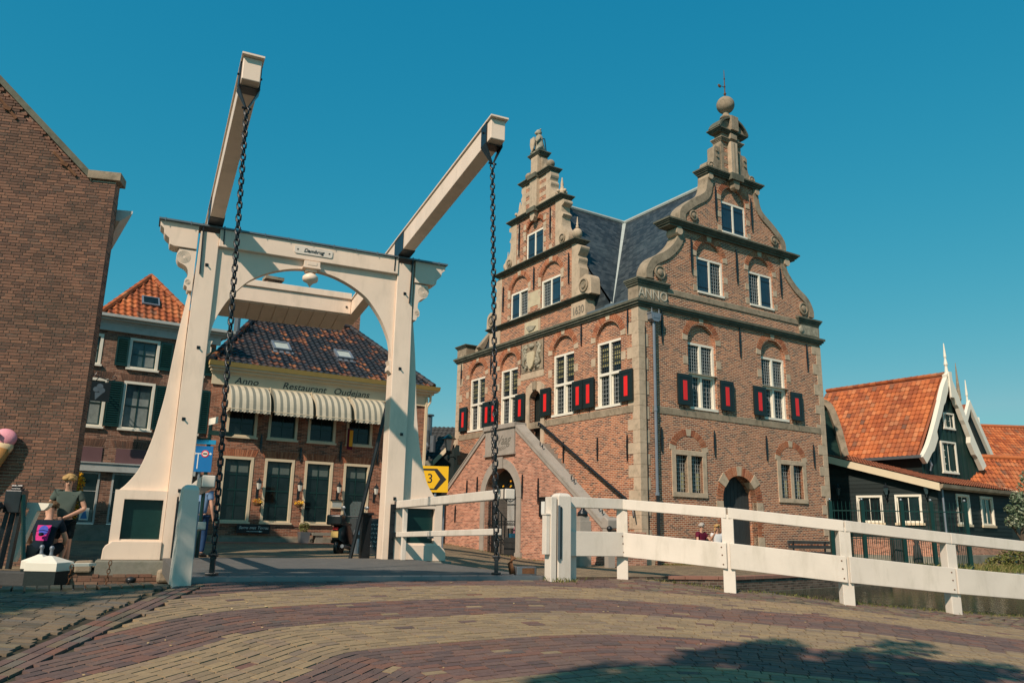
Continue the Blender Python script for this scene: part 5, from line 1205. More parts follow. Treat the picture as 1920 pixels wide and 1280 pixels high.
for i,(s_,lb) in enumerate(((-1.72,'small black coach lamp between the two left ground-floor restaurant windows'),(-.18,'small black coach lamp between the second and third ground-floor restaurant windows'),(1.36,'small black coach lamp above the menu case'),(2.90,'small black coach lamp beside the restaurant door'))):
    px=rloc[0]+s_*math.cos(rrz)+.22*math.sin(rrz); py=rloc[1]+s_*math.sin(rrz)-.22*math.cos(rrz)
    if i==0:
        lp=thing('coach_lamp',lb,'wall lamp',(px,py,2.28),rrz,'coach lamps on the restaurant front')
        mb=MB(); mb.lathe([(.05,.0),(.10,.26),(.13,.27),(.03,.38),(.01,.45)],0,0,6); mb.build('hood','iron',lp); mb=MB(); mb.lathe([(.055,.02),(.095,.24)],0,0,6); 
        mb.v=[(x*1.05,y*1.05,z) for x,y,z in mb.v]; mb.build('lamp_glass','lampglass',lp); mb=MB(); mb.tube([(0,0,0),(0,.05,-.12),(0,.2,-.15),(0,.22,.0)],.016,6); mb.box(-.04,.04,.2,.22,-.3,.1); mb.build('bracket','iron',lp)
    else: l2_=copy_tree(lp); l2_.location=(px,py,2.28); l2_['label']=lb
for s_,lb in ((-1.72,'hanging basket of orange flowers below the left coach lamp'),(-.18,'hanging basket of orange flowers below the second coach lamp')):
    px=rloc[0]+s_*math.cos(rrz)+.25*math.sin(rrz); py=rloc[1]+s_*math.sin(rrz)-.25*math.cos(rrz)
    fb=thing('flower_basket',lb,'flower basket',(px,py,1.80),rrz,'flower baskets on the restaurant front')
    mb=MB(); mb.lathe([(.05,-.12),(.12,-.08),(.15,0)],0,0,10); mb.build('basket','rust',fb); leaves(90,[((0,0,.06),(.20,.16,.09))],.035,rng).build('flowers','flower',fb,uv=False,kind='stuff'); leaves(60,[((0,0,-.02),(.19,.15,.08))],.03,rng).build('leaves','leaf',fb,uv=False,kind='stuff')
def RL(s,o,z): return (rloc[0]+s*math.cos(rrz)+o*math.sin(rrz),rloc[1]+s*math.sin(rrz)-o*math.cos(rrz),z)
pl=thing('planter','square grey planter with a round box shrub by the restaurant wall','planter',RL(.0,.55,.38),rrz)
MB().loft([[(-a,-a,z),(a,-a,z),(a,a,z),(-a,a,z)] for z,a in ((0,.15),(.42,.19),(.42,.17))]).build('pot','steel',pl); leaves(420,[((0,0,.58),(.21,.21,.20))],.03,rng).build('shrub','grass',pl,uv=False,kind='stuff')
bn=thing('stone_bench','pale stone slab bench on block legs in front of the restaurant','bench',RL(1.0,.55,.38),rrz)
MB().box(-.75,.95,-.2,.2,.30,.40).build('seat','concrete',bn); 
for x in (-.6,.45): MB().box(x,x+.28,-.16,.16,0,.299).build('leg','concrete',bn)
bnr=thing('banner','small red and yellow hanging banner beside the fourth upper restaurant window','banner',rloc,rrz)
MB(TL).box(1.52,1.75,.30,.315,3.98,4.78).build('red_cloth','maroon',bnr); MB(TL).box(1.60,1.74,.316,.322,4.1,4.74).build('orange_print','flower',bnr); mb=MB(TL); mb.tube([(1.5,.0,4.82),(1.62,.34,4.80)],.012,5); mb.build('rod','iron',bnr)
for c,w_ in LWs: MB(TL).box(c-w_/2+.16,c+w_/2-.16,-.1095,-.1085,2.90,3.32).build('window_blind',plain('grey_blind',(.10,.13,.12),.7,.1,4,.2),re)
# red pavement strip and dark lane
mb=MB(); n=12
for i in range(n):
    s0,s1=-6+i*1.2,-4.8+i*1.2
    q=[RL(s0,.1,0),RL(s1,.1,0),RL(s1,2.2,0),RL(s0,2.2,0)]; mb.add([(x,y,zfar(x,y)+.008) for x,y,_ in q],[(0,1,2,3)])
tag(mb.build('red_pavement','redpave'),kind='structure')
# ================================================================ BROWN HOUSE WITH GREEN SHUTTERS
MO=(-10.547,29.5); mloc,mrz=frame(MO,33)
mh=thing('shuttered_house','brown brick house with dark green louvred shutters and white cornice','house',mloc,mrz)
cols=[-4.59,-3.06,-1.48]; holes=[[(c-.51,4.17),(c+.51,4.17),(c+.51,5.83),(c-.51,5.83)] for c in cols]+[[(c-.5,6.3),(c+.5,6.3),(c+.5,7.38),(c-.5,7.38)] for c in cols[1:]+[-4.9]]
holes+= [[(-5.6,.93),(-3.92,.93),(-3.92,2.64),(-5.6,2.64)],[(-3.55,.93),(-1.0,.93),(-1.0,2.64),(-3.55,2.64)]]
MB(TL).wall([(-9,.0),(-.62,.0),(-.62,7.6),(-9,7.6)],holes,0,-.14).build('front_wall','midbrick',mh); MB(TL).box(-.621,-.6,-9,-.14,.0,7.6).build('side_wall','midbrick',mh)
MB(TL).box(-9.1,-.5,.001,.10,7.52,7.80).build('frieze_board','greygutter',mh)
mb=MB(TL)
for z0,z1,p in ((7.801,7.88,.14),(7.8805,7.96,.28),(7.9605,8.06,.42)): mb.box(-9.1,-.5+p,-.5,p,z0,z1)
mb.build('cornice_gutter','greygutter',mh)
for i,c in enumerate(cols): 
    f=sash(TL,c,1.02,4.17,5.83,mh,2,2,'trim',.09,'green',glass='glassblue')
    MB(TL).box(c-.38,c+.36,-.1095,-.1085,4.28,5.25).build('net_curtain','net',f) 
for c in cols[1:]+[-4.9]:
    f=sash(TL,c,1.0,6.30,7.38,mh,2,2,'trim',.09,'green',glass='glassblue'); MB(TL).box(c+.08,c+.36,-.1095,-.1085,6.42,6.9).build('net_curtain','net',f)
def louvre(T,x0,x1,z0,z1,par):
    mb=MB(T); e=.05; mb.box(x0,x0+e,.03,.07,z0,z1); mb.box(x1-e,x1,.03,.07,z0,z1); mb.box(x0+e,x1-e,.03,.07,z1-.08,z1); mb.box(x0+e,x1-e,.03,.07,z0,z0+.08); mb.box(x0+e,x1-e,.028,.032,z0,z1)
    s_=mb.build('shutter','green',par); mb=MB(T); n=int((z1-z0-.16)/.075)
    for k in range(n): z=z0+.09+k*(z1-z0-.17)/n; mb.loft([[(x,.035,z+.05),(x,.068,z),(x,.072,z+.006),(x,.039,z+.056)] for x in (x0+e,x1-e)])
    mb.build('louvres','green',s_,kind='stuff')
for x0,x1,z0,z1 in ((-4.06,-3.59,4.2,5.78),(-2.53,-2.06,4.2,5.78),(-.96,-.66,4.2,5.78),(-3.97,-3.57,6.33,7.36),(-2.54,-2.12,6.33,7.36),(-.97,-.66,6.33,7.36)): louvre(TL,x0,x1,z0,z1,mh)
for c in cols+[-5.2]:
    for zz in (5.84,3.5):
        mb=MB(TL)
        for k in range(17): x=c-.6+k*1.2/17; sl_=(k-8)*.01; mb.prism([(x+.006,zz),(x+.062,zz),(x+.062+sl_,zz+.24),(x+.006+sl_,zz+.24)],.008,-.02)
        mb.build('flat_arch_bricks','leftbrick',mh,kind='stuff')
MB(TL).box(-6.0,-.9,.001,.16,2.66,2.95).build('shop_beam','greygutter',mh); MB(TL).box(-6.0,-.9,.16,.2,2.92,2.96).build('beam_cap','greygutter',mh)
for x0,x1 in ((-5.6,-3.96),(-3.54,-1.0)): MB(TL).box(x0,x1,.001,.03,2.97,3.47).build('mauve_panel','mauve',mh)
for x0,x1 in ((-5.6,-3.92),(-3.55,-1.0)):
    mb=MB(TL); mb.box(x0,x1,-.12,.02,.94,1.0); mb.box(x0,x1,-.12,.02,2.58,2.64); mb.box(x0,x0+.06,-.12,.02,1.0005,2.5795); mb.box(x1-.06,x1,-.12,.02,1.0005,2.5795); mb.box(x0+.06,x1-.06,-.11,-.09,2.0,2.02)
    f=mb.build('shop_window','greygutter',mh); MB(TL).box(x0+.05,x1-.05,-.13,-.11,.99,2.6).build('glass','glass',f); MB(TL).box(x0+.9,x1-.08,-.105,-.10,1.0,1.4).build('frosted_strip','glassblue',f)
MB(TL).box(-5.6,-3.2,.001,.05,.15,.92).build('stone_base','concrete',mh); MB(TL).box(-3.15,-1.0,.001,.05,.15,.92).build('stone_base','concrete',mh)
ps=MB(TL).box(-4.38,-4.10,-.095,-.09,1.05,1.45).build('poster','paper',mh); MB(TL).prism([(-4.34,1.1),(-4.14,1.1),(-4.2,1.35),(-4.28,1.3)],-.089,-.085).build('poster_print','blue',ps)
# orange roofed dormer
ap=(-2.72,3.3,10.62); mb=MB(); B=[(-4.75,1.0,8.05),(-.72,1.0,8.05),(-.72,6,8.05),(-4.75,6,8.05)]; mb.add(B+[ap,(ap[0],5.0,10.62)],[(0,1,4),(1,2,5,4),(3,0,4,5),(2,3,5)]); mb.build('roof','tileshed',mh)
Vv=Vector((0,ap[1]-1.0,ap[2]-8.05)); sL=Vv.length
tiles(mh,(-4.75,.97,8.07),(1,0,0),Vv,17,13,.24,.27,'tilered',lambda x,y:(2.02*y/sL+.02<x<4.03-2.02*y/sL) and not(1.62<x<2.28 and 1.35<y<1.85))
ridge_tiles(mh,(-4.75,.97,8.14),(ap[0],ap[1]-.03,ap[2]+.06),'tilered',.12,.34,'hip_tile'); ridge_tiles(mh,(-.72,.97,8.14),(ap[0],ap[1]-.03,ap[2]+.06),'tilered',.12,.34,'hip_tile')
mb=MB(lambda a,b,c:(-4.75+a,.97+b*Vv.y/sL-c*Vv.z/sL,8.07+b*Vv.z/sL+c*Vv.y/sL)); mb.box(1.64,2.27,1.34,1.86,.05,.13); sk=mb.build('roof_light','zinc',mh); mb.v=[];mb.f=[]; mb.box(1.70,2.21,1.40,1.80,.131,.14); mb.build('pane','glass',sk)
# hanging sign with an ice cream
hs=thing('hanging_sign','dark hanging sign with pale ice cream cone on curly iron bracket','sign',mloc,mrz)
TH1=lambda s,o,z:(s,-o-.95,z)
MB(TH1).box(-4.86,-4.08,-.02,.02,4.90,5.55).build('panel','black',hs)
mb=MB(TH1); mb.prism([(-4.53,5.18),(-4.28,5.20),(-4.50,4.93)],.025,.021); mb.build('cone_emblem','steel',hs)
for a,b in ((-4.50,5.29),(-4.33,5.27),(-4.40,5.40)): MB(TH1).prism([(a+.10*math.cos(t),b+.09*math.sin(t)) for t in [i*pi/6 for i in range(12)]],.024,.021).build('scoop_emblem','steel',hs)
mb=MB(TH1); mb.tube([(-4.9,-.9,5.95),(-4.8,0,5.85),(-4.5,0,5.72),(-4.1,0,5.62),(-3.98,0,5.66),(-3.93,0,5.74),(-4.0,0,5.80),(-4.06,0,5.74)],.018,6); mb.tube([(-4.6,0,5.75),(-4.55,0,5.85),(-4.42,0,5.84),(-4.4,0,5.74)],.014,6); mb.tube([(-4.8,0,5.85),(-4.78,0,5.55)],.012,5); mb.tube([(-4.2,0,5.64),(-4.2,0,5.55)],.012,5); mb.tube([(-4.47,-.92,5.7),(-4.47,0,5.7)],.016,5); mb.build('bracket','iron',hs)
ln=thing('yellow_bush','narrow shrub with yellow blossom behind the gable corner','shrub',(mloc[0]-4.62*math.cos(mrz)+.5*math.sin(mrz),mloc[1]-4.62*math.sin(mrz)-.5*math.cos(mrz),.3),0)
leaves(420,[((0,0,1.25),(.16,.16,.9)),((.05,0,1.9),(.18,.16,.4))],.05,rng).build('blossom','flower',ln,uv=False,kind='stuff'); leaves(300,[((0,0,1.1),(.14,.14,.8))],.05,rng).build('leaves','leaf',ln,uv=False,kind='stuff'); mb=MB(); mb.tube([(0,0,0),(0,0,1.5)],.03,6); mb.build('stem','bark',ln)
# ================================================================ LEFT BRICK GABLE
LO=(-9.308,18.0); lloc,lrz=frame(LO,12); kz=1.161; Zk=lambda z:1+(z-1)*kz
lb_=thing('brick_gable_building','large brown brick building with raking stone coped gable at the left edge','building',lloc,lrz)
e0=-.35*1.0; top=Zk(7.9); out_=[(-9.2,-.3),(e0,-.3),(e0,top),(-.90,top),(-4.8,top+3.78),(-9.2,top-.2)]
MB(TL).prism([(-9.2,-.3),(e0-.012,-.3),(e0-.012,top-.02),(-1.12,top-.02),(-4.8,top+3.42),(-9.2,top-.5)],-.008,-.03).build('mortar_bed','mortar',lb_); MB(TL).prism([(x if x!=e0 else x-.006,z) for x,z in out_],-.031,-.35).build('gable_wall','midbrick',lb_)
sd=(math.cos(rad(109)),math.sin(rad(109))); mb=MB()
mb.add([(e0,.35,-.3),(e0+sd[0]*3,.35+sd[1]*3,-.3),(e0+sd[0]*3,.35+sd[1]*3,top-.4),(e0,.35,top-.4)],[(0,1,2,3)]); mb.build('side_wall','midbrick',lb_)
mb=MB(); mb.add([(e0,.35,top-.4),(e0+sd[0]*3,.35+sd[1]*3,top-.4),(-5.4+sd[0]*2,.35+sd[1]*2,top+3.2),(-4.8,.35,top+3.6),(-9.2,.35,top-.4),(-9.2+sd[0]*3,.35+sd[1]*3,top-.4)],[(0,1,2,3),(3,2,5,4),(1,5,2)]); mb.build('roof','tileshed',lb_)
bm_=[]; ch=.0715; bl=.235
for r in range(int((top+3.6)/ch)):
    z=-.05+r*ch; s=e0; first=True
    while s>-4.6:
        L=bl if rnd.random()<.72 else bl*.5
        if first: L=bl*(.75 if r%2 else .5); first=False
        a,b=s-L,s
        lim=-.90-(z+.05-top)*1.03 if z+ch>top else e0
        if b<=lim+.001 and b-a>.05:
            bm_.append(Matrix.Translation(((a+b)/2,.012-rnd.uniform(.0,.006),z+ch/2))@Matrix.Diagonal((b-a-.014,.045,ch-.016,1)))
        s-=L
UBf=([(-.5,.5,-.5),(.5,.5,-.5),(.5,.5,.5),(-.5,.5,.5),(-.5,-.5,-.5),(.5,-.5,-.5),(.5,-.5,.5),(-.5,-.5,.5)],[(4,5,6,7),(0,4,7,3),(1,2,6,5),(3,7,6,2),(0,1,5,4)])
pieces('brick',UBf,bm_,'leftbrick',lb_,300,key=lambda m:(m[0][3]+2.0)**2*1.0+(m[2][3]-1.9)**2,rest='gable_bricks')
mb=MB(TL); d0=(-.90,top); d1=(-4.8,top+3.78); mb.loft([[(d0[0],.07,d0[1]-.05),(d0[0],.07,d0[1]+.14),(d0[0],-.40,d0[1]+.14),(d0[0],-.40,d0[1]-.05)],[(d1[0],.07,d1[1]-.05),(d1[0],.07,d1[1]+.14),(d1[0],-.40,d1[1]+.14),(d1[0],-.40,d1[1]-.05)]]); mb.build('raking_coping','cornice',lb_)
MB(TL).box(-.98,-.25,-.42,.09,top+.002,top+.20).build('kneeler_stone','stone2',lb_)
mb=MB(); g0=(e0,.36); gv=(math.cos(rad(112)),math.sin(rad(112)))
mb.loft([[(e0-.2+gv[0]*t,.36+gv[1]*t,z1),(e0+.10+gv[0]*t,.36+gv[1]*t,z1),(e0+.36+gv[0]*t,.36+gv[1]*t,z1+.22),(e0+.36+gv[0]*t,.36+gv[1]*t,z1+.28),(e0-.2+gv[0]*t,.36+gv[1]*t,z1+.28)] for t,z1 in ((0,Zk(7.16)),(3.2,Zk(7.16)))]); mb.build('box_gutter','greygutter',lb_)
for (a,b),(c,d) in (((-2.74,9.47),(-2.35,9.04)),((-1.56,8.40),(-1.07,7.92))):
    mb=MB(TL); mb.bar((a*kz,.05,Zk(b)),(c*kz,.05,Zk(d)),.03,.06); mb.bar(((a+c)/2*kz-.08,.06,Zk((b+d)/2)+.02),((a+c)/2*kz+.08,.06,Zk((b+d)/2)-.04),.05,.09); mb.build('wall_anchor','rust',lb_)
ic=thing('ice_cream_sign','giant ice cream cone with pink and vanilla scoops hung on the brick gable','sign',lloc,lrz)
X=lambda s,z:(s*kz,-.20,Zk(z))
mb=MB(); a=Vector(X(-1.57,2.32));b=Vector(X(-1.80,1.40)); mb.tube([a,a+(b-a)*.5,b],[.22,.12,.03],14); mb.build('wafer_cone','cone',ic,smooth=True)
mb=MB(); mb.ball(X(-1.56,2.33),.24,16,10,(1,.6,.8)); mb.build('vanilla_scoop','icecream',ic,smooth=True); mb=MB(); mb.ball(X(-1.53,2.49),.25,16,10,(1,.6,.85)); mb.build('pink_scoop','icepink',ic,smooth=True)
mb=MB(); mb.tube([X(-1.75,2.60),(X(-1.58,2.55)[0],-.45,X(0,2.55)[2])],.05,7); mb.build('wafer_stick','cone',ic)
# ================================================================ RIGHT BANK HOUSES
def WV(o,az): return Vector((o[0],o[1],0)),Vector((math.cos(rad(az)),math.sin(rad(az)),0))
# tarred shed with lean-to roof
SO=(18.534,35.0); sloc,_=frame(SO,0)
sh=thing('tarred_shed','low black green boarded shed with four white windows and lean-to tile roof','shed',sloc,0)
d1=Vector((math.cos(rad(140)),math.sin(rad(140)),0)); d2=Vector((math.cos(rad(38)),math.sin(rad(38)),0)); n1=Vector((-d1.y,d1.x,0)); n2=Vector((d2.y,-d2.x,0))
TA1=lambda s,o,z:tuple(d1*s+n1*o+Vector((0,0,z))); TA2=lambda s,o,z:tuple(d2*s+n2*o+Vector((0,0,z)))
zt=lambda s:3.30+.29*s
fw=[(2.24,3.36,1.70,2.90),(.62,1.72,1.70,2.92)]; sw=[(1.70,3.02,1.70,3.02),(4.18,5.52,1.70,3.02)]
def boards(T,L,ztop,z0,wins,par,bh=.18):
    k=0; z=z0
    while z<max(ztop(0),ztop(L)):
        s1=L
        if z+bh>ztop(0) : 
            s0=max(0,(z+bh-3.30)/.29) if ztop(L)>ztop(0) else L
        else: s0=0
        segs=[(s0,L)]
        for a,b,c,d in wins:
            if c-.02<z+bh*.5<d+.02: segs=[q for s in segs for q in ((s[0],min(s[1],a)),(max(s[0],b),s[1])) if q[1]-q[0]>.02]
        for a,b in segs: MB(T).loft([[(s,.03,z),(s,.012,z+bh),(s,-.02,z+bh),(s,-.02,z)] for s in (a,b)]).build('board','boardblack',par,uv=False)
        z+=bh
boards(TA1,6.5,zt,1.06,fw,sh); boards(TA2,7.46,lambda s:3.32,1.06,sw,sh)
MB(TA1).prism([(0,.0),(6.5,.0),(6.5,zt(6.5)),(0,zt(0))],-.03,-.2).build('end_wall','darkgreen',sh); MB(TA2).box(0,7.46,-.2,-.03,.0,3.3).build('side_wall','darkgreen',sh)
MB(TA1).box(-.0,6.5,-.05,.05,.30,1.05).build('brick_base','stairbrick',sh); MB(TA2).box(.0,7.46,-.05,.05,.38,1.05).build('brick_base','stairbrick',sh); MB(TA2).box(-.02,7.5,-.05,.08,-.1,.378).build('concrete_foot','concrete',sh); MB(TA1).box(-.02,6.5,-.05,.08,-.1,.298).build('concrete_foot','concrete',sh)
for T,ws in ((TA1,fw),(TA2,sw)):
    for a,b,c,d in ws:
        f=sash(T,(a+b)/2,b-a,c,d,sh,2,1,'trim',.09,'trim',o=.01,dep=.05,sill=False); MB(T).box(a-.06,b+.06,.0,.10,c-.10,c-.002).build('sill','yellowtrim',f)
# lean-to roof
ZA=(0,3.40); top_=6.2
r0=-d1*.30-d2*.35; P00=r0+Vector((0,0,3.36)); V=(d1+Vector((0,0,.29))).normalized()
mb=MB(); c=[(-.3,-.35),(-.3,7.85),(6.6,7.85),(6.6,-.35)]; mb.add([tuple(d1*a+d2*b+Vector((0,0,3.34+.29*a))) for a,b in c]+[tuple(d1*a+d2*b+Vector((0,0,3.24+.29*a))) for a,b in c],[(0,1,2,3),(4,5,6,7),(0,1,5,4),(1,2,6,5),(2,3,7,6),(3,0,4,7)]); mb.build('roof','tileshed',sh)
Pe=-d1*.3-d2*.33+Vector((0,0,3.36)); U=d2; Nn=U.cross(V); 
ms=[]
for r in range(24):
    for c_ in range(33):
        p=Pe+U*(c_*.245)+V*(r*.27)+(Nn if Nn.z>0 else -Nn)*.03; Z=Nn if Nn.z>0 else -Nn
        ms.append(Matrix(((U.x,V.x,Z.x,p.x),(U.y,V.y,Z.y,p.y),(U.z,V.z,Z.z,p.z),(0,0,0,1))))
pieces('roof_tile',tilemesh(.245,.27),ms,'tileshed',sh,300,rest='more_roof_tiles')
MB().loft([[tuple(d1*a-d2*(.36)+Vector((0,0,3.14+.29*a))),tuple(d1*a-d2*(.36)+Vector((0,0,3.46+.29*a))),tuple(d1*a-d2*(.42)+Vector((0,0,3.46+.29*a))),tuple(d1*a-d2*(.42)+Vector((0,0,3.14+.29*a)))] for a in (-.3,6.2)]).build('barge_board','yellowtrim',sh)
MB().loft([[tuple(d1*a+d2*7.86+Vector((0,0,3.36+.29*a))),tuple(d1*a+d2*7.86+Vector((0,0,3.52+.29*a))),tuple(d1*a+d2*7.95+Vector((0,0,3.52+.29*a))),tuple(d1*a+d2*7.95+Vector((0,0,3.36+.29*a)))] for a in (-.3,6.4)]).build('verge_board','yellowtrim',sh)
MB().loft([[tuple(d1*-.31+d2*s+Vector((0,0,3.12))),tuple(d1*-.31+d2*s+Vector((0,0,3.32))),tuple(d1*-.45+d2*s+Vector((0,0,3.34))),tuple(d1*-.42+d2*s+Vector((0,0,3.2)))] for s in (-.4,8.0)]).build('eave_gutter','stone2',sh)
mb=MB(); mb.tube([tuple(d2*.12+n2*.12-d1*.05+Vector((0,0,z))) for z in (3.15,.3)],.045,8); mb.build('downpipe','zinc',sh)
# carriage lamps
for s_,z_,lb in ((4.08,3.02,'black carriage lamp on the shed, left of its first window'),(2.0,3.02,'black carriage lamp on the shed, between its two front windows'),(.36,3.02,'black carriage lamp on the shed, right of its second window')):
    p=Vector((*SO,0))+d1*s_+n1*.25
    if 'first' in lb:
        lp2=thing('carriage_lamp',lb,'wall lamp',(p.x,p.y,z_-.1),0,'carriage lamps on the shed')
        mb=MB(); mb.lathe([(.13,.30),(.15,.31),(.04,.42),(.01,.52)],0,0,6); mb.build('hood','iron',lp2); mb=MB(); mb.lathe([(.055,.0),(.12,.30)],0,0,6); mb.build('lamp_glass','glassblue',lp2); mb=MB(); mb.tube([(0,0,0),(.0,0,-.15),tuple(-n1*.2+Vector((0,0,-.25))),tuple(-n1*.24+Vector((0,0,-.1)))],.02,6); mb.build('bracket','iron',lp2)
    else: q=copy_tree(lp2); q.location=(p.x,p.y,z_-.1); q['label']=lb
# gable house
GO=(19.478,38.0); gdx=Vector((math.cos(rad(32)),math.sin(rad(32)),0)); gdn=Vector((gdx.y,-gdx.x,0)); gdb=Vector((math.cos(rad(125)),math.sin(rad(125)),0))
TG=lambda s,o,z:tuple(gdx*s+gdn*o+Vector((0,0,z)))
gh=thing('green_gable_house','dark green wooden gable house with white scrolled barge boards and orange tile roof','house',(GO[0],GO[1],0),0)
apx=(2.62,8.75); fL,fR=(0.2,4.8),(5.05,4.75)
kz_=7; zz=0
for k in range(26):
    x0=.1+k*.19; x1=x0+.185
    zt_=lambda x:(4.8+(x-.2)*(apx[1]-4.8)/(apx[0]-.2) if x<apx[0] else 4.75+(5.05-x)*(apx[1]-4.75)/(5.05-apx[0]))
    a,b=max(3.0,min(zt_(x0),8.6)),max(3.0,min(zt_(x1),8.6)); MB(TG).prism([(x0,1.5),(x1,1.5),(x1,b),(x0,a)],.02 if k%2 else .0,-.03).build('board','boardgreen',gh,uv=False)
MB(TG).prism([(.1,0),(5.05,0),(5.05,4.75),apx,(.1,4.8)],-.04,-.2).build('gable_wall','darkgreen',gh)
def barge(T,pts,w_,sg,par,o0=.10,o1=.32): 
    P=np.array(cat_rom(pts,5)); d=np.gradient(P,axis=0); d/=np.linalg.norm(d,axis=1)[:,None]; n_=np.stack([d[:,1],-d[:,0]],1)*sg
    q=P+n_*np.array(w_)[np.clip((np.linspace(0,1,len(P))*(len(w_)-1)).astype(int),0,len(w_)-1)][:,None]; MB(T).prism([tuple(p) for p in P]+[tuple(p) for p in q[::-1]],o1,o0).build('barge_board','trim',par,recalc=True)
barge(TG,[(-.28,4.78),(.35,5.45),(1.0,6.45),(1.55,7.4),(2.1,8.4),(2.72,9.2)],[.42,.50,.30,.34,.42,.36,.3],1,gh); barge(TG,[(5.25,4.68),(4.75,5.45),(4.2,6.4),(3.7,7.4),(3.25,8.3),(2.72,9.2)],[.42,.50,.30,.34,.42,.36,.3],-1,gh)
mb=MB(TG); mb.box(2.58,2.82,.33,.40,7.9,9.2); mb.lathe([],0,0) if False else None
mb.tube([(2.72,.2,9.1),(2.72,.2,9.5),(2.72,.2,9.6),(2.72,.2,9.9),(2.72,.2,10.0),(2.72,.2,10.7)],[.10,.06,.10,.045,.07,.02],8); mb.build('finial','trim',gh)
f=sash(TG,2.72,.95,6.40,7.16,gh,4,2,'trim',.07,'trim',o=.02,dep=.04); f=sash(TG,2.45,1.30,4.22,5.72,gh,2,1,'trim',.08,'trim',o=.02,dep=.04); lattice(TG,1.9,2.4,4.3,5.6,-.0,3,4,f,'trim',.02)
RL_=6.6; roofv=gdx*2.82+Vector((0,0,9.05-4.86)); mb=MB()
pe=gdx*(-.2)+gdn*.12+Vector((0,0,4.86)); mb.add([tuple(pe),tuple(pe+gdb*RL_),tuple(pe+gdb*RL_+roofv),tuple(pe+roofv)],[(0,1,2,3)]); pr=gdx*5.2+gdn*.12+Vector((0,0,4.75)); mb.add([tuple(pr),tuple(pr+gdb*RL_),tuple(pe+gdb*RL_+roofv),tuple(pe+roofv)],[(0,1,2,3)]); mb.build('roof','tileshed',gh)
U=-gdb; Vr=roofv.normalized(); Z=U.cross(Vr); Z=Z if Z.z>0 else -Z; slr=roofv.length
# keep U perpendicular to the slope direction for straight tile columns
ms=[]; P_=pe+gdb*RL_
nc=int(RL_/.24); nr_=int(slr/.285)
for r in range(nr_):
    for c_ in range(nc):
        p=P_+U*(c_*.24)+Vr*(r*.285)+Z*.03; ms.append(Matrix(((U.x,Vr.x,Z.x,p.x),(U.y,Vr.y,Z.y,p.y),(U.z,Vr.z,Z.z,p.z),(0,0,0,1))))
pieces('roof_tile',tilemesh(.24,.285),ms,'tilered',gh,300,rest='more_roof_tiles')
for k in range(20): a=pe+roofv+gdb*(RL_*k/20)+Vector((0,0,.06)); b=pe+roofv+gdb*(RL_*(k+1.1)/20)+Vector((0,0,.06)); MB().tube([a,b],[.12,.10],8).build('ridge_tile','tilered',gh,uv=False)
MB().loft([[tuple(pe+gdb*t-gdx*q+Vector((0,0,z))) for q,z in ((.0,-.12),(.14,-.12),(.16,.02),(.0,.02))] for t in (-.1,RL_)]).build('gutter','lead',gh); mb=MB(TG); mb.tube([(.5,.15,4.7),(.6,.2,4.45),(.6,.1,4.2)],.05,7); mb.build('downpipe','zinc',gh)
MB().add([tuple(gdx*.1),tuple(gdx*.1+gdb*RL_),tuple(gdx*.1+gdb*RL_+Vector((0,0,4.85))),tuple(gdx*.1+Vector((0,0,4.85)))],[(0,1,2,3)]).build('side_wall','darkgreen',gh)
# second gable behind
g2o=Vector((25.416,44.0,0))
g2h=thing('rear_gable_house','narrow dark gable with white barge boards and finial behind the green house','house',tuple(g2o),0)
T2=lambda s,o,z:tuple(gdx*s+gdn*o+Vector((0,0,z)))
MB(T2).prism([(-2.6,0),(2.6,0),(2.6,4.2),(0,8.3),(-2.6,4.2)],0,-.2).build('gable_wall','darkgreen',g2h)
for sgn in (-1,1): MB(T2).prism([(sgn*.0,8.6),(sgn*2.75,4.25),(sgn*2.45,4.2),(0,8.1)],.25,.08).build('barge_board','trim',g2h,recalc=True)
mb=MB(T2); mb.tube([(0,.1,8.3),(0,.1,8.8),(0,.1,8.9),(0,.1,9.75)],[.08,.045,.07,.02],8); mb.build('finial','trim',g2h)
mb=MB(); mb.add([tuple(gdx*-2.7+Vector((0,0,4.2))),tuple(gdx*-2.7+gdb*6+Vector((0,0,4.2))),tuple(gdb*6+Vector((0,0,8.4))),(0,0,8.4),tuple(gdx*2.7+Vector((0,0,4.2))),tuple(gdx*2.7+gdb*6+Vector((0,0,4.2)))],[(0,1,2,3),(4,5,2,3)]); mb.build('roof','tileshed',g2h)
sp=thing('church_spire_tip','thin dark spire tip behind the gables','spire',(26.5,46.5,0),0); mb=MB(); mb.tube([(0,0,5),(0,0,9.0),(0,0,9.1),(0,0,11.3)],[.14,.09,.13,.015],8); mb.build('spire','stone2',sp); mb=MB(); mb.tube([(0,0,0),(0,0,5)],[.3,.14],8); mb.build('shaft','darkgreen',sp)
def redroof(name,lb,P,U,V,w_,L,cols,rows,mat,extra=None):
    t_=thing(name,lb,'house',tuple(P),0); U=Vector(U).normalized();Vn=Vector(V).normalized();Z=U.cross(Vn);Z=Z if Z.z>0 else -Z; ms=[]
    for r in range(rows):
        for c_ in range(cols):
            p=U*(c_*w_)+Vn*(r*L)+Z*.03; ms.append(Matrix(((U.x,Vn.x,Z.x,p.x),(U.y,Vn.y,Z.y,p.y),(U.z,Vn.z,Z.z,p.z),(0,0,0,1))))
    joined('roof_tiles',tilemesh(w_,L),ms,mat,t_); a=U*(cols*w_); b=Vn*(rows*L)
    MB().add([(0,0,0),tuple(a),tuple(a+b),tuple(b)],[(0,1,2,3)]).build('roof','tileshed',t_)
    MB().add([(0,0,0),tuple(a),tuple(a+Vector((0,0,-P[2]))),(0,0,-P[2])],[(0,1,2,3)]).build('wall','darkgreen',t_)
    mb=MB(); mb.tube([b+Vector((0,0,.06)),a+b+Vector((0,0,.06))],.14,8); mb.build('ridge','tilered',t_); return t_
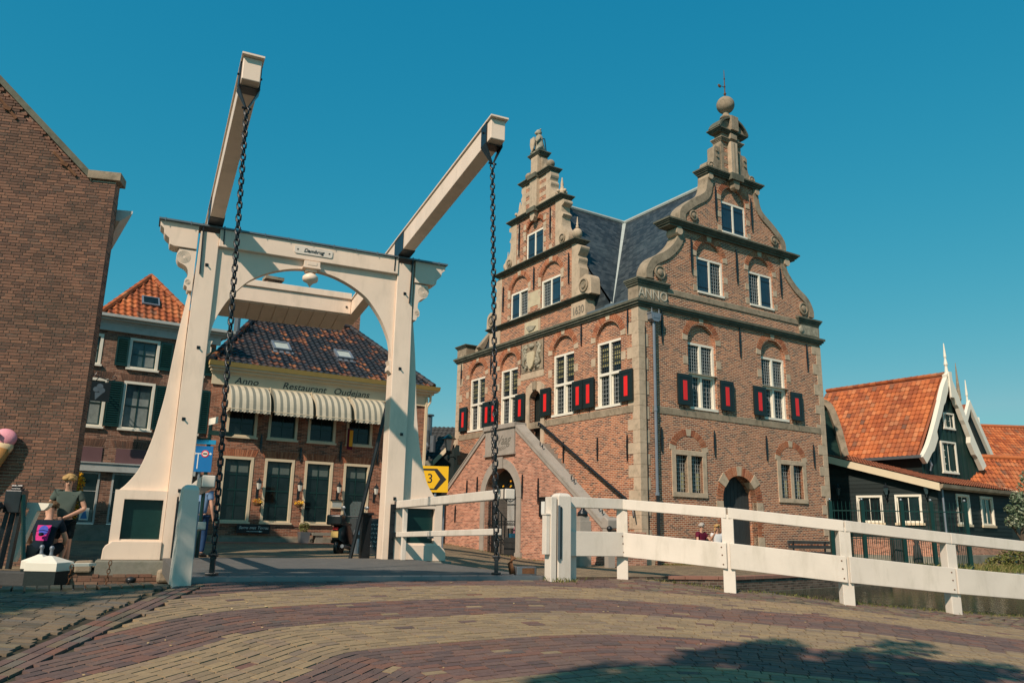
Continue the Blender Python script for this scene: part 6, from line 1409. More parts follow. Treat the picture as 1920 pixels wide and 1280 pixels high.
t_=redroof('red_roof_house','far house with broad orange tile roof at the right edge, white chimney on its ridge',(30.3,53,5.6),(1,.10,0),(.0,3.4,3.3),.25,.30,56,16,'tilered')
MB().box(2.4,2.9,3.0,3.5,2.9,3.9).build('chimney','trim',t_)
t_=redroof('red_roof_house','nearer low orange tile roof just right of the green gable house',(22.8,39.6,3.2),(1,.16,0),(.0,1.6,2.0),.25,.28,30,9,'tilered')
bd=Vector((.75,.2,-2.3)); 
rg=thing('white_gable_board','white sloping gable board rising among the leaves at the right edge','house gable',(26.2,40.8,0),0)
MB().loft([[(x,0,z),(x+.22,0,z),(x+.22,.12,z),(x,.12,z)] for x,z in ((-.55,2.2),(.25,4.95))]).build('barge_board','trim',rg); MB().add([(-.3,.1,0),(3,.1,0),(3,.1,4.8),(.4,.1,4.8),(-.3,.1,2.6)],[(0,1,2,3,4)]).build('gable_wall','darkgreen',rg)
# gambrel side building next to the hall
gb=thing('gambrel_barn','dark clapboard barn end with curved grey gable board, close behind the hall','barn',(14.6,38.2,0),0)
cv=[(.35,7.55),(.86,7.25),(1.18,6.4),(1.5,4.85)]
TB=lambda s,o,z:(s,-o,z)
for k in range(22): z=3.9+k*.17; xr_=np.interp(z,[3.9,4.85,6.4,7.25,7.55],[1.35,1.3,1.0,.7,.3]); MB(TB).box(-2,xr_,-.02,.02,z,z+.165).build('board','boardgreen',gb,uv=False)
P=np.array(cat_rom(cv,4)); MB(TB).prism([tuple(p) for p in P]+[(p[0]-.30,p[1]-.12) for p in P[::-1]],.25,.05).build('gable_board','stone2',gb,recalc=True)
MB(TB).prism([(-2,0),(1.3,0),(1.3,4.0),(-2,4.0)],-.05,-.2).build('lower_wall','black',gb); MB(TB).box(-2,1.2,.05,.2,3.72,3.92).build('ledge','stone2',gb)
mb=MB(TB); mb.add([(1.5,-.0,4.85),(1.18,0,6.4),(.86,0,7.25),(.3,0,7.6),(1.5,-6,4.85),(1.18,-6,6.4),(.86,-6,7.25),(.3,-6,7.6)],[(0,1,5,4),(1,2,6,5),(2,3,7,6)]); mb.build('roof','tileshed',gb)
mb=MB(TB); mb.box(.1,.2,.0,.1,.3,3.0); mb.box(.95,1.05,.0,.1,.3,3.0); mb.box(.1,1.05,.0,.1,2.95,3.05); mb.build('door_frame','zinc',gb)
# iron fence on the far bank
pts=[Vector((11.2,28.3,0)),Vector((12.1,27.8,0)),Vector((13.35,27.6,0)),Vector((14.25,27.4,0)),Vector((15.4,27.4,0))]
fe=thing('iron_fence','dark green iron railing with tall white topped posts beside the hall','iron fence',(0,0,0),0)
for i,p in enumerate(pts):
    z=zfar(p.x,p.y)
    mb=MB(); mb.box(p.x-.06,p.x+.06,p.y-.06,p.y+.06,z,2.25); q=mb.build('post','green',fe); mb=MB(); mb.ball((p.x,p.y,2.30),.05,8,6); mb.build('post_ball','lead',q)
for a,b in zip(pts,pts[1:]):
    n=int((b-a).length/.125)
    for k in range(1,n): p=a+(b-a)*k/n; mb=MB(); mb.tube([(p.x,p.y,.12),(p.x,p.y,2.12),(p.x,p.y,2.25)],[.011,.011,.003],5); mb.build('bar','green',fe,uv=False)
    for z in (.18,1.0,1.92): mb=MB(); mb.bar((a.x,a.y,z),(b.x,b.y,z),.03,.035); mb.build('cross_rail','green',fe)
    for k in range(1,n): p=a+(b-a)*(k+.5)/n; mb=MB(); mb.tube([(p.x,p.y,.12),(p.x,p.y,.95)],.008,5); mb.build('short_bar','green',fe,uv=False)
# wooden bollard / bin behind the fence
bo=thing('timber_post','short thick dark timber post behind the iron fence','post',(13.9,29.2,0),0); MB().box(-.22,.22,-.2,.2,0,1.35).build('post','wood',bo,bev=.02)
bo=thing('garden_figure','small dark garden figure behind the iron fence','statue',(14.6,29.3,0),0); mb=MB(); mb.lathe([(.12,0),(.16,.3),(.12,.7),(.07,.85),(.10,.95),(.02,1.08)],0,0,10); mb.build('figure','wood',bo,smooth=True)
wl=thing('wall_light','small round white light on the brick base of the shed','wall light',(SO[0]+d2.x*1.0+n2.x*.12,SO[1]+d2.y*1.0+n2.y*.12,.86),0); mb=MB(); mb.ball((0,0,0),.10,10,8); mb.build('globe','lampglass',wl,smooth=True); mb=MB(); mb.tube([(0,0,0),tuple(-n2*.1)],.03,6); mb.build('stem','iron',wl)
# shrub tree at right edge
tr=thing('silver_shrub','silvery green leafy shrub at the right edge beside the shed','shrub',(23.3,37.2,0),0)
mb=MB(); mb.tube([(0,0,0),(.1,0,1.2),(.3,.1,2.2)],[.12,.09,.05],7); mb.tube([(.1,0,1.0),(-.5,0,2.0)],[.06,.03],6); mb.build('trunk','bark',tr)
leaves(2600,[((.4,0,2.5),(.6,.6,.5)),((-.2,-.1,1.9),(.45,.4,.35)),((.9,.1,1.8),(.7,.6,.6)),((.55,.1,3.35),(.35,.3,.45)),((1.5,.2,2.8),(.7,.6,.8)),((.0,0,2.95),(.25,.3,.3)),((-.35,0,2.45),(.25,.25,.2)),((.5,0,3.9),(.18,.18,.3))],.075,rng).build('crown','silverleaf',tr,uv=False,kind='stuff')
bsh=thing('low_bush','low yellow green bush on the bank in front of the shed base','bush',(20.9,33.6,0),0)
leaves(1900,[((0,0,.35),(.9,.5,.42)),((1.1,.1,.5),(.8,.5,.5)),((-.9,-.1,.15),(.6,.4,.25))],.06,rng).build('foliage','grass',bsh,uv=False,kind='stuff'); mb=MB(); mb.tube([(0,0,0),(0,0,.5)],.04,6); mb.build('stem','bark',bsh)
# houses between portal and hall
bh=thing('slate_roof_cottage','dark timber cottage with grey tile roof and flue pipes between portal and hall','house',(-5.1,45,0),0)
mb=MB(); mb.add([(-.3,0,3.4),(1.55,-1.5,3.2),(4.2,-1.5,6.95),(4.2,.5,7.6),(1.6,.8,7.0),(-.1,.8,6.0)],[(0,1,2,3,4,5)]); mb.build('roof_slope','slate',bh) if False else None
U=Vector((.97,.25,0)).normalized(); 
E0=Vector((-2.0,-1.2,3.9)); Vt=Vector((.9,2.4,2.75)); ms=[]; Vn=Vt.normalized(); Un=Vector((1,.0,0)); Z=Un.cross(Vn); Z=Z if Z.z>0 else -Z
for r in range(14):
    for c_ in range(26):
        p=E0+Un*(c_*.25)+Vn*(r*.28); ms.append(Matrix(((Un.x,Vn.x,Z.x,p.x),(Un.y,Vn.y,Z.y,p.y),(Un.z,Vn.z,Z.z,p.z),(0,0,0,1))))
joined('roof_tiles',tilemesh(.25,.28),ms,'wood',bh); MB().add([tuple(E0-Z*.03),tuple(E0+Un*6.5-Z*.03),tuple(E0+Un*6.5+Vt*1.04-Z*.03),tuple(E0+Vt*1.04-Z*.03)],[(0,1,2,3)]).build('roof','slate',bh)
MB().box(-2.0,4.8,-1.0,1.0,0,4.0).build('wall','boardblack',bh)
MB().loft([[(x,-1.9,z),(x,-1.9,z+.26),(x+.0,-1.75,z+.26),(x,-1.75,z)] for x,z in ((.15,4.3),(1.0,4.3))]).build('white_board','concrete',bh); MB().loft([[(x,-1.9,z),(x,-1.9,z+.30),(x,-1.75,z+.30),(x,-1.75,z)] for x,z in ((1.0,4.3),(2.6,6.0))]).build('barge_board','yellowtrim',bh)
mb=MB(); mb.add([(1.0,-1.8,0),(3.5,-1.8,0),(3.5,-1.8,6.5),(2.6,-1.8,6.05),(1.0,-1.8,4.4)],[(0,1,2,3,4)]); mb.build('gable_wall','boardblack',bh)
mb=MB(); mb.tube([(.55,-1.95,4.4),(.55,-1.95,1.5)],.07,7); mb.build('downpipe','zinc',bh)
mb=MB(); mb.tube([(.55,-.6,5.3),(.55,-.6,7.15)],.20,10); mb.tube([(.55,-.6,7.15),(.55,-.6,7.22)],.30,10); mb.build('flue_pipe','steel',bh); mb=MB()
for q,z in ((.0,6.1),(.5,6.3),(.85,6.0)): mb.tube([(q,-1.0,z-.9),(q,-1.0,z)],.17,9)
for q in (.0,.45): mb.tube([(q,-1.2,4.9),(q+.15,-1.1,5.4),(q+.0,-1.0,5.9)],.10,8)
mb.build('vent_pipes','steel',bh)
# ================================================================ PEOPLE
def skin(name,J,E,mat,parent,sub=1,root=0,extra=None):
    """one continuous surface grown round a skeleton of joints (x,y,z,radius)"""
    me=bpy.data.meshes.new('sk'); names=list(J); idx={n:i for i,n in enumerate(names)}
    me.from_pydata([J[n][:3] for n in names],[(idx[a],idx[b]) for a,b in E],[])
    o=bpy.data.objects.new('sk',me); COL.objects.link(o); m=o.modifiers.new('s','SKIN'); m.use_smooth_shade=True
    if not me.skin_vertices:
        bpy.context.view_layer.objects.active=o; o.select_set(True); bpy.ops.mesh.customdata_skin_add(); o.select_set(False)
    sv_=me.skin_vertices[0].data
    for n in names: r=J[n][3]; r=r if isinstance(r,tuple) else (r,r); sv_[idx[n]].radius=r; sv_[idx[n]].use_root=(idx[n]==root)
    ss=o.modifiers.new('b','SUBSURF'); ss.levels=sub; ss.render_levels=sub
    dg=bpy.context.evaluated_depsgraph_get(); me2=bpy.data.meshes.new_from_object(o.evaluated_get(dg)); bpy.data.objects.remove(o)
    if extra:
        bm=bmesh.new(); bm.from_mesh(me2); tmp=bpy.data.meshes.new('t'); tmp.from_pydata(extra.v,[],extra.f); bm.from_mesh(tmp); bm.to_mesh(me2); bm.free()
    me2.materials.clear(); me2.materials.append(M[mat]); me2.polygons.foreach_set('use_smooth',[True]*len(me2.polygons)); me2.name=name
    r=bpy.data.objects.new(name,me2); COL.objects.link(r); r.parent=parent; return r
def hand(mb,w_,d,side):
    """five short curled fingers at the end of a wrist"""
    w_=Vector(w_); d=Vector(d).normalized(); s=d.cross(Vector((0,1,.2))).normalized()
    for k,L in enumerate((.060,.072,.078,.070)):
        a=w_+d*.075+s*((k-1.5)*.019); b=a+d*L*.55+Vector((0,-.006,0)); c=b+d*L*.35+Vector((0,-.022,-.004)); mb.tube([w_+s*((k-1.5)*.014),a,b,c],[.013,.0105,.0095,.008],6)
    a=w_+d*.02-s*.03*side; mb.tube([w_,a,a+d*.035-s*.012*side,a+d*.06-s*.006*side],[.014,.012,.011,.008],6)
def person(name,label,loc_,rz_,pose,J,skinE,shirt,shorts,hair,scale=1,shoes='shoe',extra_parts=None,glasses=False,legs_cov=None):
    p=thing(name,label,'person',loc_,rz_); p.scale=(scale,)*3
    mb=MB(); hd=Vector(J['head'][:3]); f=Vector(J['face'][:3])-hd; f.normalize()
    for sd in 'LR':
        if 'hand'+sd in J:
            w_=J['wrist'+sd]; h_=J['hand'+sd]; hand(mb,h_[:3],Vector(h_[:3])-Vector(w_[:3]),1 if sd=='L' else -1)
    side=f.cross(Vector((0,0,1))).normalized(); up=side.cross(f)
    mb.ball(tuple(hd+f*.095+up*-.012),.017,6,5,(1,1,1.4))
    for q in (-1,1): mb.ball(tuple(hd+side*q*.078),.022,6,5,(.6,1,1.4))
    JJ={k:v for k,v in J.items() if k!='face' and not k.startswith('hand')}
    for k in ('pelvis','waist','chest'): JJ[k]=JJ[k][:3]+(tuple(q*.72 for q in JJ[k][3]),)
    for k in ('shL','shR','hipL','hipR'): JJ[k]=JJ[k][:3]+(JJ[k][3]*.8,); EE=[e for e in skinE if e[0] in JJ and e[1] in JJ]
    body=skin('body',JJ,EE,'skin',p,2,extra=mb)
    mb=MB()
    for q in (-1,1): mb.ball(tuple(hd+f*.082+side*q*.031+up*.012),.009,6,5)
    if glasses:
        mb=MB()
        for q in (-1,1): mb.ball(tuple(hd+f*.085+side*q*.033+up*.012),.024,8,6,(1,1,.8))
        mb.tube([tuple(hd+f*.09-side*.07+up*.015),tuple(hd+f*.098+up*.018),tuple(hd+f*.09+side*.07+up*.015)],.005,5)
    mb.build('sunglasses' if glasses else 'eyes','black',p,uv=False)
    mb=MB(); mb.tube([tuple(hd+f*.088-side*.02-up*.047),tuple(hd+f*.092-up*.049),tuple(hd+f*.088+side*.02-up*.047)],.005,5); mb.build('mouth','maroon',p,uv=False)
    return p,hd,f,side,up
def hair_cap(p,hd,f,side,up,mat,R=.108,low=-.02,fringe=True,long_=False):
    mb=MB(); 
    for i in range(64):
        a=rnd.uniform(0,2*pi); t=rnd.uniform(.05,1.45); d=(side*math.cos(a)+(-f)*math.sin(a))*math.sin(t)+up*math.cos(t)
        if d.dot(f)>.62 and d.dot(up)<.55: continue
        c=hd+up*.018+d*R*.86; mb.ball(tuple(c),.036+rnd.uniform(0,.012),7,5,(1,1,.8))
    if long_:
        for q in (-1,1): 
            for z in (-.02,-.06,-.09): mb.ball(tuple(hd+side*q*.082-f*.02+up*z),.038,7,5)
    mb.build('hair',mat,p,smooth=True)
BE=[('pelvis','waist'),('waist','chest'),('chest','neck'),('neck','jaw'),('jaw','head'),('head','crown'),('chest','shL'),('shL','elL'),('elL','wristL'),('wristL','palmL'),('chest','shR'),('shR','elR'),('elR','wristR'),('wristR','palmR'),('pelvis','hipL'),('hipL','kneeL'),('kneeL','ankL'),('ankL','toeL'),('pelvis','hipR'),('hipR','kneeR'),('kneeR','ankR'),('ankR','toeR')]
def std(**k):
    """standing adult facing -y, 1.78 m"""
    J={'pelvis':(0,0,.95,(.135,.10)),'waist':(0,0,1.10,(.125,.09)),'chest':(0,.0,1.33,(.155,.11)),'neck':(0,0,1.50,.055),'jaw':(0,-.015,1.58,(.058,.065)),'head':(0,-.01,1.66,(.075,.092)),'crown':(0,0,1.73,(.055,.07)),'face':(0,-1,1.60),
       'shL':(.19,0,1.43,.062),'elL':(.27,.02,1.13,.043),'wristL':(.29,-.05,.88,.029),'palmL':(.29,-.08,.81,(.034,.018)),'handL':(.29,-.08,.80),'shR':(-.19,0,1.43,.062),'elR':(-.27,.02,1.13,.043),'wristR':(-.29,-.05,.88,.029),'palmR':(-.29,-.08,.81,(.034,.018)),'handR':(-.29,-.08,.80),
       'hipL':(.10,0,.88,.095),'kneeL':(.11,-.02,.49,.062),'ankL':(.12,.02,.09,.038),'toeL':(.13,-.13,.04,.035),'hipR':(-.10,0,.88,.095),'kneeR':(-.11,-.02,.49,.062),'ankR':(-.12,.02,.09,.038),'toeR':(-.13,-.13,.04,.035)}
    J.update(k); return J
def clothes(p,J,shirt,shorts,sleeve=.55,leg=.75,shoes='shoe',legmat=None):
    g=lambda n,dr=.016:(J[n][0],J[n][1],J[n][2],tuple(x+dr for x in (J[n][3] if isinstance(J[n][3],tuple) else (J[n][3],)*2)))
    def lerp(a,b,t,r): return tuple(J[a][i]*(1-t)+J[b][i]*t for i in range(3))+(r,)
    S={'pelvis':g('pelvis',.018),'waist':g('waist',.016),'chest':g('chest',.015),'collar':lerp('chest','neck',.55,(.125,.088)),'neckb':lerp('chest','neck',.93,(.074,.067)),'shL':g('shL',.020),'slL':lerp('shL','elL',sleeve,(.064,.064)),'shR':g('shR',.020),'slR':lerp('shR','elR',sleeve,(.064,.064))}
    skin('shirt',S,[('pelvis','waist'),('waist','chest'),('chest','collar'),('collar','neckb'),('chest','shL'),('shL','slL'),('chest','shR'),('shR','slR')],shirt,p,2)
    S={'pelvis':g('pelvis',.012),'hipL':g('hipL',.014),'hipR':g('hipR',.014)}; Ed=[('pelvis','hipL'),('pelvis','hipR')]
    for sd in 'LR':
        if leg<=1: S['l'+sd]=lerp('hip'+sd,'knee'+sd,leg,(.088,.088)); Ed.append(('hip'+sd,'l'+sd))
        else: S['k'+sd]=g('knee'+sd,.016); S['a'+sd]=lerp('knee'+sd,'ank'+sd,.95,(.055,.055)); Ed+= [('hip'+sd,'k'+sd),('k'+sd,'a'+sd)]
    skin('shorts' if leg<=1 else 'trousers',S,Ed,shorts,p,2)
    for sd in 'LR':
        a=Vector(J['ank'+sd][:3]); b=Vector(J['toe'+sd][:3]); mb=MB(); d=b-a; mb.tube([a-d*.35+Vector((0,0,-.02)),a+Vector((0,0,-.015)),b+Vector((0,0,-.0)),b+d*.25],[.035,.055,.048,.03],8); mb.build('shoe',shoes,p,smooth=True)
# standing boy looking down
J=std(head=(0,-.035,1.655,(.075,.092)),jaw=(0,-.045,1.575,(.056,.062)),crown=(0,-.02,1.73,(.055,.07)),face=(0,-1,1.20),neck=(0,-.01,1.50,.055),
  elL=(.31,-.0,1.16,.046),wristL=(.08,-.20,1.02,.030),palmL=(.0,-.22,.98,(.034,.02)),handL=(-.01,-.22,.975),elR=(-.30,.03,1.17,.044),wristR=(-.26,-.16,1.02,.029),palmR=(-.22,-.20,.97,(.034,.018)),handR=(-.21,-.21,.96))
p,hd,f,sd_,up=person('person','blond boy in grey green t-shirt and dark shorts standing, looking down',(-8.28,15.28,.05),rad(20),None,J,BE,None,None,None,scale=1.02)
clothes(p,J,'shirtgreen','shorts'); hair_cap(p,hd,f,sd_,up,'hairblond')
# crouching boy seen from behind, navy shirt with pink and blue print
J={'pelvis':(0,0,.30,(.15,.12)),'waist':(0,.03,.45,(.14,.10)),'chest':(0,.12,.70,(.17,.11)),'neck':(0,.17,.88,.058),'jaw':(0,.20,.95,(.06,.065)),'head':(0,.215,1.03,(.076,.088)),'crown':(0,.20,1.10,(.055,.07)),'face':(0,1.2,.65),
  'shL':(.20,.12,.80,.064),'elL':(.30,.22,.52,.046),'wristL':(.22,.38,.38,.03),'palmL':(.18,.42,.35,(.034,.02)),'handL':(.17,.43,.345),'shR':(-.20,.12,.80,.064),'elR':(-.30,.22,.52,.046),'wristR':(-.22,.38,.38,.03),'palmR':(-.18,.42,.35,(.034,.02)),'handR':(-.17,.43,.345),
  'hipL':(.12,.04,.30,.10),'kneeL':(.24,.40,.46,.064),'ankL':(.20,.34,.08,.038),'toeL':(.22,.48,.04,.035),'hipR':(-.12,.04,.30,.10),'kneeR':(-.24,.40,.46,.064),'ankR':(-.20,.34,.08,.038),'toeR':(-.22,.48,.04,.035)}
p,hd,f,sd_,up=person('person','crouching boy seen from behind in navy t-shirt with pink and blue back print',(-8.33,14.75,.12),rad(12),None,J,BE,None,None,None,scale=1.06)
clothes(p,J,'shirtnavy','shorts',.6,.8); hair_cap(p,hd,f,sd_,up,'hairbrown')
shirt_=[c for c in p.children if c.name.startswith('shirt')][0]
def swrap(o,off):
    m=o.modifiers.new('wrap','SHRINKWRAP'); m.target=shirt_; m.offset=off; m.wrap_method='NEAREST_SURFACEPOINT'; m.wrap_mode='ABOVE_SURFACE'
mb=MB(); fz=lambda x,z:(x,-.118+.30*(z-.45)+.0+.25*abs(x)**2-.02,z)
grid=[[fz(x,z) for x in np.linspace(-.11,.11,5)] for z in np.linspace(.52,.78,5)]; v=[q for r in grid for q in r]; mb.add([(a,b+.02-.028,c) for a,b,c in v],[(i*5+j,i*5+j+1,i*5+j+6,i*5+j+5) for i in range(4) for j in range(4)]); pr_=mb.build('back_print','pink',p); swrap(pr_,.006)
mb=MB()
for k,(rx,rz__) in enumerate(((.075,.085),)): mb.add([(0+rx*math.cos(t),fz(rx*math.cos(t),.69)[1]-.014+.30*(rz__*math.sin(t)),.69+rz__*math.sin(t)) for t in [i*pi/8 for i in range(16)]],[tuple(range(16))])
swrap(mb.build('print_emblem','print',pr_),.010); mb=MB(); mb.add([(.045*math.cos(t),fz(0,.61)[1]-.018+.3*(.03*math.sin(t)),.61+.03*math.sin(t)) for t in [i*pi/6 for i in range(12)]],[tuple(range(12))]); mb.tube([(-.09,fz(0,.66)[1]-.02,.66),(0,fz(0,.68)[1]-.02,.68),(.09,fz(0,.66)[1]-.02,.66)],.006,5); mb.build('print_lines','shirtnavy',pr_)
# seated couple on a bench by the side wall
def seated(dx=0):
    return {'pelvis':(0,0,.56,(.15,.12)),'waist':(0,.02,.70,(.14,.105)),'chest':(0,.05,.93,(.165,.115)),'neck':(0,.03,1.09,.056),'jaw':(0,.0,1.165,(.058,.064)),'head':(0,.0,1.245,(.075,.092)),'crown':(0,.01,1.315,(.055,.07)),'face':(0,-1,1.18),
  'shL':(.19,.04,1.02,.064),'elL':(.27,-.02,.76,.046),'wristL':(.16,-.24,.70,.03),'palmL':(.12,-.30,.70,(.034,.02)),'handL':(.11,-.31,.70),'shR':(-.19,.04,1.02,.064),'elR':(-.27,-.02,.76,.046),'wristR':(-.16,-.24,.70,.03),'palmR':(-.12,-.30,.70,(.034,.02)),'handR':(-.11,-.31,.70),
  'hipL':(.10,-.02,.53,.10),'kneeL':(.13,-.46,.50,.066),'ankL':(.13,-.52,.09,.04),'toeL':(.14,-.68,.04,.036),'hipR':(-.10,-.02,.53,.10),'kneeR':(-.13,-.46,.50,.066),'ankR':(-.13,-.52,.09,.04),'toeR':(-.14,-.68,.04,.036)}
J=seated(); J.update(elL=(.30,-.12,.80,.046),wristL=(.24,-.34,1.02,.03),palmL=(.23,-.37,1.08,(.034,.02)),handL=(.23,-.38,1.085)); J['face']=(.75,-1,1.22)
x,y=TH(2.12,-.62); p,hd,f,sd_,up=person('person','grey haired man in maroon polo shirt sitting and raising one hand',(x,y,.02),rad(AZR+8),None,J,BE,None,None,None)
clothes(p,J,'maroon','shorts',.55,.9); hair_cap(p,hd,f,sd_,up,'hairgrey',.100)
J=seated(); J['face']=(.15,-1,1.22); J.update(ankL=(.13,-.80,.10,.04),toeL=(.14,-.92,.10,.036))
x,y=TH(2.86,-.62); p,hd,f,sd_,up=person('person','blonde woman in white t-shirt and sunglasses sitting on the bench',(x,y,.02),rad(AZR-12),None,J,BE,None,None,None,glasses=True,scale=.98)
clothes(p,J,'whitecotton','shorts',.45,1.1,'whiteshoe'); hair_cap(p,hd,f,sd_,up,'hairblond',.104,long_=True)
def bench(label,s0,s1,o,z,T3,par_loc,par_rz,back=True):
    b_=thing('wooden_bench',label,'bench',par_loc,par_rz)
    for k in range(3): MB(T3).box(s0,s1,o+.04+k*.14,o+.16+k*.14,z+.42,z+.47).build('seat_slat','wood',b_,bev=.006)
    if back:
        for k in range(2): MB(T3).box(s0,s1,o-.02-.03*k,o+.03-.03*k,z+.58+k*.17,z+.70+k*.17).build('back_slat','wood',b_,bev=.006)
    for s_ in (s0+.3,s1-.3): mb=MB(T3); mb.box(s_-.03,s_+.03,o-.04,o+.0,z,z+.86); mb.box(s_-.03,s_+.03,o+.0,o+.44,z+.36,z+.419); mb.box(s_-.03,s_+.03,o+.38,o+.44,z,z+.36); mb.build('leg','iron',b_)
    return b_
hl,hr=frame(C0,AZR)
bench('dark slatted bench by the side wall under the seated couple',1.9,4.05,.40,0,TR,hl,hr); bench('empty dark slatted bench at the far end of the side wall',6.85,9.3,.35,0,TR,hl,hr)
b_=thing('blue_bottle','small blue bottle on the bench beside the woman','bottle',(*TH(3.86,-.6),.47),0); mb=MB(); mb.lathe([(.045,0),(.05,.02),(.05,.15),(.02,.2),(.02,.23)],0,0,10); mb.build('bottle','blue2',b_,smooth=True)
# person in pale blue shirt behind the left gate post and the one inside the stair gate
J=std(); x,y=-6.62,17.6; p,hd,f,sd_,up=person('person','person in light blue t-shirt and jeans walking away behind the left gate post',(x,y,.30),rad(170),None,J,BE,None,None,None,scale=.93)
clothes(p,J,'lightblue','jeans',.5,1.1); hair_cap(p,hd,f,sd_,up,'hairbrown',.105)
J=std(); x,y=TH(-.7,5.55); p,hd,f,sd_,up=person('person','dark clothed person standing inside the barred stair gate',(x,y,.02),rad(-60),None,J,BE,None,None,None,scale=.98)
clothes(p,J,'shorts','shorts',.9,1.1); hair_cap(p,hd,f,sd_,up,'hairbrown',.105)
sw_=thing('goods_stand','low stand with pink and blue goods inside the barred stair gate','stand',hl,hr); MB(TS).box(5.4,6.5,-.8,-.4,0,.75).build('table','wood',sw_); MB(TS).box(5.55,6.3,-.7,-.45,.75,.9).build('blue_goods','blue2',sw_); MB(TS).box(5.6,6.1,-.7,-.5,.9,1.15).build('pink_goods','icepink',sw_)
wp=thing('white_poster','white poster panel hanging inside the stair gate','poster',hl,hr); MB(TS).box(5.95,6.45,-.5,-.48,1.1,2.2).build('panel','paper',wp)
# ================================================================ STREET FURNITURE
# bronze bust on a stone pedestal in front of the stairs
x,y=TH(-2.2,1.2); bx,by=2.28,25.0
pb=thing('bust','dark bronze bust on a pale blue stone pedestal beside the stairs','bust',(bx,by,0),rad(25))
MB().box(-.20,.20,-.18,.18,0,1.34).build('pedestal','bluestone',pb,bev=.01); MB().box(-.16,.16,-.14,.14,1.3405,1.48).build('pedestal_top','bluestone',pb)
mb=MB(); mb.tube([(0,0,1.48),(0,0,1.60),(0,.0,1.68),(0,-.01,1.74)],[.17,.15,.06,.06],10); mb.ball((0,-.02,1.86),.135,12,9,(.8,1,1.15)); mb.ball((0,-.15,1.83),.03,6,5); 
for i in range(26): a=rnd.uniform(0,6.28); mb.ball((.11*math.cos(a),.03+.08*math.sin(a),1.90+rnd.uniform(-.05,.09)),.045,6,5)
mb.build('head','iron',pb,smooth=True)
pb=thing('small_statue','small dark figure on a low block at the stair foot, right of the bust','bust',(3.05,24.6,0),rad(25)); pb.scale=(.8,.8,.8); MB().box(-.14,.14,-.14,.14,0,1.0).build('block','bluestone',pb); mb=MB(); mb.tube([(0,0,1.0),(0,0,1.18),(.0,0,1.3)],[.13,.12,.05],9); mb.ball((0,0,1.4),.11,10,8); mb.build('figure','iron',pb,smooth=True)
# yellow chevron sign
ys=thing('yellow_direction_sign','yellow square road sign with black chevron arrow and number','road sign',(-2.18,24,-.13),rad(3)); ys.scale=(.93,.93,.97)
MB().box(-.46,.40,-.02,.02,2.26,3.05).build('panel','yellow',ys); mb=MB(); mb.tube([(0,.06,0),(0,.06,3.0)],.04,8); mb.build('pole','zinc',ys)
mb=MB(); mb.prism([(-.42,2.97),(.04,2.97),(.34,2.655),(.04,2.33),(-.20,2.33),(-.22,2.37),(-.05,2.37),(.14,2.655),(-.05,2.91),(-.42,2.91)],-.024,-.021); mb.build('chevron','ink',ys)
text('3',.40,'ink',ys,(-.18,-.023,2.66),(pi/2,0,0),'number')
bs=thing('dark_sign_panel','small dark sign board below the yellow sign','sign',(-2.1,26.4,0),0); MB().box(-.22,.16,-.02,.02,1.75,2.1).build('panel','black',bs); mb=MB(); mb.tube([(0,.04,0),(0,.04,2.0)],.03,6); mb.build('pole','zinc',bs)
# lantern on the hall
lt=thing('wall_lantern','green hexagonal street lantern on a scrolled bracket at the hall left corner','lantern',hl,hr)
mb=MB(lambda a,b,c:TF(12.55+a,.55+b,c)); mb.lathe([(.06,5.32),(.20,5.22),(.33,5.10),(.30,5.07)],0,0,6); mb.build('hood','green',lt)
mb=MB(lambda a,b,c:TF(12.55+a,.55+b,c)); mb.lathe([(.13,4.55),(.25,5.07)],0,0,6); mb.build('lamp_glass','lampglass',lt)
mb=MB(lambda a,b,c:TF(12.55+a,.55+b,c)); mb.lathe([(.03,4.1),(.07,4.2),(.05,4.35),(.14,4.5),(.14,4.55)],0,0,8); mb.tube([(0,0,4.25),(.1,-.3,4.3),(.2,-.5,4.2)],.025,6); mb.tube([(.16*math.cos(a),.16*math.sin(a),4.45) for a in [i*pi/5 for i in range(11)]],.012,5); mb.build('bracket','green',lt)
# left sign cluster with finger posts
sp_=thing('sign_post','post with blue route sign, street name plate and green finger boards','sign post',(-6.45,17.0,.25),rad(10))
mb=MB(); mb.tube([(.05,.05,0),(.05,.05,2.9)],.04,8); mb.build('pole','green',sp_); mb=MB(); mb.tube([(-.08,.05,0),(-.08,.05,2.35)],.03,8); mb.build('steel_pole','zinc',sp_)
MB().box(-.24,.16,-.02,.02,1.82,2.36).build('route_sign','blue',sp_); rs_=sp_
mb=MB(); mb.box(-.135,-.115,-.024,-.021,1.88,2.2); mb.box(-.18,-.06,-.0245,-.0215,2.19,2.21); mb.prism([(-.18,2.17),(-.22,2.2),(-.18,2.23)],-.024,-.021); mb.box(.06,.11,-.024,-.021,2.19,2.21); mb.prism([(.11,2.17),(.15,2.2),(.11,2.23)],-.024,-.021); mb.build('route_arrows','paper',sp_)
mb=MB(); mb.prism([(.01+.075*math.cos(t),2.2+.075*math.sin(t)) for t in [i*pi/9 for i in range(18)]],-.026,-.022); mb.build('ban_ring','red',sp_); mb=MB(); mb.prism([(.01+.055*math.cos(t),2.2+.055*math.sin(t)) for t in [i*pi/9 for i in range(18)]],-.029,-.0265); mb.build('ban_disc','paper',sp_); MB().box(-.03,.05,-.032,-.0295,2.185,2.215).build('ban_symbol','ink',sp_)
MB().box(-.20,.20,-.02,.02,2.40,2.49).build('name_plate','blue2',sp_); 
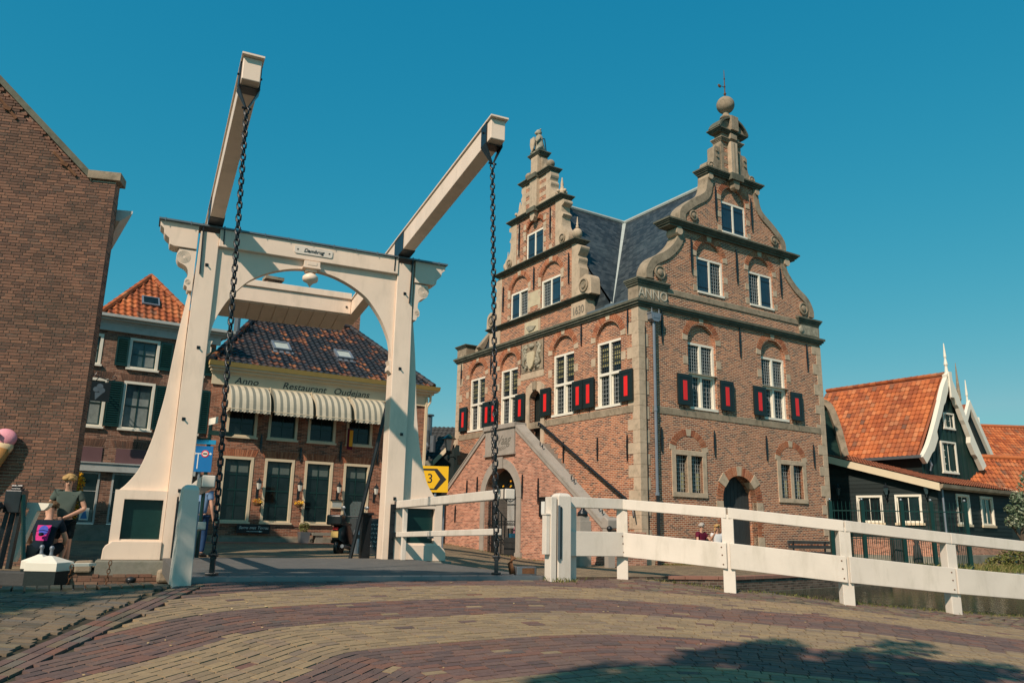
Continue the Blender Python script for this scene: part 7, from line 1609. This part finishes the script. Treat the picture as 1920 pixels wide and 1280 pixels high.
mb=MB(); mb.prism([(.05,2.60),(.50,2.58),(.56,2.63),(.50,2.68),(.05,2.70)],-.02,.01); mb.build('finger_board','green',sp_); mb=MB(); mb.prism([(.05,2.54),(-.30,2.52),(-.36,2.47),(-.30,2.42),(.05,2.44)],-.02,.01); mb.build('finger_board','green',sp_)
mb=MB(); mb.loft([[(.02,-.06,2.80),(.02,-.06,2.94)],[(.22,-.16,2.84),(.22,-.16,2.98)]],caps=False,closed=False); mb.v+= [(x,y+.02,z) for x,y,z in mb.v]; mb.f+= [(4,5,7,6),(0,4,6,2),(1,5,7,3)]; mb.build('finger_board','trim',sp_)
mb=MB(); mb.bar((-.02,.02,1.35),(.05,-.02,1.62),.26,.02); mb.build('back_plate','trim',sp_)
# two dark slanted poles
# (barrier struts) behind the right portal post
stt=thing('barrier_struts','pair of dark slanting iron struts beside the right portal post','iron struts',frame(A,AZP)[0],rad(AZP))
for (a,za,b,zb,r) in ((5.02,3.95,4.36,.33,.045),(5.45,3.6,4.95,.33,.035)):
    mb=MB(TPl); mb.tube([(b,-1.2,zb),(a,-1.2,za)],r,8); mb.build('strut','iron',stt)
mb=MB(TPl); mb.box(4.62,4.82,-1.5,-1.3,.33,1.28); mb.box(4.58,4.86,-1.54,-1.26,1.2805,1.33); mb.build('winch_box','iron',stt)
# scooter seen from behind
sc=thing('scooter','black parked motor scooter with clear windshield seen from behind','scooter',(-4.32,22.1,.25),rad(-12)); sc.scale=(.98,)*3
def wheel(y,nm='wheel'):
    mb=MB(); mb.loft([[(x,y+r*math.cos(a),.24+r*math.sin(a)) for a in [i*pi/10 for i in range(20)]] for x,r in ((-.05,.16),(-.055,.21),(-.03,.24),(.03,.24),(.055,.21),(.05,.16))]); w_=mb.build('wheel','black',sc,smooth=True); mb=MB(); mb.tube([(-.06,y,.24),(.06,y,.24)],.07,10); mb.build('hub','steel',w_)
wheel(-.55); wheel(.62)
mb=MB(); mb.loft([[(-a,y,z0),(a,y,z0),(a*.8,y,z1),(-a*.8,y,z1)] for y,a,z0,z1 in ((-.78,.10,.45,.72),(-.6,.19,.34,.80),(-.2,.20,.32,.80),(.1,.14,.28,.60),(.35,.16,.25,.34),(.45,.18,.30,1.0),(.58,.12,.45,1.02))]); mb.build('body','black',sc,smooth=True,auto=True)
mb=MB(); mb.loft([[(-a,y,z0),(a,y,z0),(a*.8,y,z1),(-a*.8,y,z1)] for y,a,z0,z1 in ((-.82,.12,.80,.88),(-.5,.17,.80,.92),(.0,.12,.80,.86))]); mb.build('seat','shoe',sc,smooth=True,auto=True)
mb=MB(); mb.box(-.21,.21,-.98,-.66,.82,1.08); mb.build('top_box','black',sc,bev=.04)
mb=MB(); mb.tube([(-.36,.36,1.10),(-.2,.42,1.06),(.2,.42,1.06),(.36,.36,1.10)],.02,6); mb.build('handlebar','iron',sc); 
for q in (-1,1): mb=MB(); mb.tube([(q*.26,.4,1.07),(q*.34,.42,1.26)],.008,5); mb.ball((q*.35,.42,1.30),.06,8,6,(1.2,.4,.8)); mb.build('mirror','steel',sc)
mb=MB(); mb.loft([[(x,.56-.12*(z-1.1)-.35*x*x,z) for x in np.linspace(-.21*k_,.21*k_,7)] for z,k_ in ((1.02,.8),(1.2,.95),(1.38,.95),(1.48,.6))],caps=False,closed=False); mb.build('windshield','clear',sc,smooth=True)
MB().box(-.10,.10,-.86,-.85,.50,.66).build('number_plate','gold',sc); MB().box(-.07,.07,-.83,-.80,.70,.76).build('tail_light','red',sc)
mb=MB(); mb.tube([(.17,-.2,.22),(.19,-.75,.28)],.05,8); mb.build('exhaust','steel',sc); mb=MB(); mb.tube([(-.06,.0,.26),(-.14,.02,.0)],.015,5); mb.tube([(.06,.0,.26),(.14,.02,.0)],.015,5); mb.build('stand','iron',sc)
# chalk board and litter column
cb=thing('chalk_board','black pavement chalk board with white handwriting behind the struts','chalk board',(-3.62,21.8,.22),rad(5))
MB().loft([[(-.42,y,z),(.42,y,z),(.42,y+.03,z),(-.42,y+.03,z)] for y,z in ((-.2,0),(.0,1.02))]).build('panel','black',cb); MB().loft([[(-.42,y,z),(.42,y,z),(.42,y+.03,z),(-.42,y+.03,z)] for y,z in ((.32,0),(.06,1.02))]).build('rear_panel','black',cb)
mb=MB(); r_=random.Random(9)
for i in range(6):
    z=.86-i*.11; x=-.3
    while x<.28:
        L=r_.uniform(.03,.09); y=-.2+z*.196-.006; mb.tube([(x,y,z),(x+L*.3,y,z+.03),(x+L*.6,y,z-.02),(x+L,y,z+.02)],.006,4); x+=L+r_.uniform(.01,.05)
mb.build('chalk_writing','paper',cb,kind='stuff')
lc=thing('waste_column','narrow grey steel waste column beside the chalk board','waste bin',(-3.98,21.6,.22),0); mb=MB(); mb.lathe([(.09,0),(.10,.62),(.08,.70),(.03,.75)],0,0,14); mb.build('body','steel',lc,smooth=True,auto=True); mb=MB(); mb.lathe([(.102,.5),(.102,.6)],0,0,14); mb.build('opening_band','black',lc)
# deck debris: chain end block
db=thing('shackle_block','rusty shackle with a block on the deck edge right of the chain','shackle',(*TP(5.12,5.8),.37),rad(AZP)); MB().box(-.02,.30,-.08,.06,.0,.12).build('block','steel',db,bev=.01); mb=MB(); mb.tube([(-.06,0,.02),(-.1,0,.16),(-.05,0,.26)],[.05,.04,.05],8); mb.build('lump','rust',db,smooth=True); MB().box(.06,.26,-.082,-.06,.02,.10).build('rust_face','rust',db)
# ================================================================ SLUICE AT THE LEFT
sl_=thing('sluice_gate','black and white timber sluice gate with winch frame in the canal','sluice gate',(0,0,0),0)
def P3(*a): return a
MB().box(-9.3,-7.0,12.25,12.55,.05,.26).build('black_beam','wood',sl_,bev=.02); MB().box(-9.5,-6.95,11.6,12.24,-.6,.02).build('black_boards','boardblack',sl_)
for (x,y,w_) in ((-7.02,12.45,.17),(-6.62,12.0,.22)):
    mb=MB(); mb.loft([[(x-a,y-a,z),(x+a,y-a,z),(x+a,y+a,z),(x-a,y+a,z)] for z,a in ((-.9,w_),(.30,w_))]); mb.build('black_post','boardblack',sl_)
    mb=MB(); mb.loft([[(x-a,y-a,z),(x+a,y-a,z),(x+a,y+a,z),(x-a,y+a,z)] for z,a in ((.301,w_+.01),(.42,w_+.01),(.49,w_*.35),(.51,.03))]); c_=mb.build('white_cap','trim',sl_,bev=.006); mb=MB(); mb.lathe([(.032,.49),(.022,.54),(.022,.59),(.032,.60),(.032,.63),(.015,.65)],x,y,10); mb.build('knob','zinc',c_,smooth=True)
mb=MB(); mb.box(-6.40,-6.2,11.85,12.05,.0,.30); 
MB().loft([[(x,y,.36),(x+.0,y+.2,.36),(x,y+.2,.40),(x,y,.40)] for x,y in ((-6.60,11.9),(-6.2,12.3))]).build('white_arm','trim',sl_)
# winch: box head on three bars, and white sloping beams behind
mb=MB(); mb.box(-8.61,-8.33,13.9,14.12,1.12,1.50); mb.box(-8.56,-8.38,13.95,14.07,1.5005,1.54); mb.build('winch_head','iron',sl_,bev=.015); mb=MB(); mb.tube([(-8.56,14,1.57),(-8.38,14,1.57)],.03,8); mb.tube([(-8.47,14,1.5),(-8.47,14,1.6)],.03,8); mb.build('crank','iron',sl_)
for x0,x1 in ((-8.58,-8.66),(-8.48,-8.53),(-8.37,-8.38)): mb=MB(); mb.bar((x0,14.0,1.12),(x1,13.95,.2),.07,.07); mb.build('winch_leg','iron',sl_)
mb=MB(); mb.bar((-8.32,13.95,1.42),(-8.00,13.7,.35),.05,.05); mb.build('brace','green',sl_); mb=MB(); mb.bar((-8.58,13.8,1.25),(-9.08,13.8,.9),.12,.10); mb.tube([(-8.68+.1*math.cos(a),13.78,1.15+.1*math.sin(a)) for a in [i*pi/6 for i in range(13)]],.02,6); mb.build('gear','iron',sl_)
mb=MB(lambda a,b,c:(a,14.25+b,c)); mb.prism([(-8.62,.30),(-8.49,.30),(-8.22,1.16),(-8.10,1.18),(-8.04,1.24),(-8.02,1.30),(-8.46,1.31),(-8.48,1.22),(-8.36,1.20)],0,.12); mb.build('white_beam','trim',sl_,bev=.006)
mb=MB(); mb.bar((-9.35,14.3,.5),(-9.08,14.3,1.25),.12,.1); mb.build('white_beam','trim',sl_)
for x,y,lb in ((-6.27,11.95,'rusty chain hanging from the front white cap of the sluice'),(-6.42,13.4,'second rusty chain hanging at the quay wall beside the sluice')):
    chain('rusty_chain',lb,(x,y,.36),(x-.06,y+.02,-.35),'rusty chains at the sluice',link=.075,wd=.045,r=.008,mat='rust')
kb_=thing('mooring_post','small dark iron mooring post against the quay wall','mooring post',(*TP(.0,.5),-.35),0); mb=MB(); mb.lathe([(.06,0),(.06,.30),(.09,.33),(.09,.38),(.03,.41)],0,0,10); mb.build('post','iron',kb_,smooth=True)
wt=thing('timber_waling','long grey timber beam on the canal edge left of the gate post','timber beam',(0,0,0),0)
a=TP(-.1,5.6); b=TP(.5,5.55); MB().loft([[(a[0]-.5,a[1]-.5,.05),(a[0]-.5,a[1]-.35,.05),(a[0]-.5,a[1]-.35,.22),(a[0]-.5,a[1]-.5,.22)],[(b[0],b[1]-.35,.10),(b[0],b[1]-.2,.10),(b[0],b[1]-.2,.26),(b[0],b[1]-.35,.26)]]).build('beam','zinc',wt,bev=.01)
# ================================================================ TREES BEHIND THE CAMERA (their shade falls on the road; the third is added for its shade)
def shade_tree(name,label,x,y,h,blobs,n,seed):
    r=np.random.default_rng(seed); t_=thing(name,label,'tree',(x,y,zr(x,y)-.1),0,'street trees')
    mb=MB(); mb.tube([(0,0,0),(.05,.05,h*.35),(.1,0,h*.62),(.15,.1,h*.95)],[.26,.20,.14,.05],9)
    for (c,s) in blobs: mb.tube([(.08,0,h*.45),(c[0]*.5,c[1]*.5,(h*.5+c[2])/2),(c[0],c[1],c[2])],[.09,.06,.02],6)
    mb.build('trunk','bark',t_); leaves(n,blobs,.085,r).build('crown','leaf',t_,uv=False,kind='stuff')
def crown_for(pts,h,x0,y0):
    """leaf clumps whose shadows land on the given road points"""
    out=[]
    for (gx,gy,rx,ry) in pts:
        z=h+rnd.uniform(-.5,.5); gz=zr(gx,gy) if gy<13.2 else .3; k=(z-gz)/math.tan(rad(SUN_EL)); out.append(((gx+math.cos(rad(SUN_AZ))*k-x0,gy+math.sin(rad(SUN_AZ))*k-y0,z),(rx,ry,.45)))
    return out
x0,y0=-4.5,-4.0
fr=[(1.0,6.3,.9,.5),(2.2,7.0,1.1,.6),(3.4,7.3,1.0,.6),(3.3,8.4,.7,.35),(4.6,8.9,.55,.25),(2.1,8.0,.55,.25),(4.3,7.6,.8,.45),(5.2,8.0,.5,.25),(.4,5.6,1.0,.5),(2.4,5.6,1.4,.7),(4.0,6.2,1.2,.6),(3.0,9.1,.5,.15),(1.0,7.5,.4,.2),(.6,6.7,.6,.3),(.1,6.1,.6,.3),(1.5,8.0,.5,.16),(2.5,8.8,.45,.15),(3.2,9.4,.35,.10),(4.8,9.9,.35,.10),(4.0,9.2,.4,.13),(5.3,9.2,.4,.12),(3.0,6.6,.9,.4),(1.6,7.4,.7,.3),(3.9,8.0,.6,.3)]
shade_tree('unseen_tree','leafy tree behind the camera whose crown shades the right foreground',x0,y0,9.5,crown_for(fr,8.2,x0,y0),26000,11)
x0,y0=-13.5,-2.0
fr=[(-5.4,8.1,1.1,.35),(-6.8,7.8,1.2,.4),(-4.6,8.8,.6,.22),(-8.0,8.4,1.2,.5),(-2.6,10.9,.7,.12),(-3.98,9.68,.15,.15),(-3.62,10.2,.12,.14),(-4.1,9.3,.12,.12),(-2.3,11.3,.8,.14),(-1.2,12.0,.8,.16),(-.3,12.4,.6,.10),(-5.5,9.0,.8,.3),(-6.9,9.2,.9,.3),(-3.3,12.5,.6,.2),(-2.6,12.9,.8,.2),(-1.4,13.0,.7,.15),(-5.0,7.3,1.0,.15),(-2.9,11.6,.9,.22),(-1.6,12.3,.9,.2),(-.6,12.9,.7,.14),(-2.4,11.7,.6,.2)]
shade_tree('unseen_tree','leafy tree left behind the camera whose crown shades the left lane',x0,y0,10.5,crown_for(fr,9.2,x0,y0),15000,12)

x0,y0=-17.5,3.0  # unseen tree added only to darken the lane behind the portal
fr=[(-6.6,20.0,.6,.6),(-6.0,20.7,.7,.7),(-5.1,21.2,.7,.6),(-5.5,22.1,.6,.6),(-4.6,22.3,.6,.5),(-5.6,19.7,.7,.4),(-6.6,19.3,.5,.35),(-4.9,23.0,.5,.5)]
shade_tree('unseen_tree','tall unseen tree added outside the frame at left, its crown placed to shade the lane behind the portal',x0,y0,14.5,crown_for(fr,13.5,x0,y0),18000,13)
